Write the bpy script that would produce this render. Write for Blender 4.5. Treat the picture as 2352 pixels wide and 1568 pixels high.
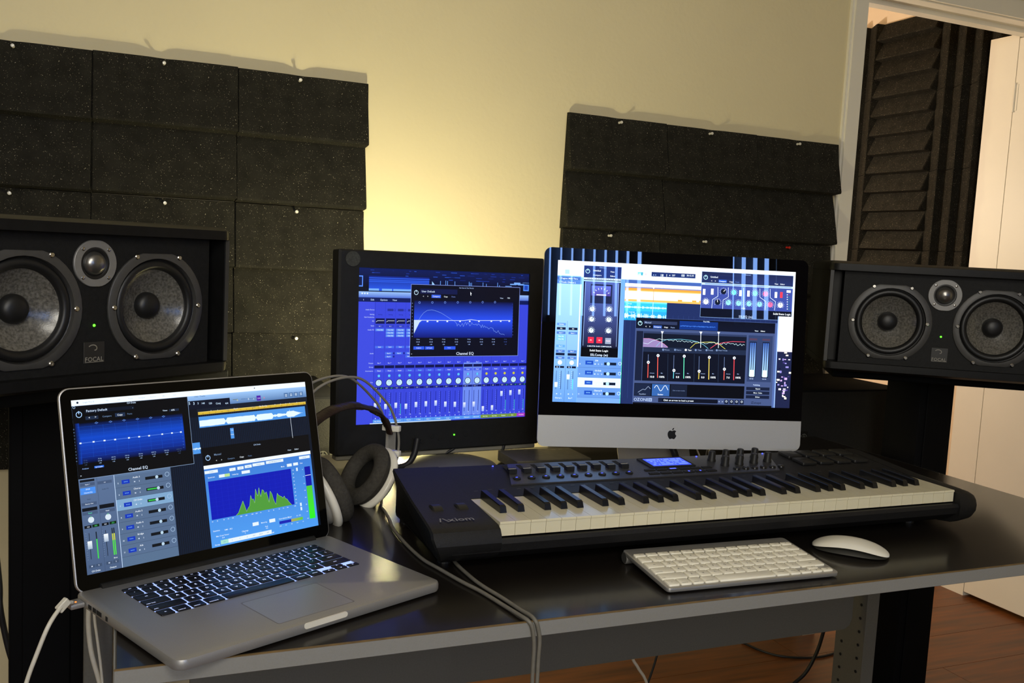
import bpy, bmesh, math, random
from mathutils import Vector, Matrix

for _o in list(bpy.data.objects):
    bpy.data.objects.remove(_o, do_unlink=True)
SC = bpy.context.scene
COL = SC.collection

# ------------------------------------------------------------------ camera
# world frame: x along the desk's front edge, y towards the back wall, z up,
# origin on the floor under the desk's front left corner; metres
DESK_Z = 0.74
WALL_Y = 1.313
cam_data = bpy.data.cameras.new('camera')
cam_data.sensor_fit = 'HORIZONTAL'
cam_data.sensor_width = 36.0
cam_data.lens = 32.736
cam_data.clip_start = 0.05
cam_data.clip_end = 60
cam = bpy.data.objects.new('camera', cam_data)
COL.objects.link(cam)
_r = Vector((0.920229, -0.387883, 0.052202))
_f = Vector((0.391248, 0.915166, -0.096937))
_u = Vector((-0.010173, 0.109628, 0.993921))
cam.matrix_world = Matrix(((_r.x, _u.x, -_f.x, -0.0030), (_r.y, _u.y, -_f.y, -0.9719), (_r.z, _u.z, -_f.z, 1.1776), (0, 0, 0, 1)))
SC.camera = cam

# ------------------------------------------------------------------ world and lights
world = bpy.data.worlds.new('dusk')
SC.world = world
world.use_nodes = True
_bg = world.node_tree.nodes['Background']
_bg.inputs[0].default_value = (0.25, 0.42, 0.85, 1)
_bg.inputs[1].default_value = 0.35


def light(name, kind, loc, power, color, size=0.1, target=None, size_y=None, spread=None):
    d = bpy.data.lights.new(name, kind)
    d.energy = power
    d.color = color
    if kind == 'AREA':
        d.shape = 'RECTANGLE'
        d.size = size
        d.size_y = size_y or size
        if spread:
            d.spread = spread
    else:
        d.shadow_soft_size = size
    o = bpy.data.objects.new(name, d)
    COL.objects.link(o)
    o.location = loc
    if target is not None:
        o.rotation_euler = (Vector(target) - Vector(loc)).to_track_quat('-Z', 'Y').to_euler()
    return o


# the warm lamp standing behind the two displays, washing the wall from below
light('wall_wash_lamp', 'POINT', (0.57, 0.880, 0.930), 17.0, (1.0, 0.90, 0.56), 0.018)
light('desk_glow_fill', 'POINT', (0.530, 0.872, 0.760), 6.0, (1.0, 0.86, 0.42), 0.015)  # extra bulb added to throw the yellow glow across the desk
# unseen fill lights added behind the camera, one overhead and one lower
light('overhead_fill', 'AREA', (0.1, -1.7, 2.42), 27.0, (1.0, 0.95, 0.84), 0.9, (0.35, -0.4, 0.0))
light('front_fill', 'AREA', (-0.6, -2.9, 1.75), 40.0, (1.0, 0.95, 0.84), 1.0, (0.8, 0.7, 0.75))
# the bulb in the little room beyond the doorway
light('booth_lamp', 'POINT', (1.95, 2.15, 1.45), 28.0, (1.0, 0.84, 0.66), 0.06)

SC.view_settings.view_transform = 'Standard'
SC.view_settings.look = 'None'
SC.view_settings.gamma = 1.0
SC.view_settings.use_curve_mapping = False
SC.view_settings.exposure = 0.0
SC.cycles.use_denoising = True
SC.cycles.max_bounces = 6
SC.cycles.sample_clamp_indirect = 4.0

# ------------------------------------------------------------------ helpers
PI = math.pi


def lin(h):
    if not isinstance(h, str):
        return tuple(h[:3])
    h = h.lstrip('#')
    if len(h) == 3:
        h = ''.join(c * 2 for c in h)
    out = []
    for i in (0, 2, 4):
        c = int(h[i:i + 2], 16) / 255
        out.append(c / 12.92 if c <= 0.04045 else ((c + 0.055) / 1.055) ** 2.4)
    return tuple(out)


MATS = {}


def mat(name, col, rough=0.5, metal=0.0, spec=0.5, var=0.0, vscale=8.0, stretch=(1, 1, 1), bump=0.0, bscale=200.0,
        emit=None, estr=0.0, trans=0.0, speck=None, coat=0.0, rvar=0.0):
    """one procedural material: colour with noise variation, fine relief, optional bright specks"""
    if name in MATS:
        return MATS[name]
    m = bpy.data.materials.new(name)
    m.use_nodes = True
    nt = m.node_tree
    b = nt.nodes['Principled BSDF']
    c = lin(col)
    b.inputs['Base Color'].default_value = (*c, 1)
    b.inputs['Roughness'].default_value = rough
    b.inputs['Metallic'].default_value = metal
    b.inputs['Specular IOR Level'].default_value = spec
    if coat:
        b.inputs['Coat Weight'].default_value = coat
        b.inputs['Coat Roughness'].default_value = 0.13
    if trans:
        b.inputs['Transmission Weight'].default_value = trans
        b.inputs['IOR'].default_value = 1.3
    if emit is not None:
        b.inputs['Emission Color'].default_value = (*lin(emit), 1)
        b.inputs['Emission Strength'].default_value = estr
    tc = nt.nodes.new('ShaderNodeTexCoord')
    mp = nt.nodes.new('ShaderNodeMapping')
    mp.inputs['Scale'].default_value = stretch
    nt.links.new(tc.outputs['Object'], mp.inputs['Vector'])
    src = None
    if var > 0:
        n = nt.nodes.new('ShaderNodeTexNoise')
        n.inputs['Scale'].default_value = vscale
        n.inputs['Detail'].default_value = 4
        nt.links.new(mp.outputs[0], n.inputs['Vector'])
        r = nt.nodes.new('ShaderNodeValToRGB')
        r.color_ramp.elements[0].position = 0.3
        r.color_ramp.elements[1].position = 0.7
        r.color_ramp.elements[0].color = (*[x * (1 - var) for x in c], 1)
        r.color_ramp.elements[1].color = (*[min(1, x * (1 + var)) for x in c], 1)
        nt.links.new(n.outputs['Fac'], r.inputs['Fac'])
        src = r.outputs['Color']
        if rvar:
            mr = nt.nodes.new('ShaderNodeMapRange')
            mr.inputs['To Min'].default_value = max(0.02, rough - rvar)
            mr.inputs['To Max'].default_value = rough + rvar
            nt.links.new(n.outputs['Fac'], mr.inputs['Value'])
            nt.links.new(mr.outputs[0], b.inputs['Roughness'])
    if speck:
        sc_, thr, scol = speck
        n2 = nt.nodes.new('ShaderNodeTexNoise')
        n2.inputs['Scale'].default_value = sc_
        n2.inputs['Detail'].default_value = 1.0
        nt.links.new(tc.outputs['Object'], n2.inputs['Vector'])
        r2 = nt.nodes.new('ShaderNodeValToRGB')
        r2.color_ramp.elements[0].position = thr
        r2.color_ramp.elements[1].position = min(1.0, thr + 0.06)
        nt.links.new(n2.outputs['Fac'], r2.inputs['Fac'])
        mx = nt.nodes.new('ShaderNodeMix')
        mx.data_type = 'RGBA'
        mx.inputs['A'].default_value = (*c, 1)
        if src is not None:
            nt.links.new(src, mx.inputs['A'])
        mx.inputs['B'].default_value = (*lin(scol), 1)
        nt.links.new(r2.outputs['Color'], mx.inputs['Factor'])
        src = mx.outputs['Result']
    if src is not None:
        nt.links.new(src, b.inputs['Base Color'])
    if bump > 0:
        n3 = nt.nodes.new('ShaderNodeTexNoise')
        n3.inputs['Scale'].default_value = bscale
        n3.inputs['Detail'].default_value = 2
        nt.links.new(mp.outputs[0], n3.inputs['Vector'])
        bp = nt.nodes.new('ShaderNodeBump')
        bp.inputs['Strength'].default_value = bump
        bp.inputs['Distance'].default_value = 0.002
        nt.links.new(n3.outputs['Fac'], bp.inputs['Height'])
        nt.links.new(bp.outputs[0], b.inputs['Normal'])
    MATS[name] = m
    return m


def print_mat(name, strength, rough=0.04, spec=0.5, base=0.0):
    """flat print: colours come from the mesh's colour attribute; strength > 0 makes a lit display"""
    if name in MATS:
        return MATS[name]
    m = bpy.data.materials.new(name)
    m.use_nodes = True
    nt = m.node_tree
    b = nt.nodes['Principled BSDF']
    a = nt.nodes.new('ShaderNodeAttribute')
    a.attribute_name = 'Col'
    b.inputs['Roughness'].default_value = rough
    b.inputs['Specular IOR Level'].default_value = spec
    if strength > 0:
        b.inputs['Base Color'].default_value = (0.004, 0.004, 0.005, 1)
        nt.links.new(a.outputs['Color'], b.inputs['Emission Color'])
        b.inputs['Emission Strength'].default_value = strength
    else:
        nt.links.new(a.outputs['Color'], b.inputs['Base Color'])
    MATS[name] = m
    return m


def T(x=0, y=0, z=0):
    return Matrix.Translation((x, y, z))


def RX(a):
    return Matrix.Rotation(a, 4, 'X')


def RY(a):
    return Matrix.Rotation(a, 4, 'Y')


def RZ(a):
    return Matrix.Rotation(a, 4, 'Z')


def S(x, y, z):
    return Matrix.Diagonal((x, y, z, 1))


FACE = RX(PI / 2)       # drawing plane (x right, y up, z out) -> (x right, z up, -y out)


def rrect(x0, x1, y0, y1, r, seg=5):
    out = []
    for cx, cy, a0 in ((x1 - r, y1 - r, 0), (x0 + r, y1 - r, 90), (x0 + r, y0 + r, 180), (x1 - r, y0 + r, 270)):
        for k in range(seg + 1):
            a = math.radians(a0 + 90 * k / seg)
            out.append((cx + r * math.cos(a), cy + r * math.sin(a)))
    return out


class MB:
    def __init__(self):
        self.v = []
        self.f = []

    def add(self, v, f, M=None):
        n = len(self.v)
        if M is not None:
            v = [tuple(M @ Vector(p)) for p in v]
        self.v += [tuple(p) for p in v]
        self.f += [tuple(i + n for i in q) for q in f]
        return self

    def box(self, x0, x1, y0, y1, z0, z1, M=None):
        v = [(x, y, z) for z in (z0, z1) for y in (y0, y1) for x in (x0, x1)]
        return self.add(v, [(0, 2, 3, 1), (4, 5, 7, 6), (0, 1, 5, 4), (2, 6, 7, 3), (0, 4, 6, 2), (1, 3, 7, 5)], M)

    def bbox(self, x0, x1, y0, y1, z0, z1, b=0.002, seg=2, M=None):
        bm = bmesh.new()
        bmesh.ops.create_cube(bm, size=1, matrix=T((x0 + x1) / 2, (y0 + y1) / 2, (z0 + z1) / 2) @ S(x1 - x0, y1 - y0, z1 - z0))
        bmesh.ops.bevel(bm, geom=list(bm.edges), offset=b, segments=seg, profile=0.5, affect='EDGES')
        bm.verts.index_update()
        self.add([v.co[:] for v in bm.verts], [[v.index for v in f.verts] for f in bm.faces], M)
        bm.free()
        return self

    def loft(self, rings, M=None, cap=True, closed=True):
        n = len(rings[0])
        v = [p for r in rings for p in r]
        f = []
        for i in range(len(rings) - 1):
            for j in range(n if closed else n - 1):
                k = (j + 1) % n
                f.append((i * n + j, i * n + k, (i + 1) * n + k, (i + 1) * n + j))
        if cap:
            f.append(tuple(reversed(range(n))))
            f.append(tuple((len(rings) - 1) * n + j for j in range(n)))
        return self.add(v, f, M)

    def prism(self, outline, z0, z1, M=None):
        return self.loft([[(x, y, z0) for x, y in outline], [(x, y, z1) for x, y in outline]], M)

    def rbox(self, x0, x1, y0, y1, z0, z1, r, ch=0.0, M=None, seg=5, both=True):
        rings = []
        o = rrect(x0, x1, y0, y1, r, seg)
        if ch > 0:
            i2 = rrect(x0 + ch, x1 - ch, y0 + ch, y1 - ch, max(r - ch, 1e-4), seg)
            i1 = rrect(x0 + ch * .3, x1 - ch * .3, y0 + ch * .3, y1 - ch * .3, max(r - ch * .3, 1e-4), seg)
            if both:
                rings += [[(x, y, z0) for x, y in i2], [(x, y, z0 + ch * .3) for x, y in i1]]
                rings += [[(x, y, z0 + ch) for x, y in o]]
            else:
                rings += [[(x, y, z0) for x, y in o]]
            rings += [[(x, y, z1 - ch) for x, y in o], [(x, y, z1 - ch * .3) for x, y in i1], [(x, y, z1) for x, y in i2]]
        else:
            rings = [[(x, y, z0) for x, y in o], [(x, y, z1) for x, y in o]]
        return self.loft(rings, M)

    def lathe(self, prof, seg=32, M=None, cap=True):
        rings = [[(r * math.cos(2 * PI * k / seg), r * math.sin(2 * PI * k / seg), z) for k in range(seg)] for r, z in prof]
        return self.loft(rings, M, cap)

    def cyl(self, r, z0, z1, seg=20, M=None, ch=0.0):
        if ch:
            return self.lathe([(r - ch, z0), (r, z0 + ch), (r, z1 - ch), (r - ch, z1)], seg, M)
        return self.lathe([(r, z0), (r, z1)], seg, M)

    def tube(self, pts, r, seg=8, M=None, flat=None, up=None):
        pts = [Vector(p) for p in pts]
        n = len(pts)
        rings = []
        ref = Vector(up) if up else Vector((0, 0, 1))
        nrm = None
        for i in range(n):
            t = (pts[min(i + 1, n - 1)] - pts[max(i - 1, 0)]).normalized()
            if nrm is None:
                nrm = ref - t * ref.dot(t)
                if nrm.length < 1e-4:
                    nrm = Vector((1, 0, 0)) - t * t.x
            else:
                nrm = (ref if up else nrm) - t * (ref if up else nrm).dot(t)
            nrm.normalize()
            bn = t.cross(nrm)
            rr = r[i] if isinstance(r, (list, tuple)) else r
            ra, rb = (rr, rr) if flat is None else (rr, flat)
            rings.append([tuple(pts[i] + nrm * ra * math.cos(2 * PI * k / seg) + bn * rb * math.sin(2 * PI * k / seg)) for k in range(seg)])
        return self.loft(rings, M)

    def mesh(self, name, smooth=None):
        me = bpy.data.meshes.new(name)
        me.from_pydata(self.v, [], self.f)
        bm = bmesh.new()
        bm.from_mesh(me)
        bmesh.ops.recalc_face_normals(bm, faces=bm.faces)
        bm.to_mesh(me)
        bm.free()
        if smooth:
            me.polygons.foreach_set('use_smooth', [True] * len(me.polygons))
            me.set_sharp_from_angle(angle=math.radians(smooth))
        me.update()
        return me

    def build(self, name, m, parent=None, smooth=None):
        return put(name, self.mesh(name, smooth), m, parent)


def put(name, me, m=None, parent=None, loc=None, rot=None):
    o = bpy.data.objects.new(name, me)
    COL.objects.link(o)
    if m is not None and me is not None and not me.materials:
        me.materials.append(m)
    if parent is not None:
        o.parent = parent
    if loc is not None:
        o.location = loc
    if rot is not None:
        o.rotation_euler = rot
    return o


def tag(o, label, cat, group=None, kind=None):
    o['label'] = label
    o['category'] = cat
    if group:
        o['group'] = group
    if kind:
        o['kind'] = kind
    return o


def struct(o):
    o['kind'] = 'structure'
    return o


def thing(name, label, cat, loc=(0, 0, 0), rotz=0.0, group=None):
    o = bpy.data.objects.new(name, None)
    COL.objects.link(o)
    o.empty_display_size = 0.05
    o.location = loc
    o.rotation_euler = (0, 0, rotz)
    return tag(o, label, cat, group)


def curve_pts(pts, n=8):
    """Catmull-Rom through the points"""
    P = [Vector(p) for p in pts]
    P = [P[0] * 2 - P[1]] + P + [P[-1] * 2 - P[-2]]
    out = []
    for i in range(1, len(P) - 2):
        a, b, c, d = P[i - 1:i + 3]
        for k in range(n):
            t = k / n
            out.append(0.5 * ((2 * b) + (c - a) * t + (2 * a - 5 * b + 4 * c - d) * t * t + (3 * b - a - 3 * c + d) * t ** 3))
    out.append(P[-2])
    return out


# ---- flat print: glyphs and a small drawing canvas
GLYPH = {}


def load_glyphs(chars):
    obs = []
    for ch in sorted(set(chars)):
        if ch == ' ' or ch in GLYPH:
            continue
        cu = bpy.data.curves.new('glyph', 'FONT')
        cu.body = ch
        cu.size = 1.0
        cu.resolution_u = 2
        cu.offset = 0.012
        o = bpy.data.objects.new('glyph', cu)
        COL.objects.link(o)
        obs.append((ch, o))
    bpy.context.view_layer.update()
    dg = bpy.context.evaluated_depsgraph_get()
    for ch, o in obs:
        ev = o.evaluated_get(dg)
        me = ev.to_mesh()
        vs = [(v.co.x, v.co.y) for v in me.vertices]
        fs = [tuple(p.vertices) for p in me.polygons]
        ev.to_mesh_clear()
        x0 = min(v[0] for v in vs)
        x1 = max(v[0] for v in vs)
        GLYPH[ch] = (vs, fs, x1 + max(x0, 0.03))
    for ch, o in obs:
        cu = o.data
        bpy.data.objects.remove(o)
        bpy.data.curves.remove(cu)


class Canvas:
    """flat artwork in its own units, x right, y down; sheets lie a hair above one another"""

    def __init__(self, scale, h, eps=0.00003):
        self.s, self.h, self.eps = scale, h, eps
        self.v, self.f, self.c = [], [], []

    def poly(self, pts, col, layer, cols=None):
        n = len(self.v)
        for x, y in pts:
            self.v.append((x * self.s, (self.h - y) * self.s, layer * self.eps))
        self.f.append(tuple(range(n, n + len(pts))))
        self.c += [(*lin(q), 1) for q in cols] if cols else [(*lin(col), 1)] * len(pts)

    def rect(self, x0, y0, x1, y1, col, layer):
        x0, x1 = min(x0, x1), max(x0, x1)
        y0, y1 = min(y0, y1), max(y0, y1)
        self.poly([(x0, y1), (x1, y1), (x1, y0), (x0, y0)], col, layer)

    def line(self, pts, w, col, layer):
        for (ax, ay), (bx, by) in zip(pts, pts[1:]):
            dx, dy = bx - ax, by - ay
            L = math.hypot(dx, dy) or 1
            nx, ny = -dy / L * w / 2, dx / L * w / 2
            self.poly([(ax + nx, ay + ny), (bx + nx, by + ny), (bx - nx, by - ny), (ax - nx, ay - ny)], col, layer)

    def disc(self, x, y, r, col, layer, n=14):
        self.poly([(x + r * math.cos(2 * PI * k / n), y - r * math.sin(2 * PI * k / n)) for k in range(n)], col, layer)

    def ring(self, x, y, r, w, col, layer, n=16):
        p = [(x + r * math.cos(2 * PI * k / n), y - r * math.sin(2 * PI * k / n)) for k in range(n + 1)]
        self.line(p, w, col, layer)

    def text(self, x, y, size, t, col, al, layer):
        wd = sum(GLYPH[c][2] if c in GLYPH else 0.3 for c in t) * size
        px = x - (wd / 2 if al == 'c' else wd if al == 'r' else 0)
        rgb = (*lin(col), 1)
        for c in t:
            if c not in GLYPH:
                px += 0.3 * size
                continue
            vs, fs, adv = GLYPH[c]
            n = len(self.v)
            for gx, gy in vs:
                self.v.append(((px + gx * size) * self.s, (self.h - (y - (gy - 0.34) * size)) * self.s, layer * self.eps))
            for q in fs:
                self.f.append(tuple(i + n for i in q))
                self.c += [rgb] * len(q)
            px += adv * size

    def run(self, src):
        for ln in src.split('\n'):
            a = ln.split('~')
            k = a[0]
            F = float
            if k == 'r':
                self.rect(F(a[1]), F(a[2]), F(a[3]), F(a[4]), a[5], F(a[6]))
            elif k == 'g':
                x0, y0, x1, y1 = F(a[1]), F(a[2]), F(a[3]), F(a[4])
                y0, y1 = min(y0, y1), max(y0, y1)
                c0, c1 = a[5], a[6]
                cs = [c1, c1, c0, c0] if a[7] == 'v' else [c0, c1, c1, c0]
                self.poly([(x0, y1), (x1, y1), (x1, y0), (x0, y0)], None, F(a[8]), cs)
            elif k in 'pl':
                pts = [tuple(F(q) for q in p.split(',')) for p in a[1].split(' ')]
                if k == 'p':
                    self.poly(pts, a[2], F(a[3]))
                else:
                    self.line(pts, F(a[2]), a[3], F(a[4]))
            elif k == 'c':
                self.disc(F(a[1]), F(a[2]), F(a[3]), a[4], F(a[5]))
            elif k == 'o':
                self.ring(F(a[1]), F(a[2]), F(a[3]), F(a[4]), a[5], F(a[6]))
            elif k == 't':
                self.text(F(a[1]), F(a[2]), F(a[3]), a[4], a[5], a[6], F(a[7]))
        return self

    def build(self, name, m, parent, M):
        me = bpy.data.meshes.new(name)
        me.from_pydata([tuple(M @ Vector(p)) for p in self.v], [], self.f)
        at = me.color_attributes.new('Col', 'FLOAT_COLOR', 'CORNER')
        at.data.foreach_set('color', [x for c in self.c for x in c])
        return put(name, me, m, parent)


load_glyphs('ABCDEFGHIJKLMNOPQRSTUVWXYZabcdefghijklmnopqrstuvwxyz0123456789.,:;<>%*+^()-/[]=\\`\'')

# ------------------------------------------------------------------ materials
m_wall = mat('cream_wall_paint', (0.72, 0.63, 0.40), 0.85, spec=0.2, var=0.03, vscale=3, bump=0.35, bscale=70)
m_white = mat('white_trim_paint', (0.78, 0.74, 0.64), 0.45, spec=0.4, var=0.02, vscale=5)
m_ceil = mat('ceiling_paint', (0.80, 0.77, 0.70), 0.9, spec=0.1, var=0.02)
m_wall2 = mat('dimmed_wall_paint', (0.20, 0.17, 0.13), 0.9, spec=0.1, var=0.04, vscale=3)  # unseen walls darkened in colour to stand in for a dim rear room
m_stand = mat('dull_black_stand', (0.0035, 0.0035, 0.004), 0.7, spec=0.06, var=0.2)
m_booth = mat('peach_wall_paint', (0.80, 0.66, 0.50), 0.85, spec=0.2, var=0.03, vscale=4)
m_foam = mat('charcoal_foam', (0.018, 0.0168, 0.013), 0.95, spec=0.1, var=0.25, vscale=30, bump=0.6, bscale=900, speck=(560, 0.712, (0.62, 0.56, 0.42)))  # bright specks are glints of the foam cells, put into the colour
m_plank = mat('reddish_wood', (0.125, 0.038, 0.008), 0.38, spec=0.4, var=0.45, vscale=3, stretch=(1.2, 16, 1), rvar=0.08)
m_groove = mat('floor_base', (0.05, 0.018, 0.008), 0.8, var=0.2)
m_desktop = mat('black_brown_tabletop', (0.008, 0.0062, 0.005), 0.44, spec=0.16, var=0.25, vscale=20, stretch=(2, 30, 1), rvar=0.02, coat=0.5)
m_band = mat('grey_edge_band', (0.235, 0.23, 0.215), 0.5, spec=0.35, var=0.03, vscale=600)
m_steel = mat('grey_painted_steel', (0.125, 0.122, 0.108), 0.6, spec=0.25, var=0.06, vscale=300)
m_hole = mat('dark_hole', (0.004, 0.004, 0.004), 0.9, var=0.2)
m_blackwood = mat('black_cabinet', (0.0065, 0.0065, 0.0065), 0.45, spec=0.22, var=0.2, vscale=60)
m_baffle = mat('charcoal_baffle', (0.010, 0.010, 0.0097), 0.6, spec=0.2, var=0.2, vscale=200, bump=0.2, bscale=600)
m_gap = mat('trackpad_seam', (0.22, 0.215, 0.21), 0.5, metal=0.4, var=0.05)
m_side = mat('dark_grey_side', (0.045, 0.044, 0.042), 0.5, spec=0.4, var=0.1)
m_frame = mat('grey_driver_frame', (0.055, 0.053, 0.050), 0.45, spec=0.5, var=0.08, vscale=100)
m_plate = mat('silver_tweeter_plate', (0.24, 0.235, 0.225), 0.45, metal=0.3, var=0.05, vscale=100)
m_rubber = mat('black_rubber', (0.008, 0.008, 0.008), 0.45, spec=0.5, var=0.2)
m_cone = mat('grey_flecked_cone', (0.11, 0.104, 0.09), 0.22, spec=0.6, var=0.5, vscale=260, rvar=0.05, bump=0.06, bscale=500)
m_dome = mat('dull_metal_dome', (0.30, 0.29, 0.27), 0.3, metal=0.9, var=0.1)
m_chrome = mat('bright_screw', (0.6, 0.58, 0.54), 0.22, metal=1.0, var=0.05)
m_alu = mat('silver_aluminium', (0.50, 0.49, 0.475), 0.42, metal=0.75, var=0.03, vscale=900, bump=0.05, bscale=1500)
m_deck = mat('laptop_aluminium', (0.36, 0.355, 0.35), 0.45, metal=0.6, var=0.04, vscale=900, bump=0.05, bscale=1500)
m_chin = mat('pale_aluminium', (0.53, 0.53, 0.52), 0.48, metal=0.4, var=0.02, vscale=900)
m_glassblk = mat('black_display_glass', (0.002, 0.002, 0.003), 0.008, spec=0.6, var=0.1)
m_matblk = mat('matt_black_plastic', (0.009, 0.009, 0.009), 0.5, spec=0.35, var=0.2, vscale=100)
m_key = mat('black_keycap', (0.006, 0.006, 0.007), 0.4, spec=0.4, var=0.1)
m_backlit = mat('key_backlight', (0.05, 0.05, 0.06), 0.5, emit='9cb4ff', estr=1.45, var=0.05)
m_whitekey = mat('white_keycap', (0.90, 0.86, 0.72), 0.4, spec=0.5, var=0.03, vscale=60)
m_ivory = mat('ivory_piano_key', (0.76, 0.70, 0.50), 0.16, spec=0.5, var=0.02, vscale=30)
m_ebony = mat('black_piano_key', (0.007, 0.007, 0.008), 0.28, spec=0.5, var=0.15)
m_synth = mat('dark_synth_plastic', (0.011, 0.0107, 0.0112), 0.5, spec=0.25, var=0.15, vscale=200, bump=0.15, bscale=900)
m_panel = mat('gunmetal_panel', (0.17, 0.17, 0.18), 0.30, metal=0.8, var=0.08, vscale=300)
m_grip = mat('ribbed_rubber_grip', (0.010, 0.010, 0.010), 0.7, spec=0.2, var=0.2, bump=0.8, bscale=160)
m_blueled = mat('blue_led', (0.1, 0.1, 0.5), 0.4, emit='3c4cff', estr=3.0, var=0.05)
m_greenled = mat('green_led', (0.1, 0.5, 0.1), 0.4, emit='4cff1c', estr=4.0, var=0.05)
m_orangeled = mat('orange_led', (0.6, 0.2, 0.05), 0.4, emit='ff6a20', estr=4.0, var=0.05)
m_redled = mat('red_led', (0.5, 0.05, 0.03), 0.4, emit='d01808', estr=0.6, var=0.05)
m_bluelcd = mat('blue_lcd', (0.05, 0.05, 0.2), 0.25, emit='3550ff', estr=1.5, var=0.05)
m_velour = mat('grey_velour', (0.055, 0.051, 0.044), 0.95, spec=0.1, var=0.2, vscale=200, bump=0.5, bscale=700)
m_white_pl = mat('glossy_white_plastic', (0.82, 0.79, 0.69), 0.25, spec=0.5, var=0.02)
m_grey_pl = mat('light_grey_plastic', (0.40, 0.385, 0.345), 0.4, spec=0.5, var=0.03)
m_tubegrey = mat('grey_hoop', (0.24, 0.225, 0.195), 0.4, spec=0.5, var=0.05)
m_leather = mat('brown_leather', (0.016, 0.0075, 0.006), 0.4, spec=0.5, var=0.4, vscale=60, bump=0.4, bscale=200)
m_clear = mat('clear_plastic', (0.9, 0.88, 0.82), 0.1, spec=0.5, trans=0.85, var=0.02)
m_cordgrey = mat('grey_cord', (0.15, 0.14, 0.115), 0.5, spec=0.4, var=0.1, vscale=100)
m_cordwhite = mat('white_cord', (0.62, 0.59, 0.50), 0.45, spec=0.4, var=0.05, vscale=100)
m_cordblack = mat('black_cord', (0.012, 0.012, 0.014), 0.5, spec=0.4, var=0.2)
m_felt = mat('grey_felt', (0.06, 0.062, 0.058), 0.95, spec=0.1, var=0.2, vscale=300)
m_silver = mat('beige_silver_plastic', (0.22, 0.205, 0.16), 0.45, spec=0.4, var=0.05)
m_pinhead = mat('clear_pin_head', (0.65, 0.62, 0.55), 0.15, spec=0.8, var=0.1)
m_print = print_mat('flat_print', 0, 0.5, 0.3)
m_litprint = print_mat('lit_legend_print', 1.6, 0.4, 0.3)
m_ui = print_mat('laptop_display_picture', 1.05, 0.05, 0.3)
m_ui2 = print_mat('matt_display_picture', 1.0, 0.35, 0.4)
m_ui3 = print_mat('glossy_display_picture', 1.5, 0.008, 0.6)
m_skypane = mat('dusk_window_pane', (0.1, 0.15, 0.3), 0.3, emit=(0.24, 0.45, 1.0), estr=17.0, var=0.02)
m_slat = mat('blind_slat', (0.16, 0.17, 0.19), 0.6, var=0.05)

# ------------------------------------------------------------------ the room
FX0, FX1, FY0, FY1, CEIL = -2.2, 3.4, -4.2, 3.1, 2.5
floor = struct(MB().box(FX0, FX1, FY0, FY1, -0.06, -0.004).build('floor', m_groove))
random.seed(11)
plank_w, plank_l = 0.19, 1.25
pl_cache = {}
for i in range(13):
    x = -1.3 - random.uniform(0, 0.85)
    while x < FX1 - 0.01:
        L_ = round(min(plank_l, FX1 - x), 3)
        if L_ not in pl_cache:
            pl_cache[L_] = MB().box(0.0008, L_ - 0.0008, 0.0008, plank_w - 0.0008, -0.004, 0.0).mesh('plank')
            pl_cache[L_].materials.append(m_plank)
        put('plank', pl_cache[L_], None, floor, (x, -0.35 + i * plank_w, 0.0))
        x += plank_l

WB = WALL_Y + 0.12          # back face of the back wall
OX0, OX1, OZ = 2.085, 2.885, 2.02      # doorway in the back wall
wb = MB()
wb.box(FX0, OX0 - 0.012, WALL_Y, WB, 0, CEIL).box(OX0 - 0.012, OX1 + 0.05, WALL_Y, WB, OZ + 0.012, CEIL).box(OX1 + 0.05, FX1, WALL_Y, WB, 0, CEIL)
struct(wb.build('wall_back', m_wall))
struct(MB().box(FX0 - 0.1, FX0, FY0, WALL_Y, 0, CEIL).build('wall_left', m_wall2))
struct(MB().box(FX1, FX1 + 0.1, FY0, WALL_Y, 0, CEIL).build('wall_right', m_wall))
struct(MB().box(FX0, FX1, FY0, FY1 + 0.1, CEIL, CEIL + 0.1).build('ceiling', m_ceil))
W1 = (0.26, 1.13)
W2 = (1.76, 2.06)
WZ0, WZ1 = 1.46, 2.2
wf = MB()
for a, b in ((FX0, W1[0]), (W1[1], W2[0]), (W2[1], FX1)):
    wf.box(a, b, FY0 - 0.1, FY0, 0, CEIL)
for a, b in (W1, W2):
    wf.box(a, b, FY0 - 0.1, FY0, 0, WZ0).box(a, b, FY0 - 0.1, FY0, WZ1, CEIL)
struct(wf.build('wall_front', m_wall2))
for n, (a, b) in enumerate((W1, W2)):
    w = struct(MB().box(a, b, FY0 - 0.1, FY0 - 0.09, WZ0, WZ1).build('window_%d' % (n + 1), m_skypane))
    MB().box(a, b, FY0 + 0.005, FY0 + 0.05, WZ1 - 0.02, WZ1 + 0.03).build('headrail', m_white, w)
    sl = MB().box(-0.049, 0.049, -0.001, 0.001, WZ0 - 0.05, WZ1 - 0.02).mesh('blind_slat')
    sl.materials.append(m_slat)
    k = a + 0.03
    while k < b - 0.02:
        put('blind_slat', sl, None, w, (k, FY0 + 0.03, 0), (0, 0, math.radians(-52)))
        k += 0.078
# the little room beyond the doorway
struct(MB().box(2.935, 3.035, WB, FY1, 0, CEIL).build('wall_booth_right', m_booth))
struct(MB().box(1.2, 3.035, FY1, FY1 + 0.1, 0, CEIL).build('wall_booth_back', m_booth))
struct(MB().box(1.1, 1.2, WB, FY1, 0, CEIL).build('wall_booth_left', m_booth))
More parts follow.
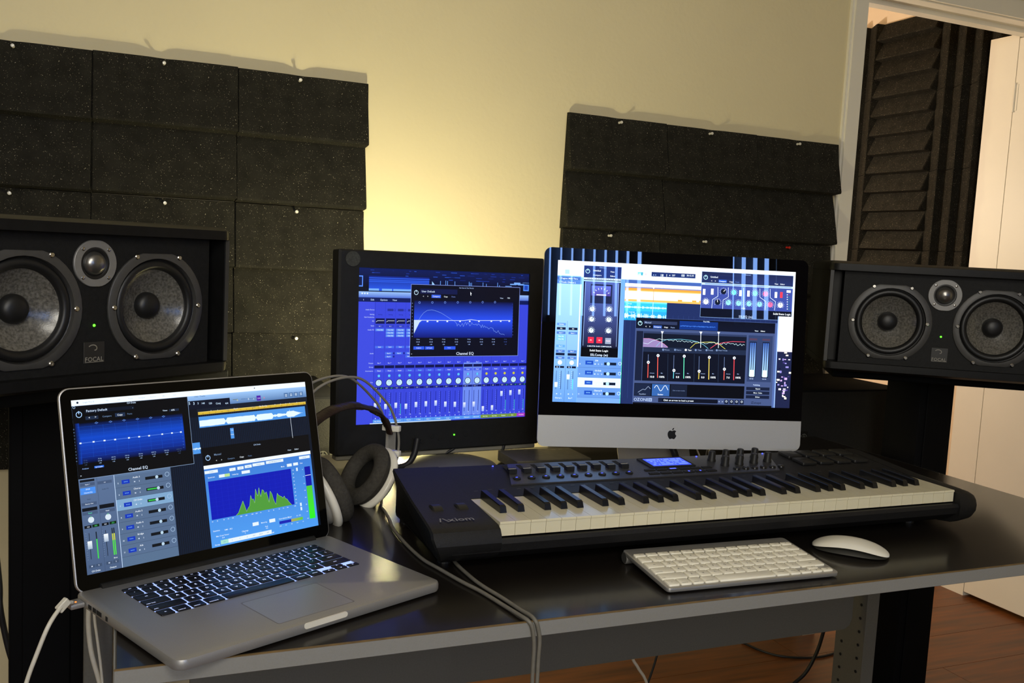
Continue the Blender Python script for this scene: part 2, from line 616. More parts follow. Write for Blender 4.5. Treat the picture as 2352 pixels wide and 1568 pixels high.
# door lining and casing
jm = MB()
jm.box(OX0 - 0.012, OX0, WALL_Y - 0.002, WB + 0.01, 0, OZ).box(OX1 - 0.003, OX1 + 0.05, WALL_Y + 0.113, WB + 0.11, 0, OZ).box(OX0 - 0.012, OX1 + 0.012, WALL_Y - 0.002, WB + 0.01, OZ, OZ + 0.012)
jm.box(OX0, OX1, WALL_Y + 0.06, WALL_Y + 0.10, OZ - 0.014, OZ)
struct(jm.build('trim_1', m_white))
cs = MB()
cs.box(OX0 - 0.052, OX0 - 0.004, WALL_Y - 0.016, WALL_Y, 0, OZ + 0.055).box(OX0 - 0.060, OX0 - 0.052, WALL_Y - 0.009, WALL_Y, 0, OZ + 0.063)
cs.box(OX0 - 0.004, FX1, WALL_Y - 0.016, WALL_Y, OZ + 0.004, OZ + 0.055).box(OX0 - 0.06, FX1, WALL_Y - 0.009, WALL_Y, OZ + 0.055, OZ + 0.063)
struct(cs.build('trim_2', m_white))
door = struct(MB().bbox(2.880, 2.915, 0.61, 1.4225, 0.016, 2.005, 0.0015, 1).build('door_1', m_white))
for z in (1.80, 1.05, 0.25):
    hg = MB().box(2.8785, 2.884, 1.408, 1.419, z - 0.045, z + 0.045).cyl(0.0045, z - 0.05, z + 0.05, 10, T(2.878, 1.4205, 0))
    hg.build('hinge', m_white, door, 40)

# ------------------------------------------------------------------ acoustic foam


def foam_mesh(name, teeth, t0, t1, curl, n=16):
    """a foam tile 305 mm square: x right, z down from 0, back at y = 0, teeth sloping outwards as they go down"""
    w = 0.3055
    p = 0.305 / teeth
    prof = []
    for k in range(teeth):
        prof += [(-k * p, t0, k == 0), (-k * p - p * 0.35, t0 + (t1 - t0) * 0.40, False), (-k * p - p + 0.0095, t1, False), (-k * p - p + 0.0045, t1 - 0.001, False)]
        if k < teeth - 1:
            prof.append((-k * p - p + 0.0005, t0 + 0.001, False))
    prof.append((-0.3055, t0, False))
    rings = []
    xs = [0.0, 0.0022] + [w * i / n for i in range(1, n)] + [w - 0.0022, w]
    for x in xs:
        end = 0.0045 if x in (0.0, w) else 0.0
        c = curl * (1 - math.exp(-((x - 0.148) / 0.022) ** 2)) if curl else 0
        ring = [(x, 0.0, -0.3055), (x, -c * 0.9 if curl else 0.0, 0.0)]
        ring += [(x, -max(0.001, t - end + (c if top else c * 0.5 * max(0, 1 - abs(z) / 0.05))), z) for z, t, top in prof]
        rings.append(ring)
    return MB().loft(rings).mesh(name)


m_two = foam_mesh('foam_tile', 2, 0.010, 0.047, 0.008)
m_two.materials.append(m_foam)
m_four = foam_mesh('foam_tile', 4, 0.010, 0.046, 0.0, 2)
m_four.materials.append(m_foam)
pin_me = MB().lathe([(0.0005, -0.004), (0.0035, -0.003), (0.0032, 0.002), (0.0022, 0.005), (0.0042, 0.009), (0.0036, 0.0115), (0.001, 0.012)], 12).mesh('push_pin', 50)
pin_me.materials.append(m_pinhead)
red_me = pin_me.copy()
red_me.materials.clear()
red_me.materials.append(mat('red_pin_head', (0.45, 0.02, 0.012), 0.3, var=0.1))
ROWS = ('top', 'middle', 'bottom', 'lowest')
COLS = ('left', 'middle', 'right')
random.seed(5)
for side, bx, bz in (('left', 0.553 - 3 * 0.305, 1.561), ('right', 1.096, 1.549)):
    for r in range(3):
        for c in range(3):
            lab = 'charcoal foam tile, %s row and %s column of the %s foam block' % (ROWS[r], COLS[c], side)
            o = put('foam_tile', m_two, None, None, (bx + c * 0.305 + random.uniform(-0.0008, 0.0008), WALL_Y - 0.0005, bz - r * 0.305 + random.uniform(-0.0015, 0.0015)), (0, random.uniform(-0.004, 0.004), 0))
            tag(o, lab, 'foam panel', 'foam tiles on the wall behind the desk')
            pin_ = put('push_pin', red_me if (side, r, c) == ('right', 1, 2) else pin_me, None, o, (0.146 + random.uniform(-0.008, 0.008), -0.020, -0.012), (PI / 2, 0, 0))
# foam on the side wall of the little room: wedges run across or up and down
BR = ('top', 'second', 'third', 'fourth')
for r in range(4):
    for c, (y0, kind) in enumerate(((1.503, 'v'), (1.808, 'h'), (2.113, 'v'))):
        z = 2.192 - r * 0.3105
        if kind == 'h':
            o = put('foam_tile', m_four, None, None, (2.9345, y0 + 0.3055, z), (0, 0, -PI / 2))
            o.scale = (1, 1, 1.017)
        else:
            o = put('foam_tile', m_four, None, None, (2.9345, y0 + 0.3055, z - 0.3105), None)
            o.scale = (1.017, 1, 1)
            o.rotation_euler = (RZ(-PI / 2) @ RY(-PI / 2)).to_euler()
        tag(o, 'charcoal foam tile with %s grooves, %s row of the %s column beyond doorway' % ('upright' if kind == 'v' else 'level', BR[r], ('nearest', 'middle', 'farthest')[c]), 'foam panel', 'foam tiles in the room beyond the doorway')

# ------------------------------------------------------------------ desk
desk = thing('desk', 'long black-topped desk with grey edge and grey steel legs', 'desk', (0, 0, 0))
MB().bbox(0.0, 1.67, 0.0, 0.905, 0.7205, DESK_Z, 0.0008, 1).build('tabletop', m_desktop, desk)
eb = MB().bbox(-0.0015, 1.6715, -0.0022, 0.0, 0.7205, 0.7395, 0.0006, 1).bbox(-0.0022, 0.0, 0.0, 0.905, 0.7205, 0.7395, 0.0006, 1).bbox(1.67, 1.6722, 0.0, 0.905, 0.7205, 0.7395, 0.0006, 1)
eb.build('edge_band', m_band, desk)
MB().box(-0.0018, 1.6718, -0.0026, 0.0004, 0.7390, 0.7401).build('edge_line', mat('warm_edge_highlight', (0.16, 0.10, 0.035), 0.6, var=0.3, vscale=40), desk)  # thin warm highlight along the top edge, painted on as a strip
MB().bbox(-0.046, -0.003, 0.585, 0.70, 0.0, 0.72, 0.004).bbox(-0.046, -0.003, 0.08, 0.80, 0.0, 0.04, 0.004).build('leg', m_steel, desk)
lg = MB().bbox(1.592, 1.625, 0.600, 0.604, 0.0, 0.7205, 0.001, 1).box(1.588, 1.592, 0.600, 0.690, 0.0, 0.7205).bbox(1.585, 1.628, 0.08, 0.80, 0.0, 0.04, 0.004)
leg = lg.build('leg', m_steel, desk)
hl = MB()
for k in range(20):
    for y, dz in ((0.616, 0.0), (0.668, -0.012)):
        hl.cyl(0.0036, 0, 0.001, 8, T(1.5875, y, 0.695 - k * 0.032 + dz) @ RY(-PI / 2))
hl.build('leg_holes', m_hole, leg)
mp_ = MB().prism([(0.118, 0.352), (1.545, 0.352), (1.560, 0.360), (1.566, 0.375), (1.566, 0.7205), (0.118, 0.7205)], 0, 0.012, T(0, 0.632, 0) @ FACE)
mp_.build('modesty_panel', m_steel, desk)
MB().box(-0.003, 0.118, 0.640, 0.660, 0.66, 0.7205).box(1.56, 1.592, 0.640, 0.660, 0.64, 0.7205).build('cross_rail', m_steel, desk)

# ------------------------------------------------------------------ big loudspeakers and their stands


def clipped_disc(r, flat, n=40):
    out = []
    for k in range(n):
        a = 2 * PI * k / n
        out.append((r * math.cos(a), max(-flat, min(flat, r * math.sin(a)))))
    return out


screw_me = MB().lathe([(0.0042, 0.0), (0.0042, 0.0012), (0.003, 0.0024), (0.0013, 0.0024), (0.0010, 0.0012)], 12, FACE).mesh('screw', 40)
screw_me.materials.append(m_chrome)
screw2_me = MB().lathe([(0.0028, 0.0), (0.0028, 0.001), (0.0018, 0.0016), (0.0009, 0.0016), (0.0007, 0.0008)], 10, FACE).mesh('screw', 40)
screw2_me.materials.append(m_chrome)


def baffle_part(t, U):
    """front board with three round cut-outs for the drivers"""
    bm = bmesh.new()
    loops = [[(-0.2155, -0.1045), (0.2155, -0.1045), (0.2155, 0.1045), (-0.2155, 0.1045)]]
    for cx, cy, r in ((-0.111, -0.007, 0.0775), (0.111, -0.007, 0.0775), (0, 0.060, 0.026)):
        loops.append([(cx + r * math.cos(2 * PI * k / 36), cy + r * math.sin(2 * PI * k / 36)) for k in range(36)])
    ed = []
    for lp in loops:
        vs = [bm.verts.new((x, -0.002, y)) for x, y in lp]
        ed += [bm.edges.new((vs[i], vs[(i + 1) % len(vs)])) for i in range(len(vs))]
    bmesh.ops.triangle_fill(bm, use_beauty=True, use_dissolve=False, edges=ed)
    g = bmesh.ops.extrude_face_region(bm, geom=list(bm.faces))
    bmesh.ops.translate(bm, verts=[e for e in g['geom'] if isinstance(e, bmesh.types.BMVert)], vec=(0, 0.034, 0))
    bmesh.ops.recalc_face_normals(bm, faces=bm.faces)
    bmesh.ops.transform(bm, matrix=U, verts=bm.verts)
    me = bpy.data.meshes.new('baffle')
    bm.to_mesh(me)
    bm.free()
    return put('baffle', me, m_baffle, t)


def loudspeaker(label, loc, rotz):
    t = thing('loudspeaker', label, 'loudspeaker', loc, rotz, 'pair of twin-woofer loudspeakers')
    # local: face at y = 0 looking to -y; z = 0 at the middle of the face; the Empty sits at the cabinet's foot
    Z = 0.125
    U = T(0, 0, Z)
    MB().box(-0.244, 0.244, 0.036, 0.335, -0.105, 0.105, U).build('cabinet', m_blackwood, t)
    for nm, s in (('top_panel', 1), ('bottom_panel', -1)):
        o = rrect(-0.250, 0.250, -0.022, 0.340, 0.020, 6)
        i2 = rrect(-0.242, 0.242, -0.008, 0.334, 0.014, 6)
        rg = [[(x, y, 0.104 * s) for x, y in o], [(x, y, 0.112 * s) for x, y in o], [(x * .995, y * .995, 0.119 * s) for x, y in o], [(x, y, 0.125 * s) for x, y in i2]]
        MB().loft(rg, U).build(nm, m_blackwood, t, 50)
    baffle_part(t, U)
    for s in (-1, 1):
        MB().bbox(min(s * 0.2395, s * 0.249), max(s * 0.2395, s * 0.249), -0.014, 0.330, -0.1045, 0.1045, 0.002, 2, U).build('side_cheek', m_blackwood, t)  # cheeks coloured black for their shaded sides; the edge strip stays grey
        MB().box(min(s * 0.2405, s * 0.248), max(s * 0.2405, s * 0.248), -0.0146, -0.0138, -0.103, 0.103, U).build('cheek_edge', m_side, t)
    for s in (-1, 1):
        C = T(s * 0.111, -0.002, Z - 0.007) @ FACE
        fr = MB()
        outl = clipped_disc(0.0895, 0.084)
        n = len(outl)
        rings = [[(x, y, 0) for x, y in outl], [(x, y, 0.003) for x, y in outl], [(x * .985, y * .985, 0.004) for x, y in outl]]
        inner = [(0.0765 * math.cos(2 * PI * k / n), 0.0765 * math.sin(2 * PI * k / n)) for k in range(n)]
        rings += [[(x, y, 0.004) for x, y in inner], [(x * .99, y * .99, -0.004) for x, y in inner]]
        fr.loft(rings, C, cap=False)
        w = fr.build('woofer', m_frame, t, 40)
        sur = [(0.0765, -0.002), (0.0745, -0.004)] + [(0.0670 + 0.0068 * math.cos(a), -0.004 + 0.0060 * math.sin(a)) for a in [PI * k / 8 for k in range(9)]] + [(0.0585, -0.006)]
        MB().lathe(sur, 44, C, cap=False).build('surround', m_rubber, w, 60)
        MB().lathe([(0.0600, -0.0055), (0.056, -0.009), (0.046, -0.0155), (0.033, -0.0225), (0.019, -0.028)], 44, C, cap=False).build('cone', m_cone, w, 60)
        MB().lathe([(0.0215, -0.027), (0.0212, -0.020), (0.018, -0.0145), (0.012, -0.0115), (0.005, -0.0102), (0.0005, -0.010)], 28, C).build('dust_cap', m_rubber, w, 60)
        MB().cyl(0.080, -0.0295, -0.0285, 32, C).build('basket', m_hole, w)
        for a, b in ((0.0795, 0), (-0.0795, 0), (0.040, 0.0785), (-0.040, 0.0785), (0.040, -0.0785), (-0.040, -0.0785)):
            put('screw', screw_me, None, w, (s * 0.111 + a, -0.006, Z - 0.007 + b))
    C = T(0, -0.002, Z + 0.060) @ FACE
    outl = clipped_disc(0.0355, 0.0345)
    n = len(outl)
    inner = [(0.0245 * math.cos(2 * PI * k / n), 0.0245 * math.sin(2 * PI * k / n)) for k in range(n)]
    tw = MB().loft([[(x, y, 0) for x, y in outl], [(x, y, 0.003) for x, y in outl], [(x * .98, y * .98, 0.0036) for x, y in outl], [(x, y, 0.0036) for x, y in inner], [(x * .9, y * .9, -0.001) for x, y in inner]], C, cap=False).build('tweeter', m_plate, t, 40)
    MB().lathe([(0.0245, 0.002), (0.0215, 0.0030), (0.0190, 0.001), (0.0165, -0.0005)], 32, C, cap=False).build('surround', m_rubber, tw, 60)
    MB().lathe([(0.0180, 0.0), (0.0163, 0.0045), (0.0125, 0.0085), (0.007, 0.011), (0.0005, 0.012)], 32, C).build('dome', m_dome, tw, 60)
    for a in (45, 135, 225, 315):
        put('screw', screw2_me, None, tw, (0.0300 * math.cos(math.radians(a)), -0.0056, Z + 0.060 + 0.0300 * math.sin(math.radians(a))))
    MB().lathe([(0.0021, 0), (0.0019, 0.001), (0.001, 0.0016), (0.0002, 0.0018)], 12, T(0, -0.002, Z - 0.033) @ FACE).build('power_light', m_greenled, t, 60)
    pl = MB().bbox(-0.0175, 0.0175, -0.0034, -0.002, Z - 0.090, Z - 0.058, 0.0004, 1).build('badge', mat('badge_grey', (0.024, 0.023, 0.022), 0.35, var=0.1), t)
    cv = Canvas(0.001, 32)
    cv.text(17.5, 26, 9.6, 'FOCAL', '8f8b80', 'c', 2)
    for k in range(9):
        a0, a1 = -2.6 + k * 0.42, -2.6 + (k + 1) * 0.42
        r0, r1 = 8.5 - k * 0.8, 8.5 - (k + 1) * 0.8
        cv.line([(17 + r0 * 1.2 * math.cos(a0), 11 + r0 * math.sin(a0)), (17 + r1 * 1.2 * math.cos(a1), 11 + r1 * math.sin(a1))], 1.5, '8f8b80', 2)
    cv.rect(2, 30, 33, 30.7, '8f8b80', 2)
    cv.build('badge_print', m_print, pl, T(-0.0175, -0.00345, Z - 0.090) @ FACE)
    return t


loudspeaker('left twin-woofer loudspeaker, black, cut by the left edge above the laptop', (-0.035, 0.559, 1.066 - 0.125), 0.63)
loudspeaker('right twin-woofer loudspeaker, black, in front of the open white door', (1.697, 0.566, 1.069 - 0.125), -0.60)


def column_stand(label, x, y, rot, top, bx0, bx1):
    t = thing('speaker_stand', label, 'speaker stand', (x, y, 0), 0.0, 'tall column speaker stands')
    MB().bbox(-0.056, 0.056, -0.055, 0.055, 0.03, top - 0.02, 0.006).build('column', m_stand, t, 40)
    MB().bbox(-0.036, 0.036, -0.060, -0.054, 0.03, top - 0.02, 0.002, 1).build('front_strip', m_stand, t)
    MB().bbox(bx0, bx1, -0.17, 0.12, 0.0, 0.03, 0.004).build('base', m_stand, t)
    MB().bbox(-0.235, 0.235, -0.165, 0.165, top - 0.022, top, 0.004, 2, RZ(rot)).build('top_plate', m_stand, t)
    return t


column_stand('black column stand under the left loudspeaker, behind the laptop', -0.104, 0.735, 0.63, 0.9405, -0.26, 0.055)
column_stand('black column stand under the right loudspeaker, beside the door', 1.838, 0.74, -0.60, 0.9435, -0.15, 0.18)

# ------------------------------------------------------------------ small monitors lying on their sides behind the desk


def side_monitor(label, x0, x1, logo_x, flip):
    t = thing('studio_monitor', label, 'loudspeaker', ((x0 + x1) / 2, 0.918, 0.61), 0.0, 'black monitors lying on their sides')
    w = (x1 - x0) / 2
    MB().bbox(-w, w, 0.0, 0.30, 0.0, 0.25, 0.006).build('cabinet', m_stand, t, 40)
    lx = logo_x - (x0 + x1) / 2
    cv = Canvas(0.001, 40)
    q = 20
    cv.rect(0, 4, 40, 36, '0c0c0c', 1)
    lc = 12 if flip else 28
    cv.ring(lc, q, 9, 1.2, '5f5f5a', 2, 20)
    for k in range(3):
        a = PI / 2 + k * 2 * PI / 3
        cv.line([(lc, q), (lc + 8 * math.cos(a), q - 8 * math.sin(a))], 1.6, '5f5f5a', 2)
        cv.line([(lc, q), (lc - 5 * math.cos(a), q + 5 * math.sin(a))], 1.2, '5f5f5a', 2)
    bx = 30 if flip else 10
    cv.rect(bx - 3, 11, bx + 3, 29, '4a4a46', 2)
    cv.build('logo', m_print, t, T(lx - 0.001 * lc, -0.0012, 0.106) @ FACE)
    MB().bbox(-w + 0.006, w - 0.006, -0.0006, 0.002, 0.006, 0.244, 0.0005, 1).build('front_panel', m_baffle, t)
    s = thing('wall_shelf', 'black wall shelf holding the %s side-lying monitor behind the desk' % ('left' if flip else 'right'), 'shelf', ((x0 + x1) / 2, WALL_Y, 0.61), 0.0, 'black shelves behind the desk')
    MB().bbox(-w - 0.01, w + 0.01, -0.40, 0.0, -0.02, 0.0, 0.003, 1).build('board', m_blackwood, s)
    for bx_ in (-0.13, 0.13):
        MB().box(bx_ - 0.012, bx_ + 0.012, -0.30, 0.0, -0.035, -0.02).box(bx_ - 0.012, bx_ + 0.012, -0.012, 0.0, -0.20, -0.02).build('bracket', m_steel, s)


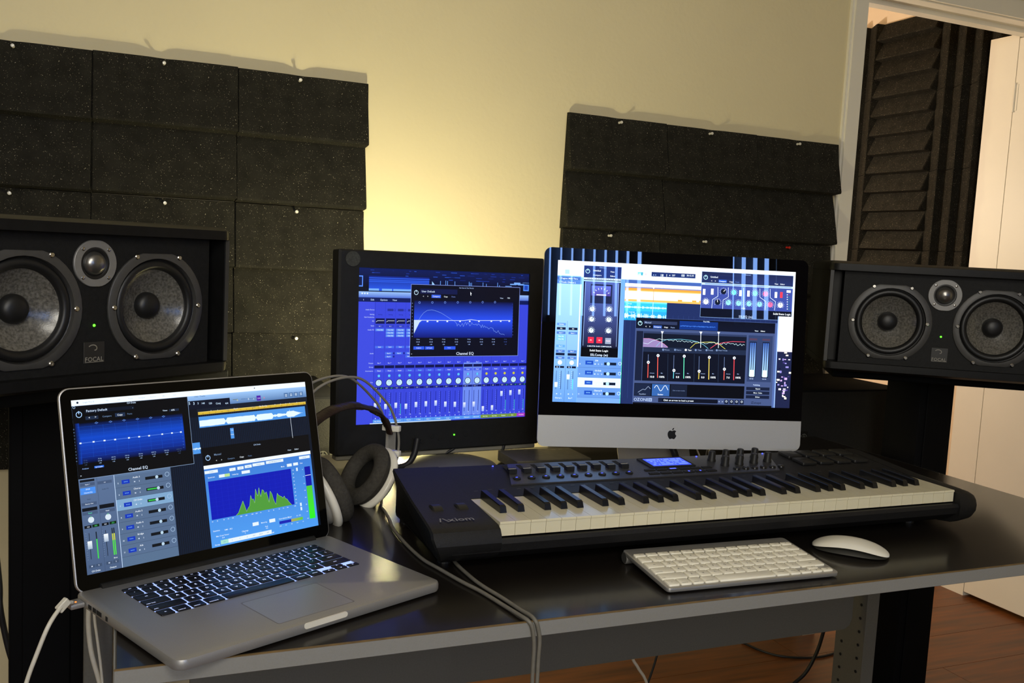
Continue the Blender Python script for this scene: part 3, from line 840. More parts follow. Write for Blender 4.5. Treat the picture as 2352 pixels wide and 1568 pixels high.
side_monitor('black studio monitor on its side, behind the laptop lid and headphones', 0.043, 0.433, 0.393, True)
side_monitor('black studio monitor on its side, between the all-in-one computer and right column', 1.592, 1.982, 1.640, False)
LAPTOP_UI = r'''r~0~0~1000~625~0a0f1a~0
r~0~0~1000~21~f4fbff~2
c~22~10~4~203048~3
t~62~10.5~8~Logic Pro X~b9cfe6~c~3
t~130~10.5~7~File~cddcec~c~3
t~174~10.5~7~Edit~cddcec~c~3
t~218~10.5~7~Track~cddcec~c~3
t~262~10.5~7~Navigate~cddcec~c~3
t~306~10.5~7~Record~cddcec~c~3
t~350~10.5~7~Mix~cddcec~c~3
t~394~10.5~7~View~cddcec~c~3
c~748~9.5~2.4~304058~3
g~0~21~1000~66~9cc6f8~5a7fb4~v~1
t~498.9~24.4~8~I Am - Tracks~3d6292~c~3
r~446.8~40.2~629~74.7~0a1226~3
t~451.8~48.9~15~5~c8e4ff~c~4
t~470.6~50.5~15~3~c8e4ff~c~4
t~488.4~51.5~11~3~c8e4ff~c~4
t~509.8~53.2~10~140~c8e4ff~c~4
t~541~55.9~10~120~c8e4ff~c~4
t~575.7~58.8~10~Cmaj~c8e4ff~c~4
t~613.4~61.9~10~4/4~c8e4ff~c~4
r~642.3~50.6~664.1~48.9~6b6a20~3
r~679.9~51.2~702~49.5~46689c~3
r~704.3~51.7~726.7~50~46689c~3
r~728.4~52.1~750.9~50.4~46689c~3
t~663.1~52.3~11~o~e8e060~c~4
t~714.7~52.4~11~0~e0f0ff~c~4
t~738.8~53.1~10~n~e0f0ff~c~4
r~753.2~42~772.7~63.5~4a1fa8~4
t~763.2~53.3~7~1234~e8d0ff~c~5
t~789.2~53~11~A~e07a90~c~5
r~886.5~41~907.9~61.3~5379ad~3
r~892.1~47~902.1~48.6~e6f4ff~4
r~892.1~51~902.1~52.6~e6f4ff~4
r~892.1~55~902.1~56.6~e6f4ff~4
r~911.5~41.1~933.1~61.4~5379ad~3
r~917.3~46.5~927.3~48.1~e6f4ff~4
r~917.3~50.5~927.3~52.1~e6f4ff~4
r~917.3~54.5~927.3~56.1~e6f4ff~4
r~936.1~41.1~957.9~61.6~5379ad~3
r~942~46~952~47.6~e6f4ff~4
r~942~50~952~51.6~e6f4ff~4
r~942~54~952~55.6~e6f4ff~4
r~961.6~41.2~983.5~61.8~5379ad~3
r~967.7~45.6~977.7~47.2~e6f4ff~4
r~967.7~49.6~977.7~51.2~e6f4ff~4
r~967.7~53.6~977.7~55.2~e6f4ff~4
r~480~66~1000~86~141c2c~2
t~540.9~86.2~8~^~c8dcf4~c~4
t~570.3~86.6~8~^~c8dcf4~c~4
t~616.2~87.8~7~Snap:~5a7290~c~4
t~651.7~86.9~7.5~Smart~e0ecff~c~4
t~735~87.8~7~Drag:~5a7290~c~4
t~780.1~87~7.5~No Overlap~e0ecff~c~4
t~837.4~86.6~9~+~d8e8ff~c~4
t~865.4~87.2~9~I~d8e8ff~c~4
t~891~86.9~9~+~d8e8ff~c~4
t~911.3~86.8~9~+~d8e8ff~c~4
t~946.5~86.7~9~+~d8e8ff~c~4
r~484~86.5~992~98~d8b53c~3
r~484~86.5~992~88.5~f0d878~4
t~505~94~5~25~7a5a10~c~5
t~533~94~5~33~7a5a10~c~5
t~561~94~5~41~7a5a10~c~5
t~589~94~5~49~7a5a10~c~5
t~617~94~5~57~7a5a10~c~5
t~645~94~5~65~7a5a10~c~5
t~673~94~5~73~7a5a10~c~5
t~701~94~5~81~7a5a10~c~5
t~729~94~5~89~7a5a10~c~5
t~757~94~5~97~7a5a10~c~5
t~785~94~5~105~7a5a10~c~5
t~813~94~5~113~7a5a10~c~5
t~841~94~5~121~7a5a10~c~5
t~869~94~5~129~7a5a10~c~5
t~897~94~5~137~7a5a10~c~5
t~925~94~5~145~7a5a10~c~5
t~953~94~5~153~7a5a10~c~5
t~981~94~5~161~7a5a10~c~5
r~480~98~1000~106~0c1220~2
r~484~99~485.2~105~2a3a58~3
r~492.6~99~493.8~105~2a3a58~3
r~501.2~99~502.4~105~2a3a58~3
r~509.8~99~511~105~2a3a58~3
r~518.4~99~519.6~105~2a3a58~3
r~527~99~528.2~105~2a3a58~3
r~535.6~99~536.8~105~2a3a58~3
r~544.2~99~545.4~105~2a3a58~3
r~552.8~99~554~105~2a3a58~3
r~561.4~99~562.6~105~2a3a58~3
r~570~99~571.2~105~2a3a58~3
r~578.6~99~579.8~105~2a3a58~3
r~587.2~99~588.4~105~2a3a58~3
r~595.8~99~597~105~2a3a58~3
r~604.4~99~605.6~105~2a3a58~3
r~613~99~614.2~105~2a3a58~3
r~621.6~99~622.8~105~2a3a58~3
r~630.2~99~631.4~105~2a3a58~3
r~638.8~99~640~105~2a3a58~3
r~647.4~99~648.6~105~2a3a58~3
r~656~99~657.2~105~2a3a58~3
r~664.6~99~665.8~105~2a3a58~3
r~673.2~99~674.4~105~2a3a58~3
r~681.8~99~683~105~2a3a58~3
r~690.4~99~691.6~105~2a3a58~3
r~699~99~700.2~105~2a3a58~3
r~707.6~99~708.8~105~2a3a58~3
r~716.2~99~717.4~105~2a3a58~3
r~724.8~99~726~105~2a3a58~3
r~733.4~99~734.6~105~2a3a58~3
r~742~99~743.2~105~2a3a58~3
r~750.6~99~751.8~105~2a3a58~3
r~759.2~99~760.4~105~2a3a58~3
r~767.8~99~769~105~2a3a58~3
r~776.4~99~777.6~105~2a3a58~3
r~785~99~786.2~105~2a3a58~3
r~793.6~99~794.8~105~2a3a58~3
r~802.2~99~803.4~105~2a3a58~3
r~810.8~99~812~105~2a3a58~3
r~819.4~99~820.6~105~2a3a58~3
r~828~99~829.2~105~2a3a58~3
r~836.6~99~837.8~105~2a3a58~3
r~845.2~99~846.4~105~2a3a58~3
r~853.8~99~855~105~2a3a58~3
r~862.4~99~863.6~105~2a3a58~3
r~871~99~872.2~105~2a3a58~3
r~879.6~99~880.8~105~2a3a58~3
r~888.2~99~889.4~105~2a3a58~3
r~896.8~99~898~105~2a3a58~3
r~905.4~99~906.6~105~2a3a58~3
r~914~99~915.2~105~2a3a58~3
r~922.6~99~923.8~105~2a3a58~3
r~931.2~99~932.4~105~2a3a58~3
r~939.8~99~941~105~2a3a58~3
r~948.4~99~949.6~105~2a3a58~3
r~957~99~958.2~105~2a3a58~3
r~965.6~99~966.8~105~2a3a58~3
r~974.2~99~975.4~105~2a3a58~3
r~982.8~99~984~105~2a3a58~3
r~991.4~99~992.6~105~2a3a58~3
r~300~106~1000~625~0b1526~1
r~306~106~307~625~14253f~2
r~314.5~106~315.5~625~14253f~2
r~323~106~324~625~14253f~2
r~331.5~106~332.5~625~14253f~2
r~340~106~341~625~14253f~2
r~348.5~106~349.5~625~14253f~2
r~357~106~358~625~14253f~2
r~365.5~106~366.5~625~14253f~2
r~374~106~375~625~14253f~2
r~382.5~106~383.5~625~14253f~2
r~391~106~392~625~14253f~2
r~399.5~106~400.5~625~14253f~2
r~408~106~409~625~14253f~2
r~416.5~106~417.5~625~14253f~2
r~425~106~426~625~14253f~2
r~433.5~106~434.5~625~14253f~2
r~442~106~443~625~14253f~2
r~450.5~106~451.5~625~14253f~2
r~459~106~460~625~14253f~2
r~467.5~106~468.5~625~14253f~2
r~476~106~477~625~14253f~2
r~484.5~106~485.5~625~14253f~2
r~493~106~494~625~14253f~2
r~501.5~106~502.5~625~14253f~2
r~510~106~511~625~14253f~2
r~518.5~106~519.5~625~14253f~2
r~527~106~528~625~14253f~2
r~535.5~106~536.5~625~14253f~2
r~544~106~545~625~14253f~2
r~552.5~106~553.5~625~14253f~2
r~561~106~562~625~14253f~2
r~569.5~106~570.5~625~14253f~2
r~578~106~579~625~14253f~2
r~586.5~106~587.5~625~14253f~2
r~595~106~596~625~14253f~2
r~603.5~106~604.5~625~14253f~2
r~612~106~613~625~14253f~2
r~620.5~106~621.5~625~14253f~2
r~629~106~630~625~14253f~2
r~637.5~106~638.5~625~14253f~2
r~646~106~647~625~14253f~2
r~654.5~106~655.5~625~14253f~2
r~663~106~664~625~14253f~2
r~671.5~106~672.5~625~14253f~2
r~680~106~681~625~14253f~2
r~688.5~106~689.5~625~14253f~2
r~697~106~698~625~14253f~2
r~705.5~106~706.5~625~14253f~2
r~714~106~715~625~14253f~2
r~722.5~106~723.5~625~14253f~2
r~731~106~732~625~14253f~2
r~739.5~106~740.5~625~14253f~2
r~748~106~749~625~14253f~2
r~756.5~106~757.5~625~14253f~2
r~765~106~766~625~14253f~2
r~773.5~106~774.5~625~14253f~2
r~782~106~783~625~14253f~2
r~790.5~106~791.5~625~14253f~2
r~799~106~800~625~14253f~2
r~807.5~106~808.5~625~14253f~2
r~816~106~817~625~14253f~2
r~824.5~106~825.5~625~14253f~2
r~833~106~834~625~14253f~2
r~841.5~106~842.5~625~14253f~2
r~850~106~851~625~14253f~2
r~858.5~106~859.5~625~14253f~2
r~867~106~868~625~14253f~2
r~875.5~106~876.5~625~14253f~2
r~884~106~885~625~14253f~2
r~892.5~106~893.5~625~14253f~2
r~901~106~902~625~14253f~2
r~909.5~106~910.5~625~14253f~2
r~918~106~919~625~14253f~2
r~926.5~106~927.5~625~14253f~2
r~935~106~936~625~14253f~2
r~943.5~106~944.5~625~14253f~2
r~952~106~953~625~14253f~2
r~960.5~106~961.5~625~14253f~2
r~969~106~970~625~14253f~2
r~977.5~106~978.5~625~14253f~2
r~986~106~987~625~14253f~2
r~994.5~106~995.5~625~14253f~2
r~484~106~985~150~4f97e8~3
p~486,121 493.7,121.2 493.7,144.8 486,145~e6f8ff~4
p~493.7,121.2 501.4,120.8 501.4,145.2 493.7,144.8~e6f8ff~4
p~501.4,120.8 509.1,121.1 509.1,144.9 501.4,145.2~e6f8ff~4
p~509.1,121.1 516.8,121.2 516.8,144.8 509.1,144.9~e6f8ff~4
p~516.8,121.2 524.5,120.8 524.5,145.2 516.8,144.8~e6f8ff~4
p~524.5,120.8 532.2,120.1 532.2,145.9 524.5,145.2~e6f8ff~4
p~532.2,120.1 539.9,120.3 539.9,145.7 532.2,145.9~e6f8ff~4
p~539.9,120.3 547.6,120.3 547.6,145.7 539.9,145.7~e6f8ff~4
p~547.6,120.3 555.3,121 555.3,145 547.6,145.7~e6f8ff~4
p~555.3,121 563,120.6 563,145.4 555.3,145~e6f8ff~4
p~563,120.6 570.7,120.9 570.7,145.1 563,145.4~e6f8ff~4
p~570.7,120.9 578.4,121.1 578.4,144.9 570.7,145.1~e6f8ff~4
p~578.4,121.1 586.1,121.2 586.1,144.8 578.4,144.9~e6f8ff~4
p~586.1,121.2 593.8,121 593.8,145 586.1,144.8~e6f8ff~4
p~593.8,121 601.5,131 601.5,135 593.8,145~e6f8ff~4
p~601.5,131 609.2,120.2 609.2,145.8 601.5,135~e6f8ff~4
p~609.2,120.2 616.9,120.3 616.9,145.7 609.2,145.8~e6f8ff~4
p~616.9,120.3 624.6,120.3 624.6,145.7 616.9,145.7~e6f8ff~4
p~624.6,120.3 632.3,121 632.3,145 624.6,145.7~e6f8ff~4
p~632.3,121 640,120.9 640,145.1 632.3,145~e6f8ff~4
p~640,120.9 647.7,120.5 647.7,145.5 640,145.1~e6f8ff~4
p~647.7,120.5 655.4,120.3 655.4,145.7 647.7,145.5~e6f8ff~4
p~655.4,120.3 663.1,120.2 663.1,145.8 655.4,145.7~e6f8ff~4
p~663.1,120.2 670.8,120.2 670.8,145.8 663.1,145.8~e6f8ff~4
p~670.8,120.2 678.5,121.2 678.5,144.8 670.8,145.8~e6f8ff~4
p~678.5,121.2 686.2,120.5 686.2,145.5 678.5,144.8~e6f8ff~4
p~686.2,120.5 693.9,120.4 693.9,145.6 686.2,145.5~e6f8ff~4
p~693.9,120.4 701.6,120.6 701.6,145.4 693.9,145.6~e6f8ff~4
p~701.6,120.6 709.3,121.1 709.3,144.9 701.6,145.4~e6f8ff~4
p~709.3,121.1 717,120.7 717,145.3 709.3,144.9~e6f8ff~4
p~717,120.7 724.7,121.2 724.7,144.8 717,145.3~e6f8ff~4
p~724.7,121.2 732.4,120.1 732.4,145.9 724.7,144.8~e6f8ff~4
p~732.4,120.1 740.1,131 740.1,135 732.4,145.9~e6f8ff~4
p~740.1,131 747.8,120.6 747.8,145.4 740.1,135~e6f8ff~4
p~747.8,120.6 755.5,120.9 755.5,145.1 747.8,145.4~e6f8ff~4
p~755.5,120.9 763.2,120.1 763.2,145.9 755.5,145.1~e6f8ff~4
p~763.2,120.1 770.9,120.6 770.9,145.4 763.2,145.9~e6f8ff~4
p~770.9,120.6 778.6,120.2 778.6,145.8 770.9,145.4~e6f8ff~4
p~778.6,120.2 786.3,120.2 786.3,145.8 778.6,145.8~e6f8ff~4
p~786.3,120.2 794,120.6 794,145.4 786.3,145.8~e6f8ff~4
p~794,120.6 801.7,120.8 801.7,145.2 794,145.4~e6f8ff~4
p~801.7,120.8 809.4,120.5 809.4,145.5 801.7,145.2~e6f8ff~4
p~809.4,120.5 817.1,120.7 817.1,145.3 809.4,145.5~e6f8ff~4
p~817.1,120.7 824.8,130.3 824.8,135.7 817.1,145.3~e6f8ff~4
p~824.8,130.3 832.5,127.7 832.5,138.3 824.8,135.7~e6f8ff~4
p~832.5,127.7 840.2,130 840.2,136 832.5,138.3~e6f8ff~4
p~840.2,130 847.9,125.6 847.9,140.4 840.2,136~e6f8ff~4
p~847.9,125.6 855.6,126.1 855.6,139.9 847.9,140.4~e6f8ff~4
p~855.6,126.1 863.3,127.3 863.3,138.7 855.6,139.9~e6f8ff~4
p~863.3,127.3 871,128.7 871,137.3 863.3,138.7~e6f8ff~4
p~871,128.7 878.7,128.5 878.7,137.5 871,137.3~e6f8ff~4
p~878.7,128.5 886.4,130.2 886.4,135.8 878.7,137.5~e6f8ff~4
p~886.4,130.2 894.1,120.8 894.1,145.2 886.4,135.8~e6f8ff~4
p~894.1,120.8 901.8,120.3 901.8,145.7 894.1,145.2~e6f8ff~4
p~901.8,120.3 909.5,120.9 909.5,145.1 901.8,145.7~e6f8ff~4
p~909.5,120.9 917.2,120.6 917.2,145.4 909.5,145.1~e6f8ff~4
p~917.2,120.6 924.9,120.1 924.9,145.9 917.2,145.4~e6f8ff~4
p~924.9,120.1 932.6,123.5 932.6,142.5 924.9,145.9~e6f8ff~4
p~932.6,123.5 940.3,125.9 940.3,140.1 932.6,142.5~e6f8ff~4
p~940.3,125.9 948,128.2 948,137.8 940.3,140.1~e6f8ff~4
p~948,128.2 955.7,130.5 955.7,135.5 948,137.8~e6f8ff~4
p~955.7,130.5 963.4,132.6 963.4,133.4 955.7,135.5~e6f8ff~4
p~963.4,132.6 971.1,132.6 971.1,133.4 963.4,133.4~e6f8ff~4
l~906.2,118.9 906.9,236.3~1.4~e8f2ff~6
t~906.6~115.9~8~v~e8f2ff~c~6
r~616.3~164.3~631.9~207~4f97e8~4
t~624.8~172.6~6~1.kw~e8f8ff~c~5
t~623.5~190.7~9~+++~e8f8ff~c~5
r~447~205.9~478.6~250~4f97e8~3
r~444.5~228.4~448.1~232~e6f8ff~4
r~449.1~228.1~452.7~231.6~e6f8ff~4
r~453.7~227.3~457.3~234.1~e6f8ff~4
r~458.3~226.6~461.9~233.6~e6f8ff~4
r~462.9~226.6~466.5~231.5~e6f8ff~4
r~467.5~228.6~471.1~234.3~e6f8ff~4
r~472.1~227.1~475.7~232.7~e6f8ff~4
r~476.7~226.6~480.3~233.3~e6f8ff~4
r~0~21~446.4~286.9~8aa4c8~5
r~0~22~444.9~285.4~04060c~6
t~219.6~26.3~9~CH Dubs~c6dcf6~c~7
o~23.1~53.6~10~2.6~a8d0ff~7
r~21.7~40.6~24.5~51.6~a8d0ff~8
o~7.9~26.4~4~1.4~a8c8ec~7
r~44.8~51~227.6~38.1~0c1526~7
t~49.5~42.8~11.5~Factory Default~cfe4ff~l~8
t~223.1~45.6~6~v~90b0d8~c~8
r~45~75~91.6~62.5~1c2a44~7
t~58.8~67.6~10~<~f0f8ff~c~8
t~81.5~67.2~10~>~f0f8ff~c~8
t~123.4~68~8.5~Compare~6a86ac~c~8
r~153.5~74.5~191.7~60.2~1f2f4c~7
t~172~67.3~9~Copy~f0f8ff~c~8
t~209.2~67.1~8.5~Paste~5a7498~c~8
t~348.9~67.4~8.5~View:~c8dcf4~c~8
r~365.4~73.2~405.3~64.2~1a2740~7
t~380.8~68.1~8.5~63%~e0f0ff~c~8
g~4~84.8~417.3~139.9~030610~0c47c8~v~7
g~4~139.9~417.3~200.2~0c47c8~0a2f98~v~7
g~4~200.2~417.3~232.2~0a2f98~02040a~v~7
g~4~84.8~20~232.2~04060c~0c3aa8~a~8
r~12~98.8~417.3~99.3~1a55d0~9
r~12~112.4~417.3~112.9~1a55d0~9
r~12~126.1~417.3~126.6~1a55d0~9
r~12~139.8~417.3~140.3~1a55d0~9
r~12~153.5~417.3~154~1a55d0~9
r~12~167.2~417.3~167.7~1a55d0~9
r~12~180.8~417.3~181.3~1a55d0~9
r~12~194.5~417.3~195~1a55d0~9
r~12~208.2~417.3~208.7~1a55d0~9
r~18~96.8~18.5~212.2~1a55d0~9
r~61.7~96.8~62.2~212.2~1a55d0~9
r~105.4~96.8~105.9~212.2~1a55d0~9
r~149.1~96.8~149.6~212.2~1a55d0~9
r~192.8~96.8~193.3~212.2~1a55d0~9
r~236.5~96.8~237~212.2~1a55d0~9
r~280.2~96.8~280.7~212.2~1a55d0~9
r~323.9~96.8~324.4~212.2~1a55d0~9
r~367.6~96.8~368.1~212.2~1a55d0~9
r~411.3~96.8~411.8~212.2~1a55d0~9
l~19.1,157 404,157.2~0.9~7aa8ff~10
r~15.5~154.4~22.7~159.6~e8f4ff~11
r~62.5~154.1~69.7~159.3~e8f4ff~11
r~102.2~154~109.4~159.2~e8f4ff~11
r~141.5~154.8~148.7~160~e8f4ff~11
r~193.7~154.3~200.9~159.5~e8f4ff~11
r~232.9~154.4~240.1~159.6~e8f4ff~11
r~271.7~154.9~278.9~160.1~e8f4ff~11
r~324~154.6~331.2~159.8~e8f4ff~11
r~363.6~154.5~370.8~159.7~e8f4ff~11
r~400.4~154.6~407.6~159.8~e8f4ff~11
o~82.5~88.8~3~1.1~6fa0ff~10
r~75.5~88.3~79.5~89.3~6fa0ff~10
r~85.5~88.3~89.5~89.3~6fa0ff~10
o~134.3~89.8~3~1.1~6fa0ff~10
r~127.3~89.3~131.3~90.3~6fa0ff~10
r~137.3~89.3~141.3~90.3~6fa0ff~10
o~185.2~89.5~3~1.1~6fa0ff~10
r~178.2~89~182.2~90~6fa0ff~10
r~188.2~89~192.2~90~6fa0ff~10
o~236.6~89.7~3~1.1~6fa0ff~10
r~229.6~89.2~233.6~90.2~6fa0ff~10
r~239.6~89.2~243.6~90.2~6fa0ff~10
o~288.5~89.9~3~1.1~6fa0ff~10
r~281.5~89.4~285.5~90.4~6fa0ff~10
r~291.5~89.4~295.5~90.4~6fa0ff~10
o~339.9~89.9~3~1.1~6fa0ff~10
r~332.9~89.4~336.9~90.4~6fa0ff~10
r~342.9~89.4~346.9~90.4~6fa0ff~10
t~0~104.8~4.5~25~6f90c4~c~9
t~409.3~102.8~4.5~0~3f68b4~c~9
t~0~116.3~4.5~20~6f90c4~c~9
t~409.3~114.3~4.5~5~3f68b4~c~9
t~0~127.8~4.5~15~6f90c4~c~9
t~409.3~125.8~4.5~10~3f68b4~c~9
t~0~139.3~4.5~10~6f90c4~c~9
t~409.3~137.3~4.5~15~3f68b4~c~9
t~0~150.8~4.5~5~6f90c4~c~9
t~409.3~148.8~4.5~20~3f68b4~c~9
t~0~162.3~4.5~0~6f90c4~c~9
t~409.3~160.3~4.5~25~3f68b4~c~9
t~0~173.8~4.5~5~6f90c4~c~9
t~409.3~171.8~4.5~30~3f68b4~c~9
t~0~185.3~4.5~10~6f90c4~c~9
t~409.3~183.3~4.5~35~3f68b4~c~9
t~0~196.8~4.5~15~6f90c4~c~9
t~409.3~194.8~4.5~40~3f68b4~c~9
t~0~208.3~4.5~20~6f90c4~c~9
t~409.3~206.3~4.5~45~3f68b4~c~9
t~0~219.8~4.5~25~6f90c4~c~9
t~409.3~217.8~4.5~50~3f68b4~c~9
t~30.8~220.3~5.5~20 Hz~40577c~c~9
t~30.8~228.3~5.5~0.0 dB~40577c~c~9
t~30.8~236.3~5.5~1.00~40577c~c~9
t~82.7~219.8~5.5~75 Hz~9fbce4~c~9
t~82.7~227.8~5.5~0.0 dB~9fbce4~c~9
t~82.7~235.8~5.5~1.00~9fbce4~c~9
t~132.6~220.5~5.5~100 Hz~9fbce4~c~9
t~132.6~228.5~5.5~0.0 dB~9fbce4~c~9
t~132.6~236.5~5.5~1.00~9fbce4~c~9
t~184~221.2~5.5~250 Hz~9fbce4~c~9
t~184~229.2~5.5~0.0 dB~9fbce4~c~9
t~184~237.2~5.5~1.00~9fbce4~c~9
t~236~221.4~5.5~750 Hz~9fbce4~c~9
t~236~229.4~5.5~0.0 dB~9fbce4~c~9
t~236~237.4~5.5~1.00~9fbce4~c~9
t~287~221.3~5.5~2500 Hz~9fbce4~c~9
t~287~229.3~5.5~0.0 dB~9fbce4~c~9
t~287~237.3~5.5~1.00~9fbce4~c~9
t~338.4~221.1~5.5~7500 Hz~9fbce4~c~9
t~338.4~229.1~5.5~0.0 dB~9fbce4~c~9
t~338.4~237.1~5.5~1.00~9fbce4~c~9
t~389.7~221.9~5.5~20000 Hz~40577c~c~9
t~389.7~229.9~5.5~0.0 dB~40577c~c~9
t~389.7~237.9~5.5~1.00~40577c~c~9
t~28.9~249.3~6.5~Analyzer~8fb4f4~c~9
r~60.2~252.5~94.9~244.8~2a6ce0~9
t~77.2~249.1~6.5~Q-Couple~e0f0ff~c~10
t~220.8~273.9~15~Channel EQ~cfdff4~c~9
t~10.3~273.6~9~>~e0f0ff~c~9
g~0~286.9~126.3~625~5a7196~4a5f82~v~3
r~126.3~286.9~128.3~625~c8e0ff~7
r~64.1~286.9~64.9~625~33445f~4
r~4.1~289~56.1~297~10161f~4
t~30.1~293~6~~fff~c~5
r~4.1~300.9~56.1~311.9~46597a~4
t~30.1~306.4~6~Input 1~e0ecff~c~5
r~3.1~317.9~57.1~329.9~4a90f0~4
t~30.1~323.9~6~SPAN~e8f6ff~c~5
r~3.1~330.4~57.1~341.4~4a90f0~4
t~30.1~335.9~6~Channel EQ~e8f6ff~c~5
t~30.1~359.8~6~Send~2f4058~c~5
r~3.1~370.8~57.1~381.8~46597a~4
t~30.1~376.3~6~Stereo Out~e8f2ff~c~5
r~3.1~389.7~57.1~401.7~0c121c~4
r~3.1~404.1~57.1~415.1~46597a~4
t~30.1~409.6~6~Read~5cf0c0~c~5
r~66.3~301.5~118.3~312.5~46597a~4
t~92.3~307~6~oo~e0ecff~c~5
t~92.3~331.6~6~Audio FX~2f4058~c~5
r~65.3~386.2~119.3~400.6~0c121c~4
r~65.3~405.2~119.3~416.2~46597a~4
t~92.3~410.7~6~Read~e8f2ff~c~5
c~31.2~434~11~d8e6f2~5
r~30.4~420~32~427~40d060~6
c~92.9~433.9~11~d8e6f2~5
r~92.1~419.9~93.7~426.9~40d060~6
r~5.5~452.5~30.5~462.5~0a0f16~5
t~18.5~457.5~6.5~-5.0~e0ecff~c~6
r~33.5~452~58.5~462~0a2a10~5
t~45.5~457~6.5~-5.2~50f080~c~6
r~67.5~452.8~92.5~462.8~0a0f16~5
t~80.5~457.8~6.5~0.0~e0ecff~c~6
r~95.5~452.3~120.5~462.3~0a2a10~5
t~107.5~457.3~6.5~-2.3~50f080~c~6
r~18.1~479.4~20.1~572.6~141c28~5
g~11.1~508.3~27.1~536.3~f4faff~9fb4cc~v~6
r~6.1~479.4~10.1~480.1~8fa4c0~5
r~6.1~487.9~10.1~488.6~8fa4c0~5
r~6.1~496.3~10.1~497~8fa4c0~5
r~6.1~504.8~10.1~505.5~8fa4c0~5
r~6.1~513.3~10.1~514~8fa4c0~5
r~6.1~521.7~10.1~522.4~8fa4c0~5
r~6.1~530.2~10.1~530.9~8fa4c0~5
r~6.1~538.7~10.1~539.4~8fa4c0~5
r~6.1~547.2~10.1~547.9~8fa4c0~5
r~6.1~555.6~10.1~556.3~8fa4c0~5
r~6.1~564.1~10.1~564.8~8fa4c0~5
r~6.1~572.6~10.1~573.3~8fa4c0~5
r~77.6~479.8~79.6~572.1~141c28~5
g~70.6~492.9~86.6~520.9~f4faff~9fb4cc~v~6
r~65.6~479.8~69.6~480.5~8fa4c0~5
r~65.6~488.2~69.6~488.9~8fa4c0~5
r~65.6~496.6~69.6~497.3~8fa4c0~5
r~65.6~505~69.6~505.7~8fa4c0~5
r~65.6~513.4~69.6~514.1~8fa4c0~5
r~65.6~521.8~69.6~522.5~8fa4c0~5
r~65.6~530.2~69.6~530.9~8fa4c0~5
r~65.6~538.5~69.6~539.2~8fa4c0~5
r~65.6~546.9~69.6~547.6~8fa4c0~5
r~65.6~555.3~69.6~556~8fa4c0~5
r~65.6~563.7~69.6~564.4~8fa4c0~5
r~65.6~572.1~69.6~572.8~8fa4c0~5
r~42.6~478.8~46.6~574.4~18222e~5
r~42.6~504.8~46.6~574.4~40d850~6
r~100.3~475.8~104.3~573.1~18222e~5
r~100.3~495.8~104.3~573.1~52dc48~6
r~100.3~495.8~104.3~519.8~c8d040~7
r~106.7~475.8~110.7~573.1~18222e~5
r~106.7~495.8~110.7~573.1~52dc48~6
r~106.7~495.8~110.7~519.8~c8d040~7
r~8.4~592.4~30.4~603.4~3f5270~5
t~19.4~597.9~7~M~dfeaff~c~6
r~32.9~592.4~54.9~603.4~3f5270~5
t~43.9~597.9~7~S~dfeaff~c~6
r~70~592.4~92~603.4~3f5270~5
t~81~597.9~7~M~dfeaff~c~6
r~95.2~592~117.2~603~3f5270~5
t~106.2~597.5~7~S~dfeaff~c~6
t~106~583.6~6.5~Bnce~f0f8ff~c~6
t~32.2~615.7~8~CH Dubs~e8f4ff~c~6
t~93.7~615.4~8~Output~e8f4ff~c~6
r~128.3~286.9~346.7~625~5c7598~3
r~128.3~294.3~346.7~335.5~566d8e~4
r~128.3~335.5~346.7~336.5~3a4c66~5
t~140.3~319.4~7.5~5~dceaff~c~6
r~154~309.4~184~324.4~1438b8~6
t~169~316.9~9~+++~7fc0ff~c~7
t~210.7~305.4~8.5~Audio 3~eef6ff~c~6
t~202.7~321.4~7~M~dceaff~c~6
t~220.7~321.4~7~S~dceaff~c~6
r~244.1~310.4~312.1~321.4~0e141c~6
c~289.3~315.9~6~b8d4e8~8
o~331.1~311.4~8~1.6~a8c4e4~6
r~128.3~336.5~346.7~377.7~566d8e~4
r~128.3~377.7~346.7~378.7~3a4c66~5
t~140.3~361.6~7.5~6~dceaff~c~6
r~154.2~351.6~184.2~366.6~1438b8~6
t~169.2~359.1~9~+++~7fc0ff~c~7
t~209.7~347.6~8.5~Chorus~eef6ff~c~6
t~201.7~363.6~7~M~dceaff~c~6
t~219.7~363.6~7~S~dceaff~c~6
r~244.3~352.6~312.3~363.6~0e141c~6
r~248.3~355.6~291.7~360.6~38c850~7
c~291.7~358.1~6~b8d4e8~8
o~331.3~353.6~8~1.6~a8c4e4~6
r~128.3~378.7~346.7~419.9~7ea6cc~4
r~128.3~419.9~346.7~420.9~3a4c66~5
t~140.3~403.8~7.5~7~dceaff~c~6
r~154.4~393.8~184.4~408.8~1438b8~6
t~169.4~401.3~9~+++~7fc0ff~c~7
t~208.8~389.8~8.5~CH Dubs~eef6ff~c~6
t~200.8~405.8~7~M~dceaff~c~6
t~218.8~405.8~7~S~dceaff~c~6
r~244.5~394.8~312.5~405.8~0e141c~6
r~248.5~397.8~282~402.8~38c850~7
c~282~400.3~6~b8d4e8~8
o~331.6~395.8~8~1.6~a8c4e4~6
r~128.3~420.9~346.7~462.1~566d8e~4
r~128.3~462.1~346.7~463.1~3a4c66~5
t~140.3~446~7.5~8~dceaff~c~6
r~154.5~436~184.5~451~1438b8~6
t~169.5~443.5~9~+++~7fc0ff~c~7
t~207.9~432~8.5~Audio 5~eef6ff~c~6
t~199.9~448~7~M~dceaff~c~6
t~217.9~448~7~S~dceaff~c~6
r~244.7~437~312.7~448~0e141c~6
c~287.2~442.5~6~b8d4e8~8
o~331.8~438~8~1.6~a8c4e4~6
r~128.3~463.1~346.7~504.3~566d8e~4
r~128.3~504.3~346.7~505.3~3a4c66~5
t~140.3~488.2~7.5~9~dceaff~c~6
r~154.7~478.2~184.7~493.2~1438b8~6
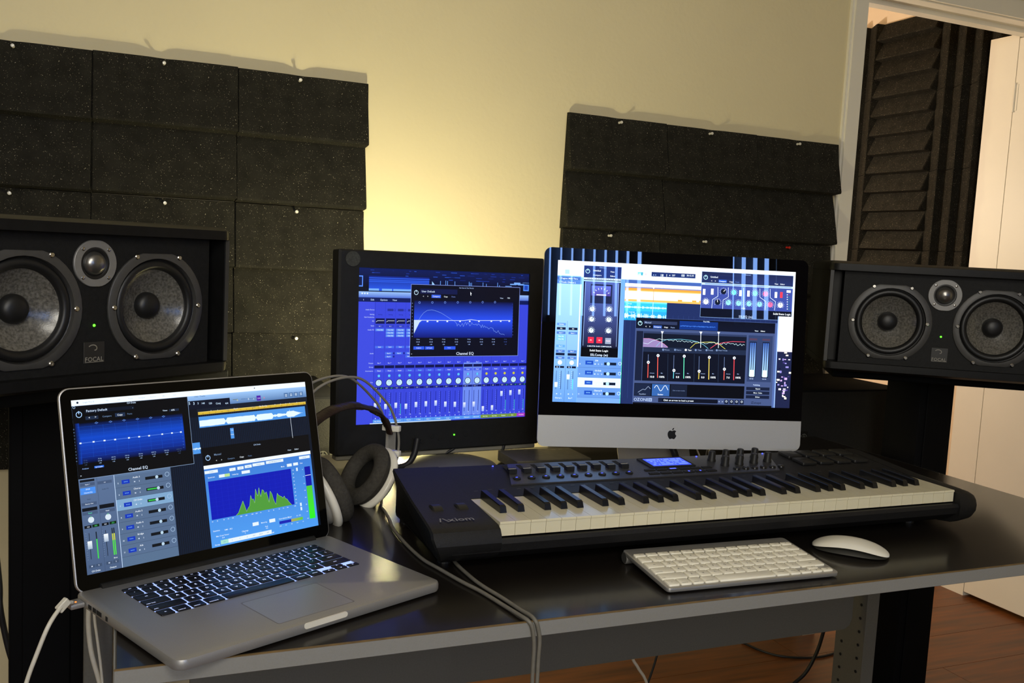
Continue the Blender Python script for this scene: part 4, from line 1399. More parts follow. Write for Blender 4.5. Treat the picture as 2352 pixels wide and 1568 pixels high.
t~169.7~485.7~9~+++~7fc0ff~c~7
t~207~474.2~8.5~Audio 6~eef6ff~c~6
t~199~490.2~7~M~dceaff~c~6
t~217~490.2~7~S~dceaff~c~6
r~244.9~479.2~312.9~490.2~0e141c~6
c~288~484.7~6~b8d4e8~8
o~332.1~480.2~8~1.6~a8c4e4~6
r~128.3~505.3~346.7~546.5~566d8e~4
r~128.3~546.5~346.7~547.5~3a4c66~5
t~140.3~530.4~7.5~10~dceaff~c~6
r~154.8~520.4~184.8~535.4~1438b8~6
t~169.8~527.9~9~+++~7fc0ff~c~7
t~206.2~516.4~8.5~Bridge~eef6ff~c~6
t~198.2~532.4~7~M~dceaff~c~6
t~216.2~532.4~7~S~dceaff~c~6
r~245.1~521.4~313.1~532.4~0e141c~6
c~288.2~526.9~6~b8d4e8~8
o~332.3~522.4~8~1.6~a8c4e4~6
r~128.3~547.5~346.7~588.7~566d8e~4
r~128.3~588.7~346.7~589.7~3a4c66~5
t~140.3~572.6~7.5~11~dceaff~c~6
r~155~562.6~185~577.6~1438b8~6
t~170~570.1~9~+++~7fc0ff~c~7
t~205.3~558.6~8.5~Ads~eef6ff~c~6
t~197.3~574.6~7~M~dceaff~c~6
t~215.3~574.6~7~S~dceaff~c~6
r~245.3~563.6~313.3~574.6~0e141c~6
c~288.2~569.1~6~b8d4e8~8
o~332.6~564.6~8~1.6~a8c4e4~6
r~128.3~589.7~346.7~625~57708f~4
r~484.1~230.1~987.6~625~05070d~5
t~731.7~244.3~8.5~CH Dubs~9fb8d8~c~7
o~506.4~271.9~9.5~2.5~a8d0ff~7
r~505.1~259.9~507.7~269.9~a8d0ff~8
t~533.5~262.4~11~Manual~7088a8~l~7
t~542~286.4~9~<~f0f8ff~c~7
t~564.7~286.5~9~>~f0f8ff~c~7
t~607.1~286.2~8~Compare~6a86ac~c~7
t~655.9~286.1~8.5~Copy~f0f8ff~c~7
t~693.2~286.1~8~Paste~5a7498~c~7
t~883.9~285.8~8~View:~c8dcf4~c~7
t~920.2~285.9~8~Editor~e0f0ff~c~7
r~484.1~301.1~987.6~315.1~f2f9ff~6
t~735.8~308.1~7~Voxengo SPAN~b0c8e0~c~7
g~484.1~315.1~987.6~625~3f7fd8~4f9cf0~v~6
r~485.6~322~543~334~e6f2fa~7
t~514.3~328~5.5~Presets~7f9cc0~c~8
r~594.2~325~621.8~337~e6f2fa~7
t~608~331~5.5~A~7f9cc0~c~8
r~630.2~324.2~658.7~336.2~e6f2fa~7
t~644.5~330.2~5.5~A>B~7f9cc0~c~8
r~664.2~322.4~696.3~334.4~e6f2fa~7
t~680.2~328.4~5.5~Reset~7f9cc0~c~8
r~700.6~320.1~757~332.1~e6f2fa~7
t~728.8~326.1~5.5~Routing~7f9cc0~c~8
r~764.1~318.3~848.3~330.3~e6f2fa~7
t~806.2~324.3~5.5~HIDE METERING STATS~7f9cc0~c~8
r~927.1~319.6~981.8~331.6~e6f2fa~7
t~954.4~325.6~5.5~Settings~7f9cc0~c~8
t~512.2~349.6~7.5~Spectrum~e8f6ff~c~7
r~545.5~344.4~570.5~356.4~e6f2fa~7
r~570.6~344.4~593.6~356.4~b8e090~7
r~647.3~343.5~685.3~355.5~e6f2fa~7
t~618.3~352~7.5~Underlay~e8f6ff~c~7
t~842~350.9~7.5~Mode~e8f6ff~c~7
r~863.3~343.3~887.3~355.3~e6f2fa~7
r~894.8~342.6~918.8~354.6~e6f2fa~7
t~935~348.7~8~Out~f0f8ff~c~7
r~495.7~365~880.2~516.8~0a1ab4~7
r~495.7~365~496.3~516.8~1a2cc4~8
r~523.2~365~523.8~516.8~1a2cc4~8
r~550.6~365~551.2~516.8~1a2cc4~8
r~578.1~365~578.7~516.8~1a2cc4~8
r~605.6~365~606.2~516.8~1a2cc4~8
r~633~365~633.6~516.8~1a2cc4~8
r~660.5~365~661.1~516.8~1a2cc4~8
r~688~365~688.6~516.8~1a2cc4~8
r~715.4~365~716~516.8~1a2cc4~8
r~742.9~365~743.5~516.8~1a2cc4~8
r~770.3~365~770.9~516.8~1a2cc4~8
r~797.8~365~798.4~516.8~1a2cc4~8
r~825.3~365~825.9~516.8~1a2cc4~8
r~852.7~365~853.3~516.8~1a2cc4~8
r~495.7~365~880.2~365.6~1a2cc4~8
r~495.7~381.9~880.2~382.5~1a2cc4~8
r~495.7~398.7~880.2~399.3~1a2cc4~8
r~495.7~415.6~880.2~416.2~1a2cc4~8
r~495.7~432.5~880.2~433.1~1a2cc4~8
r~495.7~449.3~880.2~449.9~1a2cc4~8
r~495.7~466.2~880.2~466.8~1a2cc4~8
r~495.7~483.1~880.2~483.7~1a2cc4~8
r~495.7~500~880.2~500.6~1a2cc4~8
p~602.6,516.7 614.2,508.5 614.2,516.8 602.6,516.8~4f9a3c~9
p~614.2,508.5 625.9,487.6 625.9,516.8 614.2,516.8~4f9a3c~9
p~625.9,487.6 639.2,464.1 639.2,516.8 625.9,516.8~4f9a3c~9
p~639.2,464.1 645.3,485.1 645.3,516.8 639.2,516.8~4f9a3c~9
p~645.3,485.1 651,508.9 651,516.8 645.3,516.8~4f9a3c~9
p~651,508.9 660.1,496.1 660.1,516.8 651,516.8~4f9a3c~9
p~660.1,496.1 667.3,488.7 667.3,516.8 660.1,516.8~4f9a3c~9
p~667.3,488.7 677,447.1 677,516.8 667.3,516.8~4f9a3c~9
p~677,447.1 680.9,465 680.9,516.8 677,516.8~4f9a3c~9
p~680.9,465 687.6,463.1 687.6,516.8 680.9,516.8~4f9a3c~9
p~687.6,463.1 692.1,481.1 692.1,516.8 687.6,516.8~4f9a3c~9
p~692.1,481.1 702.1,424.9 702.1,516.8 692.1,516.8~4f9a3c~9
p~702.1,424.9 705.7,445.7 705.7,516.8 702.1,516.8~4f9a3c~9
p~705.7,445.7 709.9,455.1 709.9,516.8 705.7,516.8~4f9a3c~9
p~709.9,455.1 718.2,421.5 718.2,516.8 709.9,516.8~4f9a3c~9
p~718.2,421.5 720.6,448 720.6,516.8 718.2,516.8~4f9a3c~9
p~720.6,448 723.8,460.1 723.8,516.8 720.6,516.8~4f9a3c~9
p~723.8,460.1 732.1,432.3 732.1,516.8 723.8,516.8~4f9a3c~9
p~732.1,432.3 738.3,436.2 738.3,516.8 732.1,516.8~4f9a3c~9
p~738.3,436.2 743.3,451.5 743.3,516.8 738.3,516.8~4f9a3c~9
p~743.3,451.5 750.7,443.9 750.7,516.8 743.3,516.8~4f9a3c~9
p~750.7,443.9 755.4,467.9 755.4,516.8 750.7,516.8~4f9a3c~9
p~755.4,467.9 759,488.9 759,516.8 755.4,516.8~4f9a3c~9
p~759,488.9 769.4,443.8 769.4,516.8 759,516.8~4f9a3c~9
p~769.4,443.8 776,456.5 776,516.8 769.4,516.8~4f9a3c~9
p~776,456.5 780.4,477.7 780.4,516.8 776,516.8~4f9a3c~9
p~780.4,477.7 785.4,493.2 785.4,516.8 780.4,516.8~4f9a3c~9
p~785.4,493.2 790.4,502.8 790.4,516.8 785.4,516.8~4f9a3c~9
p~790.4,502.8 801.5,457.4 801.5,516.8 790.4,516.8~4f9a3c~9
p~801.5,457.4 807.2,467.2 807.2,516.8 801.5,516.8~4f9a3c~9
p~807.2,467.2 813.5,471.1 813.5,516.8 807.2,516.8~4f9a3c~9
p~813.5,471.1 821.2,475.2 821.2,516.8 813.5,516.8~4f9a3c~9
p~821.2,475.2 827.3,482.1 827.3,516.8 821.2,516.8~4f9a3c~9
p~827.3,482.1 833.6,474.2 833.6,516.8 827.3,516.8~4f9a3c~9
p~833.6,474.2 839.1,486.9 839.1,516.8 833.6,516.8~4f9a3c~9
p~839.1,486.9 845.8,488 845.8,516.8 839.1,516.8~4f9a3c~9
p~845.8,488 852.6,500.9 852.6,516.8 845.8,516.8~4f9a3c~9
p~852.6,500.9 861.8,511.3 861.8,516.8 852.6,516.8~4f9a3c~9
p~861.8,511.3 866.1,516.8 866.1,516.8 861.8,516.8~4f9a3c~9
l~602.6,516.7 614.2,508.5 625.9,487.6 639.2,464.1 645.3,485.1 651,508.9 660.1,496.1 667.3,488.7 677,447.1 680.9,465 687.6,463.1 692.1,481.1 702.1,424.9 705.7,445.7 709.9,455.1 718.2,421.5 720.6,448 723.8,460.1 732.1,432.3 738.3,436.2 743.3,451.5 750.7,443.9 755.4,467.9 759,488.9 769.4,443.8 776,456.5 780.4,477.7 785.4,493.2 790.4,502.8 801.5,457.4 807.2,467.2 813.5,471.1 821.2,475.2 827.3,482.1 833.6,474.2 839.1,486.9 845.8,488 852.6,500.9 861.8,511.3 866.1,516.8~1.3~90d070~10
t~497.8~523.8~6~20~e4f4ff~c~8
t~519.1~523.8~6~30~e4f4ff~c~8
t~547.9~523.8~6~50~e4f4ff~c~8
t~567.1~523.8~6~70~e4f4ff~c~8
t~587~523.8~6~100~e4f4ff~c~8
t~624.9~523.8~6~200~e4f4ff~c~8
t~648.5~523.8~6~300~e4f4ff~c~8
t~676.2~523.8~6~400~e4f4ff~c~8
t~695.6~523.8~6~600~e4f4ff~c~8
t~715.3~523.8~6~1k~e4f4ff~c~8
t~753.6~523.8~6~2k~e4f4ff~c~8
t~776.4~523.8~6~3k~e4f4ff~c~8
t~804.1~523.8~6~5k~e4f4ff~c~8
t~823.8~523.8~6~7k~e4f4ff~c~8
t~844.4~523.8~6~10k~e4f4ff~c~8
t~882.5~523.8~6~20k~e4f4ff~c~8
t~889.2~373~6~-18~e4f4ff~c~8
t~889.2~388.5~6~-24~e4f4ff~c~8
t~889.2~404.1~6~-30~e4f4ff~c~8
t~889.2~419.6~6~-36~e4f4ff~c~8
t~889.2~435.1~6~-42~e4f4ff~c~8
t~889.2~450.7~6~-48~e4f4ff~c~8
t~889.2~466.2~6~-54~e4f4ff~c~8
t~889.2~481.8~6~-60~e4f4ff~c~8
t~889.2~497.3~6~-66~e4f4ff~c~8
t~889.2~512.8~6~-72~e4f4ff~c~8
r~906.4~364.9~914.4~378.9~dff0fa~8
r~906.9~515.2~914.9~529.2~dff0fa~8
r~906.9~533.2~914.9~547.2~dff0fa~8
r~948~366.6~977.1~590.1~0a16a8~7
g~948~449.5~977.1~590.1~4fc840~2cf428~v~8
r~948~403.2~977.1~405.2~f0f8ff~9
t~938~376.6~6~0~e4f4ff~c~8
t~938~406.5~6~-6~e4f4ff~c~8
t~938~436.4~6~-12~e4f4ff~c~8
t~938~466.4~6~-18~e4f4ff~c~8
t~938~496.3~6~-24~e4f4ff~c~8
t~938~526.2~6~-30~e4f4ff~c~8
t~938~556.2~6~-36~e4f4ff~c~8
t~938~586.1~6~-42~e4f4ff~c~8
t~510.7~561.3~8~Statistics~e4f4ff~c~7
t~563.1~564.6~7.5~RMS  -18.2~e4f4ff~c~7
t~535.2~583.7~7.5~Max Crest Factor~e4f4ff~c~7
t~536.7~592.9~7~10.4~e4f4ff~c~7
t~635.2~584.5~8~Clippings~e4f4ff~c~7
t~635.5~593.1~7~0~e4f4ff~c~7
t~725.4~566~7.5~Metering~e4f4ff~c~7
t~735.3~584~7~Peak~e4f4ff~c~7
t~735.7~591.6~7~-0.2~e4f4ff~c~7
t~828.2~565.1~8~Correlation Meter~e8f6ff~c~7
t~893.9~566.1~7~0.1  0.2~e4f4ff~c~7
r~672.2~558.5~700.2~572.5~e6f2fa~8
r~750.6~558.3~778.6~572.3~e6f2fa~8
r~797.2~574.9~855.2~586.9~1424b4~8
g~855.2~574.9~913.2~586.9~b0a060~58c840~h~8
t~800.3~594.9~6~-0.8~e4f4ff~c~8
t~827.5~594.9~6~-0.6~e4f4ff~c~8
t~856.4~594.9~6~0.0~e4f4ff~c~8
t~884.2~594.9~6~0.4~e4f4ff~c~8
t~912.3~594.9~6~1.0~e4f4ff~c~8
t~508.6~616.1~8~Group~e8f6ff~c~7
r~524~601.8~558~617.8~a0e0d0~8
t~541~609.8~6~ALL~6f90b8~c~9
r~557.5~601.8~591.5~617.8~e6f2fa~8
t~574.5~609.8~6~2~6f90b8~c~9
r~591.4~601.8~625.4~617.8~e6f2fa~8
t~608.4~609.8~6~3~6f90b8~c~9
r~624.4~601.8~658.4~617.8~e6f2fa~8
t~641.4~609.8~6~4~6f90b8~c~9
r~656.6~601.8~690.6~617.8~e6f2fa~8
t~673.6~609.8~6~LR1~6f90b8~c~9
r~688.6~601.8~722.6~617.8~e6f2fa~8
t~705.6~609.8~6~SOLO~6f90b8~c~9
r~722.2~601.8~756.2~617.8~e6f2fa~8
t~739.2~609.8~6~RST~6f90b8~c~9
t~763.8~614.8~8~M*~e8f6ff~c~7
r~985.1~230.1~1000~625~0a1424~3'''
MONITOR_UI = r'''r~0~0~1000~800~050b22~0
g~0~0~1000~100~0a1a5a~02040e~v~1
r~948.2~9~959.2~12~2a55d0~2
r~833.7~34~849.8~37~1c3aa8~2
r~616.5~22~656.5~25~14287a~2
r~413.9~34~439.3~37~2a55d0~2
r~517~9~552.8~12~2a55d0~2
r~481.6~34~518.7~37~2a55d0~2
r~887.2~22~913.1~25~1c3aa8~2
r~259.1~22~277.5~25~1c3aa8~2
r~524.7~34~564.6~37~14287a~2
r~571.9~48~605.4~51~14287a~2
r~539.1~34~572.4~37~2a55d0~2
r~383.8~48~396.9~51~2a55d0~2
r~719.4~48~748.4~51~1c3aa8~2
r~505.5~48~529.5~51~2a55d0~2
r~668.6~48~705.4~51~2a55d0~2
r~373.2~48~396.8~51~1c3aa8~2
r~933.6~22~969.6~25~14287a~2
r~294.7~48~312.6~51~14287a~2
r~829.5~48~847.5~51~1c3aa8~2
r~504.5~34~542.4~37~14287a~2
r~878~34~909.2~37~1c3aa8~2
r~987.2~9~997.1~12~14287a~2
r~86.5~22~116.3~25~1c3aa8~2
r~756.7~22~792~25~1c3aa8~2
r~823.5~9~845~12~14287a~2
r~761.4~9~781~12~1c3aa8~2
r~277~9~287.7~12~1c3aa8~2
r~64.1~9~84~12~1c3aa8~2
r~812.7~22~844.2~25~14287a~2
r~696.9~48~723.8~51~1c3aa8~2
r~183.8~9~192~12~14287a~2
r~636.4~9~653.5~12~2a55d0~2
r~69.3~48~94.9~51~14287a~2
r~742.9~34~775.1~37~14287a~2
r~710.1~48~748.8~51~1c3aa8~2
r~667.8~34~702.6~37~1c3aa8~2
r~465.4~22~490~25~2a55d0~2
r~502.6~34~515.2~37~2a55d0~2
r~286.1~48~315~51~14287a~2
r~570.1~22~599.5~25~2a55d0~2
r~71.9~22~85.3~25~2a55d0~2
r~643.3~9~683.1~12~1c3aa8~2
r~718.2~9~734.2~12~14287a~2
r~256.8~34~273~37~2a55d0~2
r~304.8~9~317.6~12~2a55d0~2
r~428.3~9~452.7~12~1c3aa8~2
r~0~40~25~96~5a90ff~2
r~0~46~20~90~0a1648~3
g~57~40~392~115~12268a~2a5cf0~v~2
r~57~48~392~52~2f62f4~3
r~57~58~392~62~2f62f4~3
r~57~66~392~70~2f62f4~3
r~57~104~112~115~7ab4ff~4
r~128~104~184~115~7ab4ff~4
r~190~104~292~115~7ab4ff~4
r~370~104~392~115~7ab4ff~4
p~408,58 424,76 408,78~9fd0ff~4
r~455~54.8~458~92~6aa4ff~3
r~486~52~489~92~6aa4ff~3
r~497~53.6~500~92~6aa4ff~3
r~540~54.6~543~92~6aa4ff~3
r~625~54.3~628~92~6aa4ff~3
r~632~60.4~635~92~6aa4ff~3
r~640~59.3~643~92~6aa4ff~3
r~710~56.2~713~92~6aa4ff~3
r~730~62.8~733~92~6aa4ff~3
r~800~54.2~803~92~6aa4ff~3
r~812~68.1~815~92~6aa4ff~3
r~408~84~680~95~5f98f8~3
r~420~84~423~95~0c1a5a~4
r~442~84~445~95~0c1a5a~4
r~464~84~467~95~0c1a5a~4
r~486~84~489~95~0c1a5a~4
r~508~84~511~95~0c1a5a~4
r~530~84~533~95~0c1a5a~4
r~552~84~555~95~0c1a5a~4
r~574~84~577~95~0c1a5a~4
r~596~84~599~95~0c1a5a~4
r~618~84~621~95~0c1a5a~4
r~640~84~643~95~0c1a5a~4
r~662~84~665~95~0c1a5a~4
r~684~84~687~95~0c1a5a~4
r~850~73.9~890~70.9~7ab0ff~3
r~880~58~920~64.3~7ab0ff~3
r~905~62.4~945~50.5~7ab0ff~3
r~930~57.5~970~64.8~7ab0ff~3
r~960~50.4~1000~51.8~7ab0ff~3
r~965~60~1000~96~4f8cf8~4
r~971~66~994~90~2248b8~5
g~0~120~1000~150~9cc4ff~5070d8~v~3
c~22~130~4.5~e0f2ff~4
c~36~130~4.5~e0f2ff~4
c~50~130~4.5~e0f2ff~4
r~0~150~1000~172~0c1a5c~4
t~30~161~12~t~c0d8ff~c~5
t~78~161~12~Edit~c0d8ff~c~5
t~140~161~12~Options~c0d8ff~c~5
t~200~161~12~View~c0d8ff~c~5
r~0~172~1000~800~3a48e0~2
r~0~172~92~800~3f4de4~3
r~92~172~94~800~2432b8~4
t~90~212~8.5~Audio Device~c4d4ff~r~5
t~90~236~8.5~Setting~c4d4ff~r~5
t~90~250~8.5~Gain Reduction~c4d4ff~r~5
t~90~270~8.5~EQ~c4d4ff~r~5
t~90~294~8.5~Input~c4d4ff~r~5
t~90~315~8.5~Audio FX~c4d4ff~r~5
t~90~436~8.5~Sends~c4d4ff~r~5
t~90~486~8.5~Output~c4d4ff~r~5
t~90~506~8.5~Group~c4d4ff~r~5
t~90~526~8.5~Automation~c4d4ff~r~5
t~90~585~8.5~Pan~c4d4ff~r~5
t~90~612~8.5~dB~c4d4ff~r~5
r~149~172~150.5~800~2e3cc8~4
t~122~236~8~Setting~1c2690~c~5
r~97~256~147~284~0c1250~5
l~100,274 108,268 144,268~2~e4f0ff~6
r~98~290~142~302~3040c0~5
t~122~296~8~In 1~dce8ff~c~6
r~98~309~144~321~5f96f8~5
t~122~315~8~Chan EQ~eaf6ff~c~6
r~98~398~144~409~4a74f0~5
t~122~403~8~Send~eaf6ff~c~6
t~122~486~8~Bus 7~d4e2ff~c~6
r~96~498~148~513~0c1250~5
r~98~520~146~533~4a5cec~5
t~122~526~8.5~Read~dff0ff~c~6
c~122~552~7~60c8ff~6
r~113~549.5~131~554.5~1c3aa8~5
c~122~588~19~0c1250~5
c~122~588~16~c8ecff~6
r~121.1~574~122.9~584~5a78c8~7
r~95~610~121~622~10186a~5
t~108~616~8~0.0~c4d8ff~c~6
r~123~610~149~622~10186a~5
t~136~616~8~-3.7~50e890~c~6
r~104~640~106.5~755~161e80~5
r~131~640~134~755~161e80~5
r~124~644~128~645.5~8fa4ff~5
r~124~654.5~128~656~8fa4ff~5
r~124~665~128~666.5~8fa4ff~5
r~124~675.5~128~677~8fa4ff~5
r~124~686~128~687.5~8fa4ff~5
r~124~696.5~128~698~8fa4ff~5
r~124~707~128~708.5~8fa4ff~5
r~124~717.5~128~719~8fa4ff~5
r~124~728~128~729.5~8fa4ff~5
r~124~738.5~128~740~8fa4ff~5
r~124~749~128~750.5~8fa4ff~5
r~130.5~700~134.5~755~38a8c0~6
r~130.5~662~134.5~690~c8c860~7
g~98~692~113~720~f0f6ff~9cb4f8~v~7
t~130~757~9~I R~c0d4ff~c~6
t~108~772~8~M~c4d8ff~c~6
t~134~772~8~S~c4d8ff~c~6
r~94~778~150~796~5a9cf4~6
t~122~787~8.5~No..World~f0f8ff~c~7
r~206~172~207.5~800~2e3cc8~4
r~161~206~193~218~26309a~5
o~201~212~5~1.5~1c2690~5
t~179~236~8~Setting~1c2690~c~5
r~154~256~204~284~0c1250~5
l~157,274 165,268 201,268~2~e4f0ff~6
r~155~290~199~302~3040c0~5
t~179~296~8~In 1~dce8ff~c~6
r~155~309~201~321~5f96f8~5
t~179~315~8~Chan EQ~eaf6ff~c~6
r~155~324~201~336~5f96f8~5
t~179~330~8~Chan EQ~eaf6ff~c~6
r~155~339~201~351~5f96f8~5
t~179~345~8~Chan EQ~eaf6ff~c~6
r~155~398~201~409~4a74f0~5
t~179~403~8~Send~eaf6ff~c~6
r~153~430~193~442~4a74f0~5
t~173~436~8~Bus 8~eaf6ff~c~6
c~201~436~5~1c2690~6
r~153~447~193~459~4a74f0~5
t~173~453~8~Bus 8~eaf6ff~c~6
c~201~453~5~1c2690~6
t~179~486~8~Bus 7~d4e2ff~c~6
r~153~498~205~513~0c1250~5
r~155~520~203~533~4a5cec~5
t~179~526~8.5~Read~dff0ff~c~6
c~179~552~7~60c8ff~6
r~170~549.5~188~554.5~1c3aa8~5
c~179~588~19~0c1250~5
c~179~588~16~c8ecff~6
r~178.1~574~179.9~584~5a78c8~7
r~152~610~178~622~10186a~5
t~165~616~8~12.0~c4d8ff~c~6
r~180~610~206~622~10186a~5
t~193~616~8~-3.7~50e890~c~6
r~161~640~163.5~755~161e80~5
r~188~640~191~755~161e80~5
r~181~644~185~645.5~8fa4ff~5
r~181~654.5~185~656~8fa4ff~5
r~181~665~185~666.5~8fa4ff~5
r~181~675.5~185~677~8fa4ff~5
r~181~686~185~687.5~8fa4ff~5
r~181~696.5~185~698~8fa4ff~5
r~181~707~185~708.5~8fa4ff~5
r~181~717.5~185~719~8fa4ff~5
r~181~728~185~729.5~8fa4ff~5
r~181~738.5~185~740~8fa4ff~5
r~181~749~185~750.5~8fa4ff~5
r~187.5~700~191.5~755~38a8c0~6
g~155~698~170~726~f0f6ff~9cb4f8~v~7
t~187~757~9~I R~c0d4ff~c~6
t~165~772~8~M~c4d8ff~c~6
t~191~772~8~S~c4d8ff~c~6
r~151~778~207~796~5a9cf4~6
t~179~787~8.5~Lead~f0f8ff~c~7
r~263~172~264.5~800~2e3cc8~4
r~218~206~250~218~26309a~5
o~258~212~5~1.5~1c2690~5
t~236~236~8~Setting~1c2690~c~5
r~211~256~261~284~0c1250~5
l~214,274 222,268 258,268~2~e4f0ff~6
r~212~290~256~302~3040c0~5
t~236~296~8~In 1~dce8ff~c~6
r~212~309~258~321~5f96f8~5
t~236~315~8~Chan EQ~eaf6ff~c~6
r~212~324~258~336~5f96f8~5
t~236~330~8~Chan EQ~eaf6ff~c~6
r~212~339~258~351~5f96f8~5
t~236~345~8~Chan EQ~eaf6ff~c~6
r~212~398~258~409~4a74f0~5
t~236~403~8~Send~eaf6ff~c~6
r~210~430~250~442~4a74f0~5
t~230~436~8~Bus 8~eaf6ff~c~6
c~258~436~5~1c2690~6
t~236~486~8~Bus 7~d4e2ff~c~6
r~210~498~262~513~0c1250~5
r~212~520~260~533~4a5cec~5
t~236~526~8.5~Read~dff0ff~c~6
c~236~552~7~60c8ff~6
r~227~549.5~245~554.5~1c3aa8~5
c~236~588~19~0c1250~5
c~236~588~16~c8ecff~6
r~235.1~574~236.9~584~5a78c8~7
r~209~610~235~622~10186a~5
t~222~616~8~12.0~c4d8ff~c~6
r~237~610~263~622~10186a~5
t~250~616~8~-3.7~50e890~c~6
r~218~640~220.5~755~161e80~5
r~245~640~248~755~161e80~5
r~238~644~242~645.5~8fa4ff~5
r~238~654.5~242~656~8fa4ff~5
r~238~665~242~666.5~8fa4ff~5
r~238~675.5~242~677~8fa4ff~5
r~238~686~242~687.5~8fa4ff~5
r~238~696.5~242~698~8fa4ff~5
r~238~707~242~708.5~8fa4ff~5
r~238~717.5~242~719~8fa4ff~5
r~238~728~242~729.5~8fa4ff~5
r~238~738.5~242~740~8fa4ff~5
r~238~749~242~750.5~8fa4ff~5
r~244.5~700~248.5~755~38a8c0~6
g~212~694~227~722~f0f6ff~9cb4f8~v~7
t~244~757~9~I R~c0d4ff~c~6
t~222~772~8~M~c4d8ff~c~6
t~248~772~8~S~c4d8ff~c~6
r~208~778~264~796~5a9cf4~6
t~236~787~8.5~Vox 2~f0f8ff~c~7
r~320~172~321.5~800~2e3cc8~4
r~275~206~307~218~26309a~5
o~315~212~5~1.5~1c2690~5
t~293~236~8~Setting~1c2690~c~5
r~268~256~318~284~0c1250~5
l~271,274 279,268 315,268~2~e4f0ff~6
r~269~290~313~302~3040c0~5
t~293~296~8~In 1~dce8ff~c~6
r~269~309~315~321~5f96f8~5
t~293~315~8~Chan EQ~eaf6ff~c~6
r~269~324~315~336~5f96f8~5
t~293~330~8~Chan EQ~eaf6ff~c~6
r~269~339~315~351~5f96f8~5
t~293~345~8~Chan EQ~eaf6ff~c~6
r~269~398~315~409~4a74f0~5
t~293~403~8~Send~eaf6ff~c~6
r~267~430~307~442~4a74f0~5
t~287~436~8~Bus 8~eaf6ff~c~6
c~315~436~5~1c2690~6
r~267~447~307~459~4a74f0~5
t~287~453~8~Bus 8~eaf6ff~c~6
c~315~453~5~1c2690~6
t~293~486~8~Bus 7~d4e2ff~c~6
r~267~498~319~513~0c1250~5
r~269~520~317~533~4a5cec~5
t~293~526~8.5~Read~70e8ff~c~6
c~293~552~7~60c8ff~6
r~284~549.5~302~554.5~1c3aa8~5
c~293~588~19~0c1250~5
c~293~588~16~c8ecff~6
r~292.1~574~293.9~584~5a78c8~7
r~266~610~292~622~10186a~5
t~279~616~8~12.0~c4d8ff~c~6
r~294~610~320~622~10186a~5
r~275~640~277.5~755~161e80~5
r~302~640~305~755~161e80~5
r~295~644~299~645.5~8fa4ff~5
r~295~654.5~299~656~8fa4ff~5
r~295~665~299~666.5~8fa4ff~5
r~295~675.5~299~677~8fa4ff~5
r~295~686~299~687.5~8fa4ff~5
r~295~696.5~299~698~8fa4ff~5
r~295~707~299~708.5~8fa4ff~5
r~295~717.5~299~719~8fa4ff~5
r~295~728~299~729.5~8fa4ff~5
r~295~738.5~299~740~8fa4ff~5
r~295~749~299~750.5~8fa4ff~5
g~269~701~284~729~f0f6ff~9cb4f8~v~7
t~301~757~9~I R~c0d4ff~c~6
t~279~772~8~M~c4d8ff~c~6
t~305~772~8~S~c4d8ff~c~6
r~265~778~321~796~5a9cf4~6
t~293~787~8.5~Vox 3~f0f8ff~c~7
r~377~172~378.5~800~2e3cc8~4
t~350~486~8~Bus 7~d4e2ff~c~6
r~324~498~376~513~0c1250~5
r~326~520~374~533~4a5cec~5
t~350~526~8.5~Read~70e8ff~c~6
c~350~552~7~60c8ff~6
r~341~549.5~359~554.5~1c3aa8~5
c~350~588~19~0c1250~5
c~350~588~16~c8ecff~6
r~349.1~574~350.9~584~5a78c8~7
r~323~610~349~622~10186a~5
t~336~616~8~11.0~c4d8ff~c~6
r~351~610~377~622~10186a~5
r~332~640~334.5~755~161e80~5
r~359~640~362~755~161e80~5
r~352~644~356~645.5~8fa4ff~5
r~352~654.5~356~656~8fa4ff~5
r~352~665~356~666.5~8fa4ff~5
r~352~675.5~356~677~8fa4ff~5
r~352~686~356~687.5~8fa4ff~5
r~352~696.5~356~698~8fa4ff~5
r~352~707~356~708.5~8fa4ff~5
r~352~717.5~356~719~8fa4ff~5
r~352~728~356~729.5~8fa4ff~5
r~352~738.5~356~740~8fa4ff~5
r~352~749~356~750.5~8fa4ff~5
g~326~694~341~722~f0f6ff~9cb4f8~v~7
t~358~757~9~I R~c0d4ff~c~6
t~336~772~8~M~c4d8ff~c~6
t~362~772~8~S~c4d8ff~c~6
r~322~778~378~796~5a9cf4~6
t~350~787~8.5~V Dub~f0f8ff~c~7
r~434~172~435.5~800~2e3cc8~4
t~407~486~8~Bus 7~d4e2ff~c~6
r~381~498~433~513~0c1250~5
r~383~520~431~533~4a5cec~5
t~407~526~8.5~Read~70e8ff~c~6
c~407~552~7~60c8ff~6
r~398~549.5~416~554.5~1c3aa8~5
c~407~588~19~0c1250~5
c~407~588~16~c8ecff~6
r~406.1~574~407.9~584~5a78c8~7
r~380~610~406~622~10186a~5
t~393~616~8~11.0~c4d8ff~c~6
r~408~610~434~622~10186a~5
r~389~640~391.5~755~161e80~5
r~416~640~419~755~161e80~5
r~409~644~413~645.5~8fa4ff~5
r~409~654.5~413~656~8fa4ff~5
r~409~665~413~666.5~8fa4ff~5
r~409~675.5~413~677~8fa4ff~5
r~409~686~413~687.5~8fa4ff~5
r~409~696.5~413~698~8fa4ff~5
r~409~707~413~708.5~8fa4ff~5
r~409~717.5~413~719~8fa4ff~5
r~409~728~413~729.5~8fa4ff~5
r~409~738.5~413~740~8fa4ff~5
r~409~749~413~750.5~8fa4ff~5
g~383~692~398~720~f0f6ff~9cb4f8~v~7
t~415~757~9~I R~c0d4ff~c~6
t~393~772~8~M~c4d8ff~c~6
t~419~772~8~S~c4d8ff~c~6
r~379~778~435~796~5a9cf4~6
t~407~787~8.5~Dub 2~f0f8ff~c~7
r~491~172~492.5~800~2e3cc8~4
t~464~486~8~Bus 7~d4e2ff~c~6
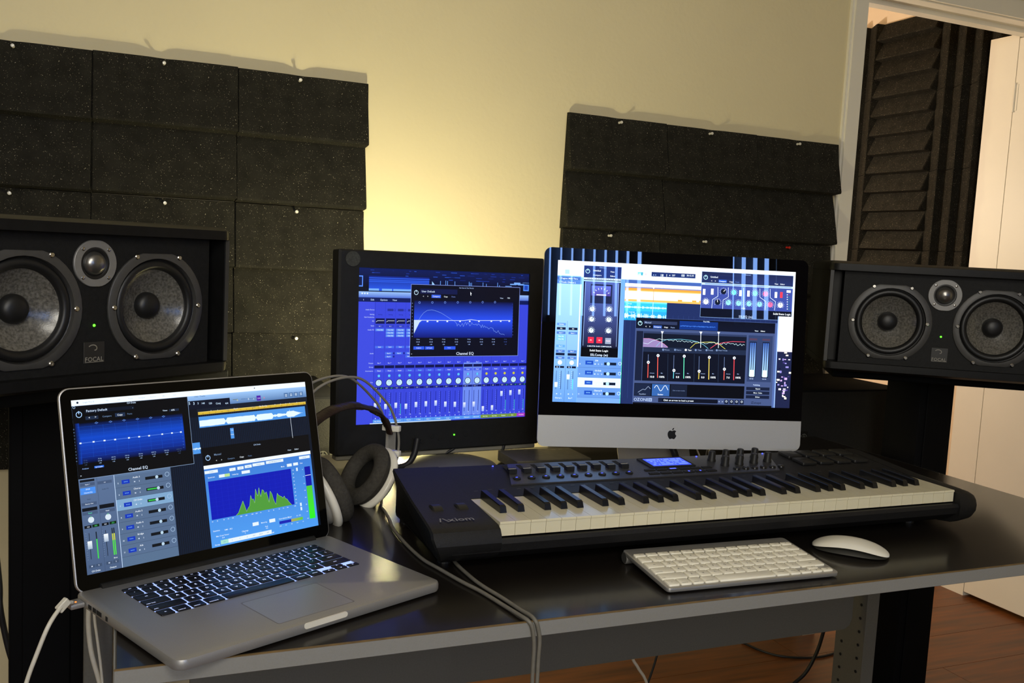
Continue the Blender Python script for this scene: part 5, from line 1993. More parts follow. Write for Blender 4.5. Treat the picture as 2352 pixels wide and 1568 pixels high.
r~438~498~490~513~0c1250~5
r~440~520~488~533~4a5cec~5
t~464~526~8.5~Read~70e8ff~c~6
c~464~552~7~60c8ff~6
r~455~549.5~473~554.5~1c3aa8~5
c~464~588~19~0c1250~5
c~464~588~16~c8ecff~6
r~463.1~574~464.9~584~5a78c8~7
r~437~610~463~622~10186a~5
t~450~616~8~0.0~c4d8ff~c~6
r~465~610~491~622~10186a~5
r~446~640~448.5~755~161e80~5
r~473~640~476~755~161e80~5
r~466~644~470~645.5~8fa4ff~5
r~466~654.5~470~656~8fa4ff~5
r~466~665~470~666.5~8fa4ff~5
r~466~675.5~470~677~8fa4ff~5
r~466~686~470~687.5~8fa4ff~5
r~466~696.5~470~698~8fa4ff~5
r~466~707~470~708.5~8fa4ff~5
r~466~717.5~470~719~8fa4ff~5
r~466~728~470~729.5~8fa4ff~5
r~466~738.5~470~740~8fa4ff~5
r~466~749~470~750.5~8fa4ff~5
g~440~690~455~718~f0f6ff~9cb4f8~v~7
t~472~757~9~I R~c0d4ff~c~6
t~450~772~8~M~c4d8ff~c~6
t~476~772~8~S~c4d8ff~c~6
r~436~778~492~796~5a9cf4~6
t~464~787~8.5~V Dub3~f0f8ff~c~7
r~548~172~549.5~800~2e3cc8~4
t~521~486~8~Bus 7~d4e2ff~c~6
r~495~498~547~513~0c1250~5
r~497~520~545~533~4a5cec~5
t~521~526~8.5~Read~dff0ff~c~6
c~521~552~7~60c8ff~6
r~512~549.5~530~554.5~1c3aa8~5
c~521~588~19~0c1250~5
c~521~588~16~c8ecff~6
r~520.1~574~521.9~584~5a78c8~7
r~494~610~520~622~10186a~5
t~507~616~8~12.0~c4d8ff~c~6
r~522~610~548~622~10186a~5
r~503~640~505.5~755~161e80~5
r~530~640~533~755~161e80~5
r~523~644~527~645.5~8fa4ff~5
r~523~654.5~527~656~8fa4ff~5
r~523~665~527~666.5~8fa4ff~5
r~523~675.5~527~677~8fa4ff~5
r~523~686~527~687.5~8fa4ff~5
r~523~696.5~527~698~8fa4ff~5
r~523~707~527~708.5~8fa4ff~5
r~523~717.5~527~719~8fa4ff~5
r~523~728~527~729.5~8fa4ff~5
r~523~738.5~527~740~8fa4ff~5
r~523~749~527~750.5~8fa4ff~5
g~497~698~512~726~f0f6ff~9cb4f8~v~7
t~529~757~9~I R~c0d4ff~c~6
t~507~772~8~M~c4d8ff~c~6
t~533~772~8~S~c4d8ff~c~6
r~493~778~549~796~5a9cf4~6
t~521~787~8.5~Vocal~f0f8ff~c~7
r~605~172~606.5~800~2e3cc8~4
t~578~486~8~Bus 7~d4e2ff~c~6
r~552~498~604~513~0c1250~5
r~554~520~602~533~4a5cec~5
t~578~526~8.5~Read~dff0ff~c~6
c~578~552~7~60c8ff~6
r~569~549.5~587~554.5~1c3aa8~5
c~578~588~19~0c1250~5
c~578~588~16~c8ecff~6
r~577.1~574~578.9~584~5a78c8~7
r~551~610~577~622~10186a~5
t~564~616~8~12.0~c4d8ff~c~6
r~579~610~605~622~10186a~5
r~560~640~562.5~755~161e80~5
r~587~640~590~755~161e80~5
r~580~644~584~645.5~8fa4ff~5
r~580~654.5~584~656~8fa4ff~5
r~580~665~584~666.5~8fa4ff~5
r~580~675.5~584~677~8fa4ff~5
r~580~686~584~687.5~8fa4ff~5
r~580~696.5~584~698~8fa4ff~5
r~580~707~584~708.5~8fa4ff~5
r~580~717.5~584~719~8fa4ff~5
r~580~728~584~729.5~8fa4ff~5
r~580~738.5~584~740~8fa4ff~5
r~580~749~584~750.5~8fa4ff~5
g~554~701~569~729~f0f6ff~9cb4f8~v~7
t~586~757~9~I R~c0d4ff~c~6
t~564~772~8~M~c4d8ff~c~6
t~590~772~8~S~c4d8ff~c~6
r~550~778~606~796~5a9cf4~6
t~578~787~8.5~Ch Dub~f0f8ff~c~7
r~607~490~663~775~6f8ef4~3
r~662~172~663.5~800~2e3cc8~4
t~635~486~8~Bus 7~d4e2ff~c~6
r~609~498~661~513~0c1250~5
r~611~520~659~533~4a5cec~5
t~635~526~8.5~Read~dff0ff~c~6
c~635~552~7~60c8ff~6
r~626~549.5~644~554.5~1c3aa8~5
c~635~588~19~0c1250~5
c~635~588~16~c8ecff~6
r~634.1~574~635.9~584~5a78c8~7
r~608~610~634~622~10186a~5
t~621~616~8~12.0~c4d8ff~c~6
r~636~610~662~622~10186a~5
r~617~640~619.5~755~161e80~5
r~644~640~647~755~161e80~5
r~637~644~641~645.5~8fa4ff~5
r~637~654.5~641~656~8fa4ff~5
r~637~665~641~666.5~8fa4ff~5
r~637~675.5~641~677~8fa4ff~5
r~637~686~641~687.5~8fa4ff~5
r~637~696.5~641~698~8fa4ff~5
r~637~707~641~708.5~8fa4ff~5
r~637~717.5~641~719~8fa4ff~5
r~637~728~641~729.5~8fa4ff~5
r~637~738.5~641~740~8fa4ff~5
r~637~749~641~750.5~8fa4ff~5
g~611~706~626~734~f0f6ff~9cb4f8~v~7
t~643~757~9~I R~c0d4ff~c~6
t~621~772~8~M~c4d8ff~c~6
t~647~772~8~S~c4d8ff~c~6
r~607~778~663~796~5a9cf4~6
t~635~787~8.5~Chorus L~f0f8ff~c~7
r~664~490~720~775~6f8ef4~3
r~719~172~720.5~800~2e3cc8~4
t~692~486~8~Bus 7~d4e2ff~c~6
r~666~498~718~513~0c1250~5
r~668~520~716~533~4a5cec~5
t~692~526~8.5~Read~dff0ff~c~6
c~692~552~7~60c8ff~6
r~683~549.5~701~554.5~1c3aa8~5
c~692~588~19~0c1250~5
c~692~588~16~c8ecff~6
r~691.1~574~692.9~584~5a78c8~7
r~665~610~691~622~10186a~5
t~678~616~8~11.0~c4d8ff~c~6
r~693~610~719~622~10186a~5
r~674~640~676.5~755~161e80~5
r~701~640~704~755~161e80~5
r~694~644~698~645.5~8fa4ff~5
r~694~654.5~698~656~8fa4ff~5
r~694~665~698~666.5~8fa4ff~5
r~694~675.5~698~677~8fa4ff~5
r~694~686~698~687.5~8fa4ff~5
r~694~696.5~698~698~8fa4ff~5
r~694~707~698~708.5~8fa4ff~5
r~694~717.5~698~719~8fa4ff~5
r~694~728~698~729.5~8fa4ff~5
r~694~738.5~698~740~8fa4ff~5
r~694~749~698~750.5~8fa4ff~5
g~668~704~683~732~f0f6ff~9cb4f8~v~7
t~700~757~9~I R~c0d4ff~c~6
t~678~772~8~M~c4d8ff~c~6
t~704~772~8~S~c4d8ff~c~6
r~664~778~720~796~5a9cf4~6
t~692~787~8.5~Chorus R~f0f8ff~c~7
r~776~172~777.5~800~2e3cc8~4
t~749~486~8~Bus 7~d4e2ff~c~6
r~723~498~775~513~0c1250~5
r~725~520~773~533~4a5cec~5
t~749~526~8.5~Read~dff0ff~c~6
c~749~552~7~d8d040~6
r~740~549.5~758~554.5~5a5a20~5
c~749~588~19~0c1250~5
c~749~588~16~c8ecff~6
r~748.1~574~749.9~584~5a78c8~7
r~722~610~748~622~10186a~5
t~735~616~8~11.0~c4d8ff~c~6
r~750~610~776~622~10186a~5
r~731~640~733.5~755~161e80~5
r~758~640~761~755~161e80~5
r~751~644~755~645.5~8fa4ff~5
r~751~654.5~755~656~8fa4ff~5
r~751~665~755~666.5~8fa4ff~5
r~751~675.5~755~677~8fa4ff~5
r~751~686~755~687.5~8fa4ff~5
r~751~696.5~755~698~8fa4ff~5
r~751~707~755~708.5~8fa4ff~5
r~751~717.5~755~719~8fa4ff~5
r~751~728~755~729.5~8fa4ff~5
r~751~738.5~755~740~8fa4ff~5
r~751~749~755~750.5~8fa4ff~5
g~725~731~740~759~f0f6ff~9cb4f8~v~7
t~757~757~9~I R~c0d4ff~c~6
t~735~772~8~M~c4d8ff~c~6
t~761~772~8~S~c4d8ff~c~6
r~721~778~777~796~7a9a38~6
t~749~787~8.5~No One~f0f8ff~c~7
r~833~172~834.5~800~2e3cc8~4
t~806~486~8~Bus 7~d4e2ff~c~6
r~780~498~832~513~0c1250~5
r~782~520~830~533~4a5cec~5
t~806~526~8.5~Read~dff0ff~c~6
c~806~552~7~d8d040~6
r~797~549.5~815~554.5~5a5a20~5
c~806~588~19~0c1250~5
c~806~588~16~c8ecff~6
r~805.1~574~806.9~584~5a78c8~7
r~779~610~805~622~10186a~5
t~792~616~8~0.0~c4d8ff~c~6
r~807~610~833~622~10186a~5
r~788~640~790.5~755~161e80~5
r~815~640~818~755~161e80~5
r~808~644~812~645.5~8fa4ff~5
r~808~654.5~812~656~8fa4ff~5
r~808~665~812~666.5~8fa4ff~5
r~808~675.5~812~677~8fa4ff~5
r~808~686~812~687.5~8fa4ff~5
r~808~696.5~812~698~8fa4ff~5
r~808~707~812~708.5~8fa4ff~5
r~808~717.5~812~719~8fa4ff~5
r~808~728~812~729.5~8fa4ff~5
r~808~738.5~812~740~8fa4ff~5
r~808~749~812~750.5~8fa4ff~5
g~782~728~797~756~f0f6ff~9cb4f8~v~7
t~814~757~9~I R~c0d4ff~c~6
t~792~772~8~M~c4d8ff~c~6
t~818~772~8~S~c4d8ff~c~6
r~778~778~834~796~7a9a38~6
t~806~787~8.5~No One~f0f8ff~c~7
r~890~172~891.5~800~2e3cc8~4
t~863~486~8~Bus 7~d4e2ff~c~6
r~837~498~889~513~0c1250~5
r~839~520~887~533~4a5cec~5
t~863~526~8.5~Read~dff0ff~c~6
c~863~552~7~d8d040~6
r~854~549.5~872~554.5~5a5a20~5
c~863~588~19~0c1250~5
c~863~588~16~c8ecff~6
r~862.1~574~863.9~584~5a78c8~7
r~836~610~862~622~10186a~5
t~849~616~8~12.0~c4d8ff~c~6
r~864~610~890~622~10186a~5
t~877~616~8~-3.7~50e890~c~6
r~845~640~847.5~755~161e80~5
r~872~640~875~755~161e80~5
r~865~644~869~645.5~8fa4ff~5
r~865~654.5~869~656~8fa4ff~5
r~865~665~869~666.5~8fa4ff~5
r~865~675.5~869~677~8fa4ff~5
r~865~686~869~687.5~8fa4ff~5
r~865~696.5~869~698~8fa4ff~5
r~865~707~869~708.5~8fa4ff~5
r~865~717.5~869~719~8fa4ff~5
r~865~728~869~729.5~8fa4ff~5
r~865~738.5~869~740~8fa4ff~5
r~865~749~869~750.5~8fa4ff~5
r~871.5~700~875.5~755~38a8c0~6
g~839~651~854~679~f0f6ff~9cb4f8~v~7
t~871~757~9~I R~c0d4ff~c~6
t~849~772~8~M~c4d8ff~c~6
t~875~772~8~S~c4d8ff~c~6
r~835~778~891~796~7a9a38~6
t~863~787~8.5~Passion~f0f8ff~c~7
r~947~172~948.5~800~2e3cc8~4
t~920~486~8~Bus 7~d4e2ff~c~6
r~894~498~946~513~0c1250~5
r~896~520~944~533~4a5cec~5
t~920~526~8.5~Read~dff0ff~c~6
c~920~552~7~d8d040~6
r~911~549.5~929~554.5~5a5a20~5
c~920~588~19~0c1250~5
c~920~588~16~c8ecff~6
r~919.1~574~920.9~584~5a78c8~7
r~893~610~919~622~10186a~5
t~906~616~8~12.0~c4d8ff~c~6
r~921~610~947~622~10186a~5
t~934~616~8~-3.7~50e890~c~6
r~902~640~904.5~755~161e80~5
r~929~640~932~755~161e80~5
r~922~644~926~645.5~8fa4ff~5
r~922~654.5~926~656~8fa4ff~5
r~922~665~926~666.5~8fa4ff~5
r~922~675.5~926~677~8fa4ff~5
r~922~686~926~687.5~8fa4ff~5
r~922~696.5~926~698~8fa4ff~5
r~922~707~926~708.5~8fa4ff~5
r~922~717.5~926~719~8fa4ff~5
r~922~728~926~729.5~8fa4ff~5
r~922~738.5~926~740~8fa4ff~5
r~922~749~926~750.5~8fa4ff~5
r~928.5~700~932.5~755~38a8c0~6
g~896~648~911~676~f0f6ff~9cb4f8~v~7
t~928~757~9~I R~c0d4ff~c~6
t~906~772~8~M~c4d8ff~c~6
t~932~772~8~S~c4d8ff~c~6
r~892~778~948~796~7a9a38~6
t~920~787~8.5~Rev~f0f8ff~c~7
r~1000~172~1000~800~2e3cc8~4
t~977~486~8~Bus 7~d4e2ff~c~6
r~951~498~1000~513~0c1250~5
r~953~520~1000~533~4a5cec~5
t~977~526~8.5~Read~dff0ff~c~6
c~977~552~7~d8d040~6
r~968~549.5~986~554.5~5a5a20~5
c~977~588~19~0c1250~5
c~977~588~16~c8ecff~6
r~976.1~574~977.9~584~5a78c8~7
r~950~610~976~622~10186a~5
t~963~616~8~12.0~c4d8ff~c~6
r~978~610~1000~622~10186a~5
t~991~616~8~-3.7~50e890~c~6
r~959~640~961.5~755~161e80~5
r~986~640~989~755~161e80~5
r~979~644~983~645.5~8fa4ff~5
r~979~654.5~983~656~8fa4ff~5
r~979~665~983~666.5~8fa4ff~5
r~979~675.5~983~677~8fa4ff~5
r~979~686~983~687.5~8fa4ff~5
r~979~696.5~983~698~8fa4ff~5
r~979~707~983~708.5~8fa4ff~5
r~979~717.5~983~719~8fa4ff~5
r~979~728~983~729.5~8fa4ff~5
r~979~738.5~983~740~8fa4ff~5
r~979~749~983~750.5~8fa4ff~5
r~985.5~700~989.5~755~38a8c0~6
g~953~646~968~674~f0f6ff~9cb4f8~v~7
t~985~757~9~I R~c0d4ff~c~6
t~963~772~8~M~c4d8ff~c~6
t~989~772~8~S~c4d8ff~c~6
r~949~778~1000~796~b03ac8~6
t~977~787~8.5~Prod Ins~f0f8ff~c~7
r~78~796~540~800~d8ecff~6
r~289.1~76~943.7~456.4~8fa4f8~8
r~291.1~78~941.7~454.4~06081c~9
t~611.2~88.8~9~No One In The World~a8c0f4~c~10
o~318.9~119.2~11~3~c8e8ff~10
r~317.4~105.2~320.4~117.2~c8e8ff~11
r~341.7~124.3~557.7~97.8~10184a~10
t~349.2~111.9~14~User Default~d0e4ff~l~11
t~360.1~138.2~11~<~f0f8ff~c~11
t~385.3~137.5~11~>~f0f8ff~c~11
r~407~144.9~461~128.3~3a66f0~10
t~433.9~137~10~Compare~f0f8ff~c~11
t~490.3~137~10~Copy~f0f8ff~c~11
t~535.2~136.6~10~Paste~6a80c8~c~11
t~829.1~138.1~10~View~c8dcff~c~11
t~873.1~137.1~10~78%~e0f0ff~c~11
p~635.3,107.3 644.1,118.9 639.1,120.5 641.8,127.2 637.7,128 635.7,120.6~f4faff~12
g~309.9~159.1~902.6~257.2~06082c~2a50f4~v~10
g~309.9~257.2~902.6~355.4~2a50f4~0c1670~v~10
l~309.8,263.7 600.5,263.4 642.3,257.7 684.8,262.4 889.1,260.1~2.4~e8f4ff~12
p~309.8,263.7 356.9,263.2 341.4,275.7 327.9,301.2 311.4,333.9~cfe6ff~12
l~333.4,268.5 348.5,243 363.8,224.7 383.3,212.1 411.1,207.9 439.3,214.7 467.8,225.2 496.7,241 525.8,257.6 546.7,267.7 559.5,280.9 561.6,293.5 567.5,281.3 573.8,284.9 580.5,295 586.5,286.5 592.5,278 599.4,295.4 605.2,279.8 611.2,270.9 618.1,287.5 623.9,273.2 630.5,278.5 637.3,291.7 643.5,287.9 649.3,272.7 656.1,283.5 662.5,283.2 669,285.6 675.2,280.1 682,289.6 688,279 694.7,284.8 701.2,287.9 708.2,301.4 714,284.2 721.1,300.1 727.2,289.8 734.1,299.3 740.5,297.3 747.2,300.6 754,308.3 760.3,303.1 766.7,299.9 773.4,302.1 780,303.7 787.3,320.7 793.8,319.1 800.7,327.5 807.3,325.1 813.5,315.6 820.7,329.8 827.6,334.6 834.3,336.5 840.9,335.6 847.6,336.2 854.5,341~1.3~8fb4ff~11
r~382.2~265.8~392.2~273~e8f4ff~13
r~439.8~265.2~449.8~272.4~e8f4ff~13
r~497.4~264.6~507.4~271.8~e8f4ff~13
r~573.2~263.7~583.2~270.9~e8f4ff~13
r~631.7~263.1~641.7~270.3~e8f4ff~13
r~687.6~262.5~697.6~269.7~e8f4ff~13
r~764~261.7~774~268.9~e8f4ff~13
r~822.4~261.1~832.4~268.3~e8f4ff~13
r~876.3~260.5~886.3~267.7~e8f4ff~13
o~338.9~171.1~5~1.8~7aa0ff~11
o~412.4~169.4~5~1.8~7aa0ff~11
o~486.4~167.8~5~1.8~7aa0ff~11
o~561.6~166.1~5~1.8~7aa0ff~11
o~636.4~164.4~5~1.8~7aa0ff~11
o~711.7~162.8~5~1.8~7aa0ff~11
o~788.2~161.1~5~1.8~7aa0ff~11
t~335.7~364.3~7.5~75 Hz~a8c4ff~c~11
t~336~377.5~7.5~0.0 dB~a8c4ff~c~11
t~336.3~390.6~7.5~1.00~a8c4ff~c~11
t~410.5~364.4~7.5~75 Hz~a8c4ff~c~11
t~410.8~377.6~7.5~0.0 dB~a8c4ff~c~11
t~411.2~390.8~7.5~1.00~a8c4ff~c~11
t~484.1~364.4~7.5~75 Hz~a8c4ff~c~11
t~484.4~377.7~7.5~0.0 dB~a8c4ff~c~11
t~484.8~391.1~7.5~1.00~a8c4ff~c~11
t~559.7~364.4~7.5~75 Hz~a8c4ff~c~11
t~560.2~377.8~7.5~0.0 dB~a8c4ff~c~11
t~560.6~391.3~7.5~1.00~a8c4ff~c~11
t~635~364.4~7.5~75 Hz~a8c4ff~c~11
t~635.5~377.9~7.5~0.0 dB~a8c4ff~c~11
t~636~391.5~7.5~1.00~a8c4ff~c~11
t~710.8~364.4~7.5~75 Hz~a8c4ff~c~11
t~711.3~378.1~7.5~0.0 dB~a8c4ff~c~11
t~711.8~391.8~7.5~1.00~a8c4ff~c~11
t~785.2~364.4~7.5~75 Hz~a8c4ff~c~11
t~785.7~378.2~7.5~0.0 dB~a8c4ff~c~11
t~786.3~392~7.5~1.00~a8c4ff~c~11
t~860.8~364.4~7.5~75 Hz~4058a8~c~11
t~861.4~378.3~7.5~0.0 dB~4058a8~c~11
t~862~392.2~7.5~1.00~4058a8~c~11
t~298.4~175.5~6~30~8fa8f0~c~11
t~898.5~170.1~6~0~5068c0~c~11
t~298.8~192.7~6~24~8fa8f0~c~11
t~899.2~187~6~5~5068c0~c~11
t~299.2~209.9~6~18~8fa8f0~c~11
t~900~203.9~6~10~5068c0~c~11
t~299.6~227.2~6~12~8fa8f0~c~11
t~900.7~220.7~6~15~5068c0~c~11
t~300~244.4~6~6~8fa8f0~c~11
t~901.5~237.7~6~20~5068c0~c~11
t~300.4~261.7~6~0~8fa8f0~c~11
t~902.2~254.6~6~25~5068c0~c~11
t~300.8~279~6~6~8fa8f0~c~11
t~903~271.6~6~30~5068c0~c~11
t~301.2~296.3~6~12~8fa8f0~c~11
t~903.8~288.5~6~35~5068c0~c~11
t~301.6~313.6~6~18~8fa8f0~c~11
t~904.5~305.5~6~40~5068c0~c~11
t~302~331~6~24~8fa8f0~c~11
t~905.3~322.5~6~45~5068c0~c~11
t~302.4~348.4~6~30~8fa8f0~c~11
t~906~339.6~6~50~5068c0~c~11
r~311~417.5~372.3~401~2f5af0~11
r~376.7~417.9~428.3~401.2~2f5af0~11
r~488.1~418.6~555.1~401.8~2f5af0~11
t~341.5~408.9~8~Analyzer~e4f0ff~c~12
t~402~409.2~8~Q-Couple~e4f0ff~c~12
t~518.2~409.1~8~None~c8d8ff~c~12
t~613.2~440.5~21~Channel EQ~dce8ff~c~11
t~301.3~440.7~10~>~e4f0ff~c~11'''
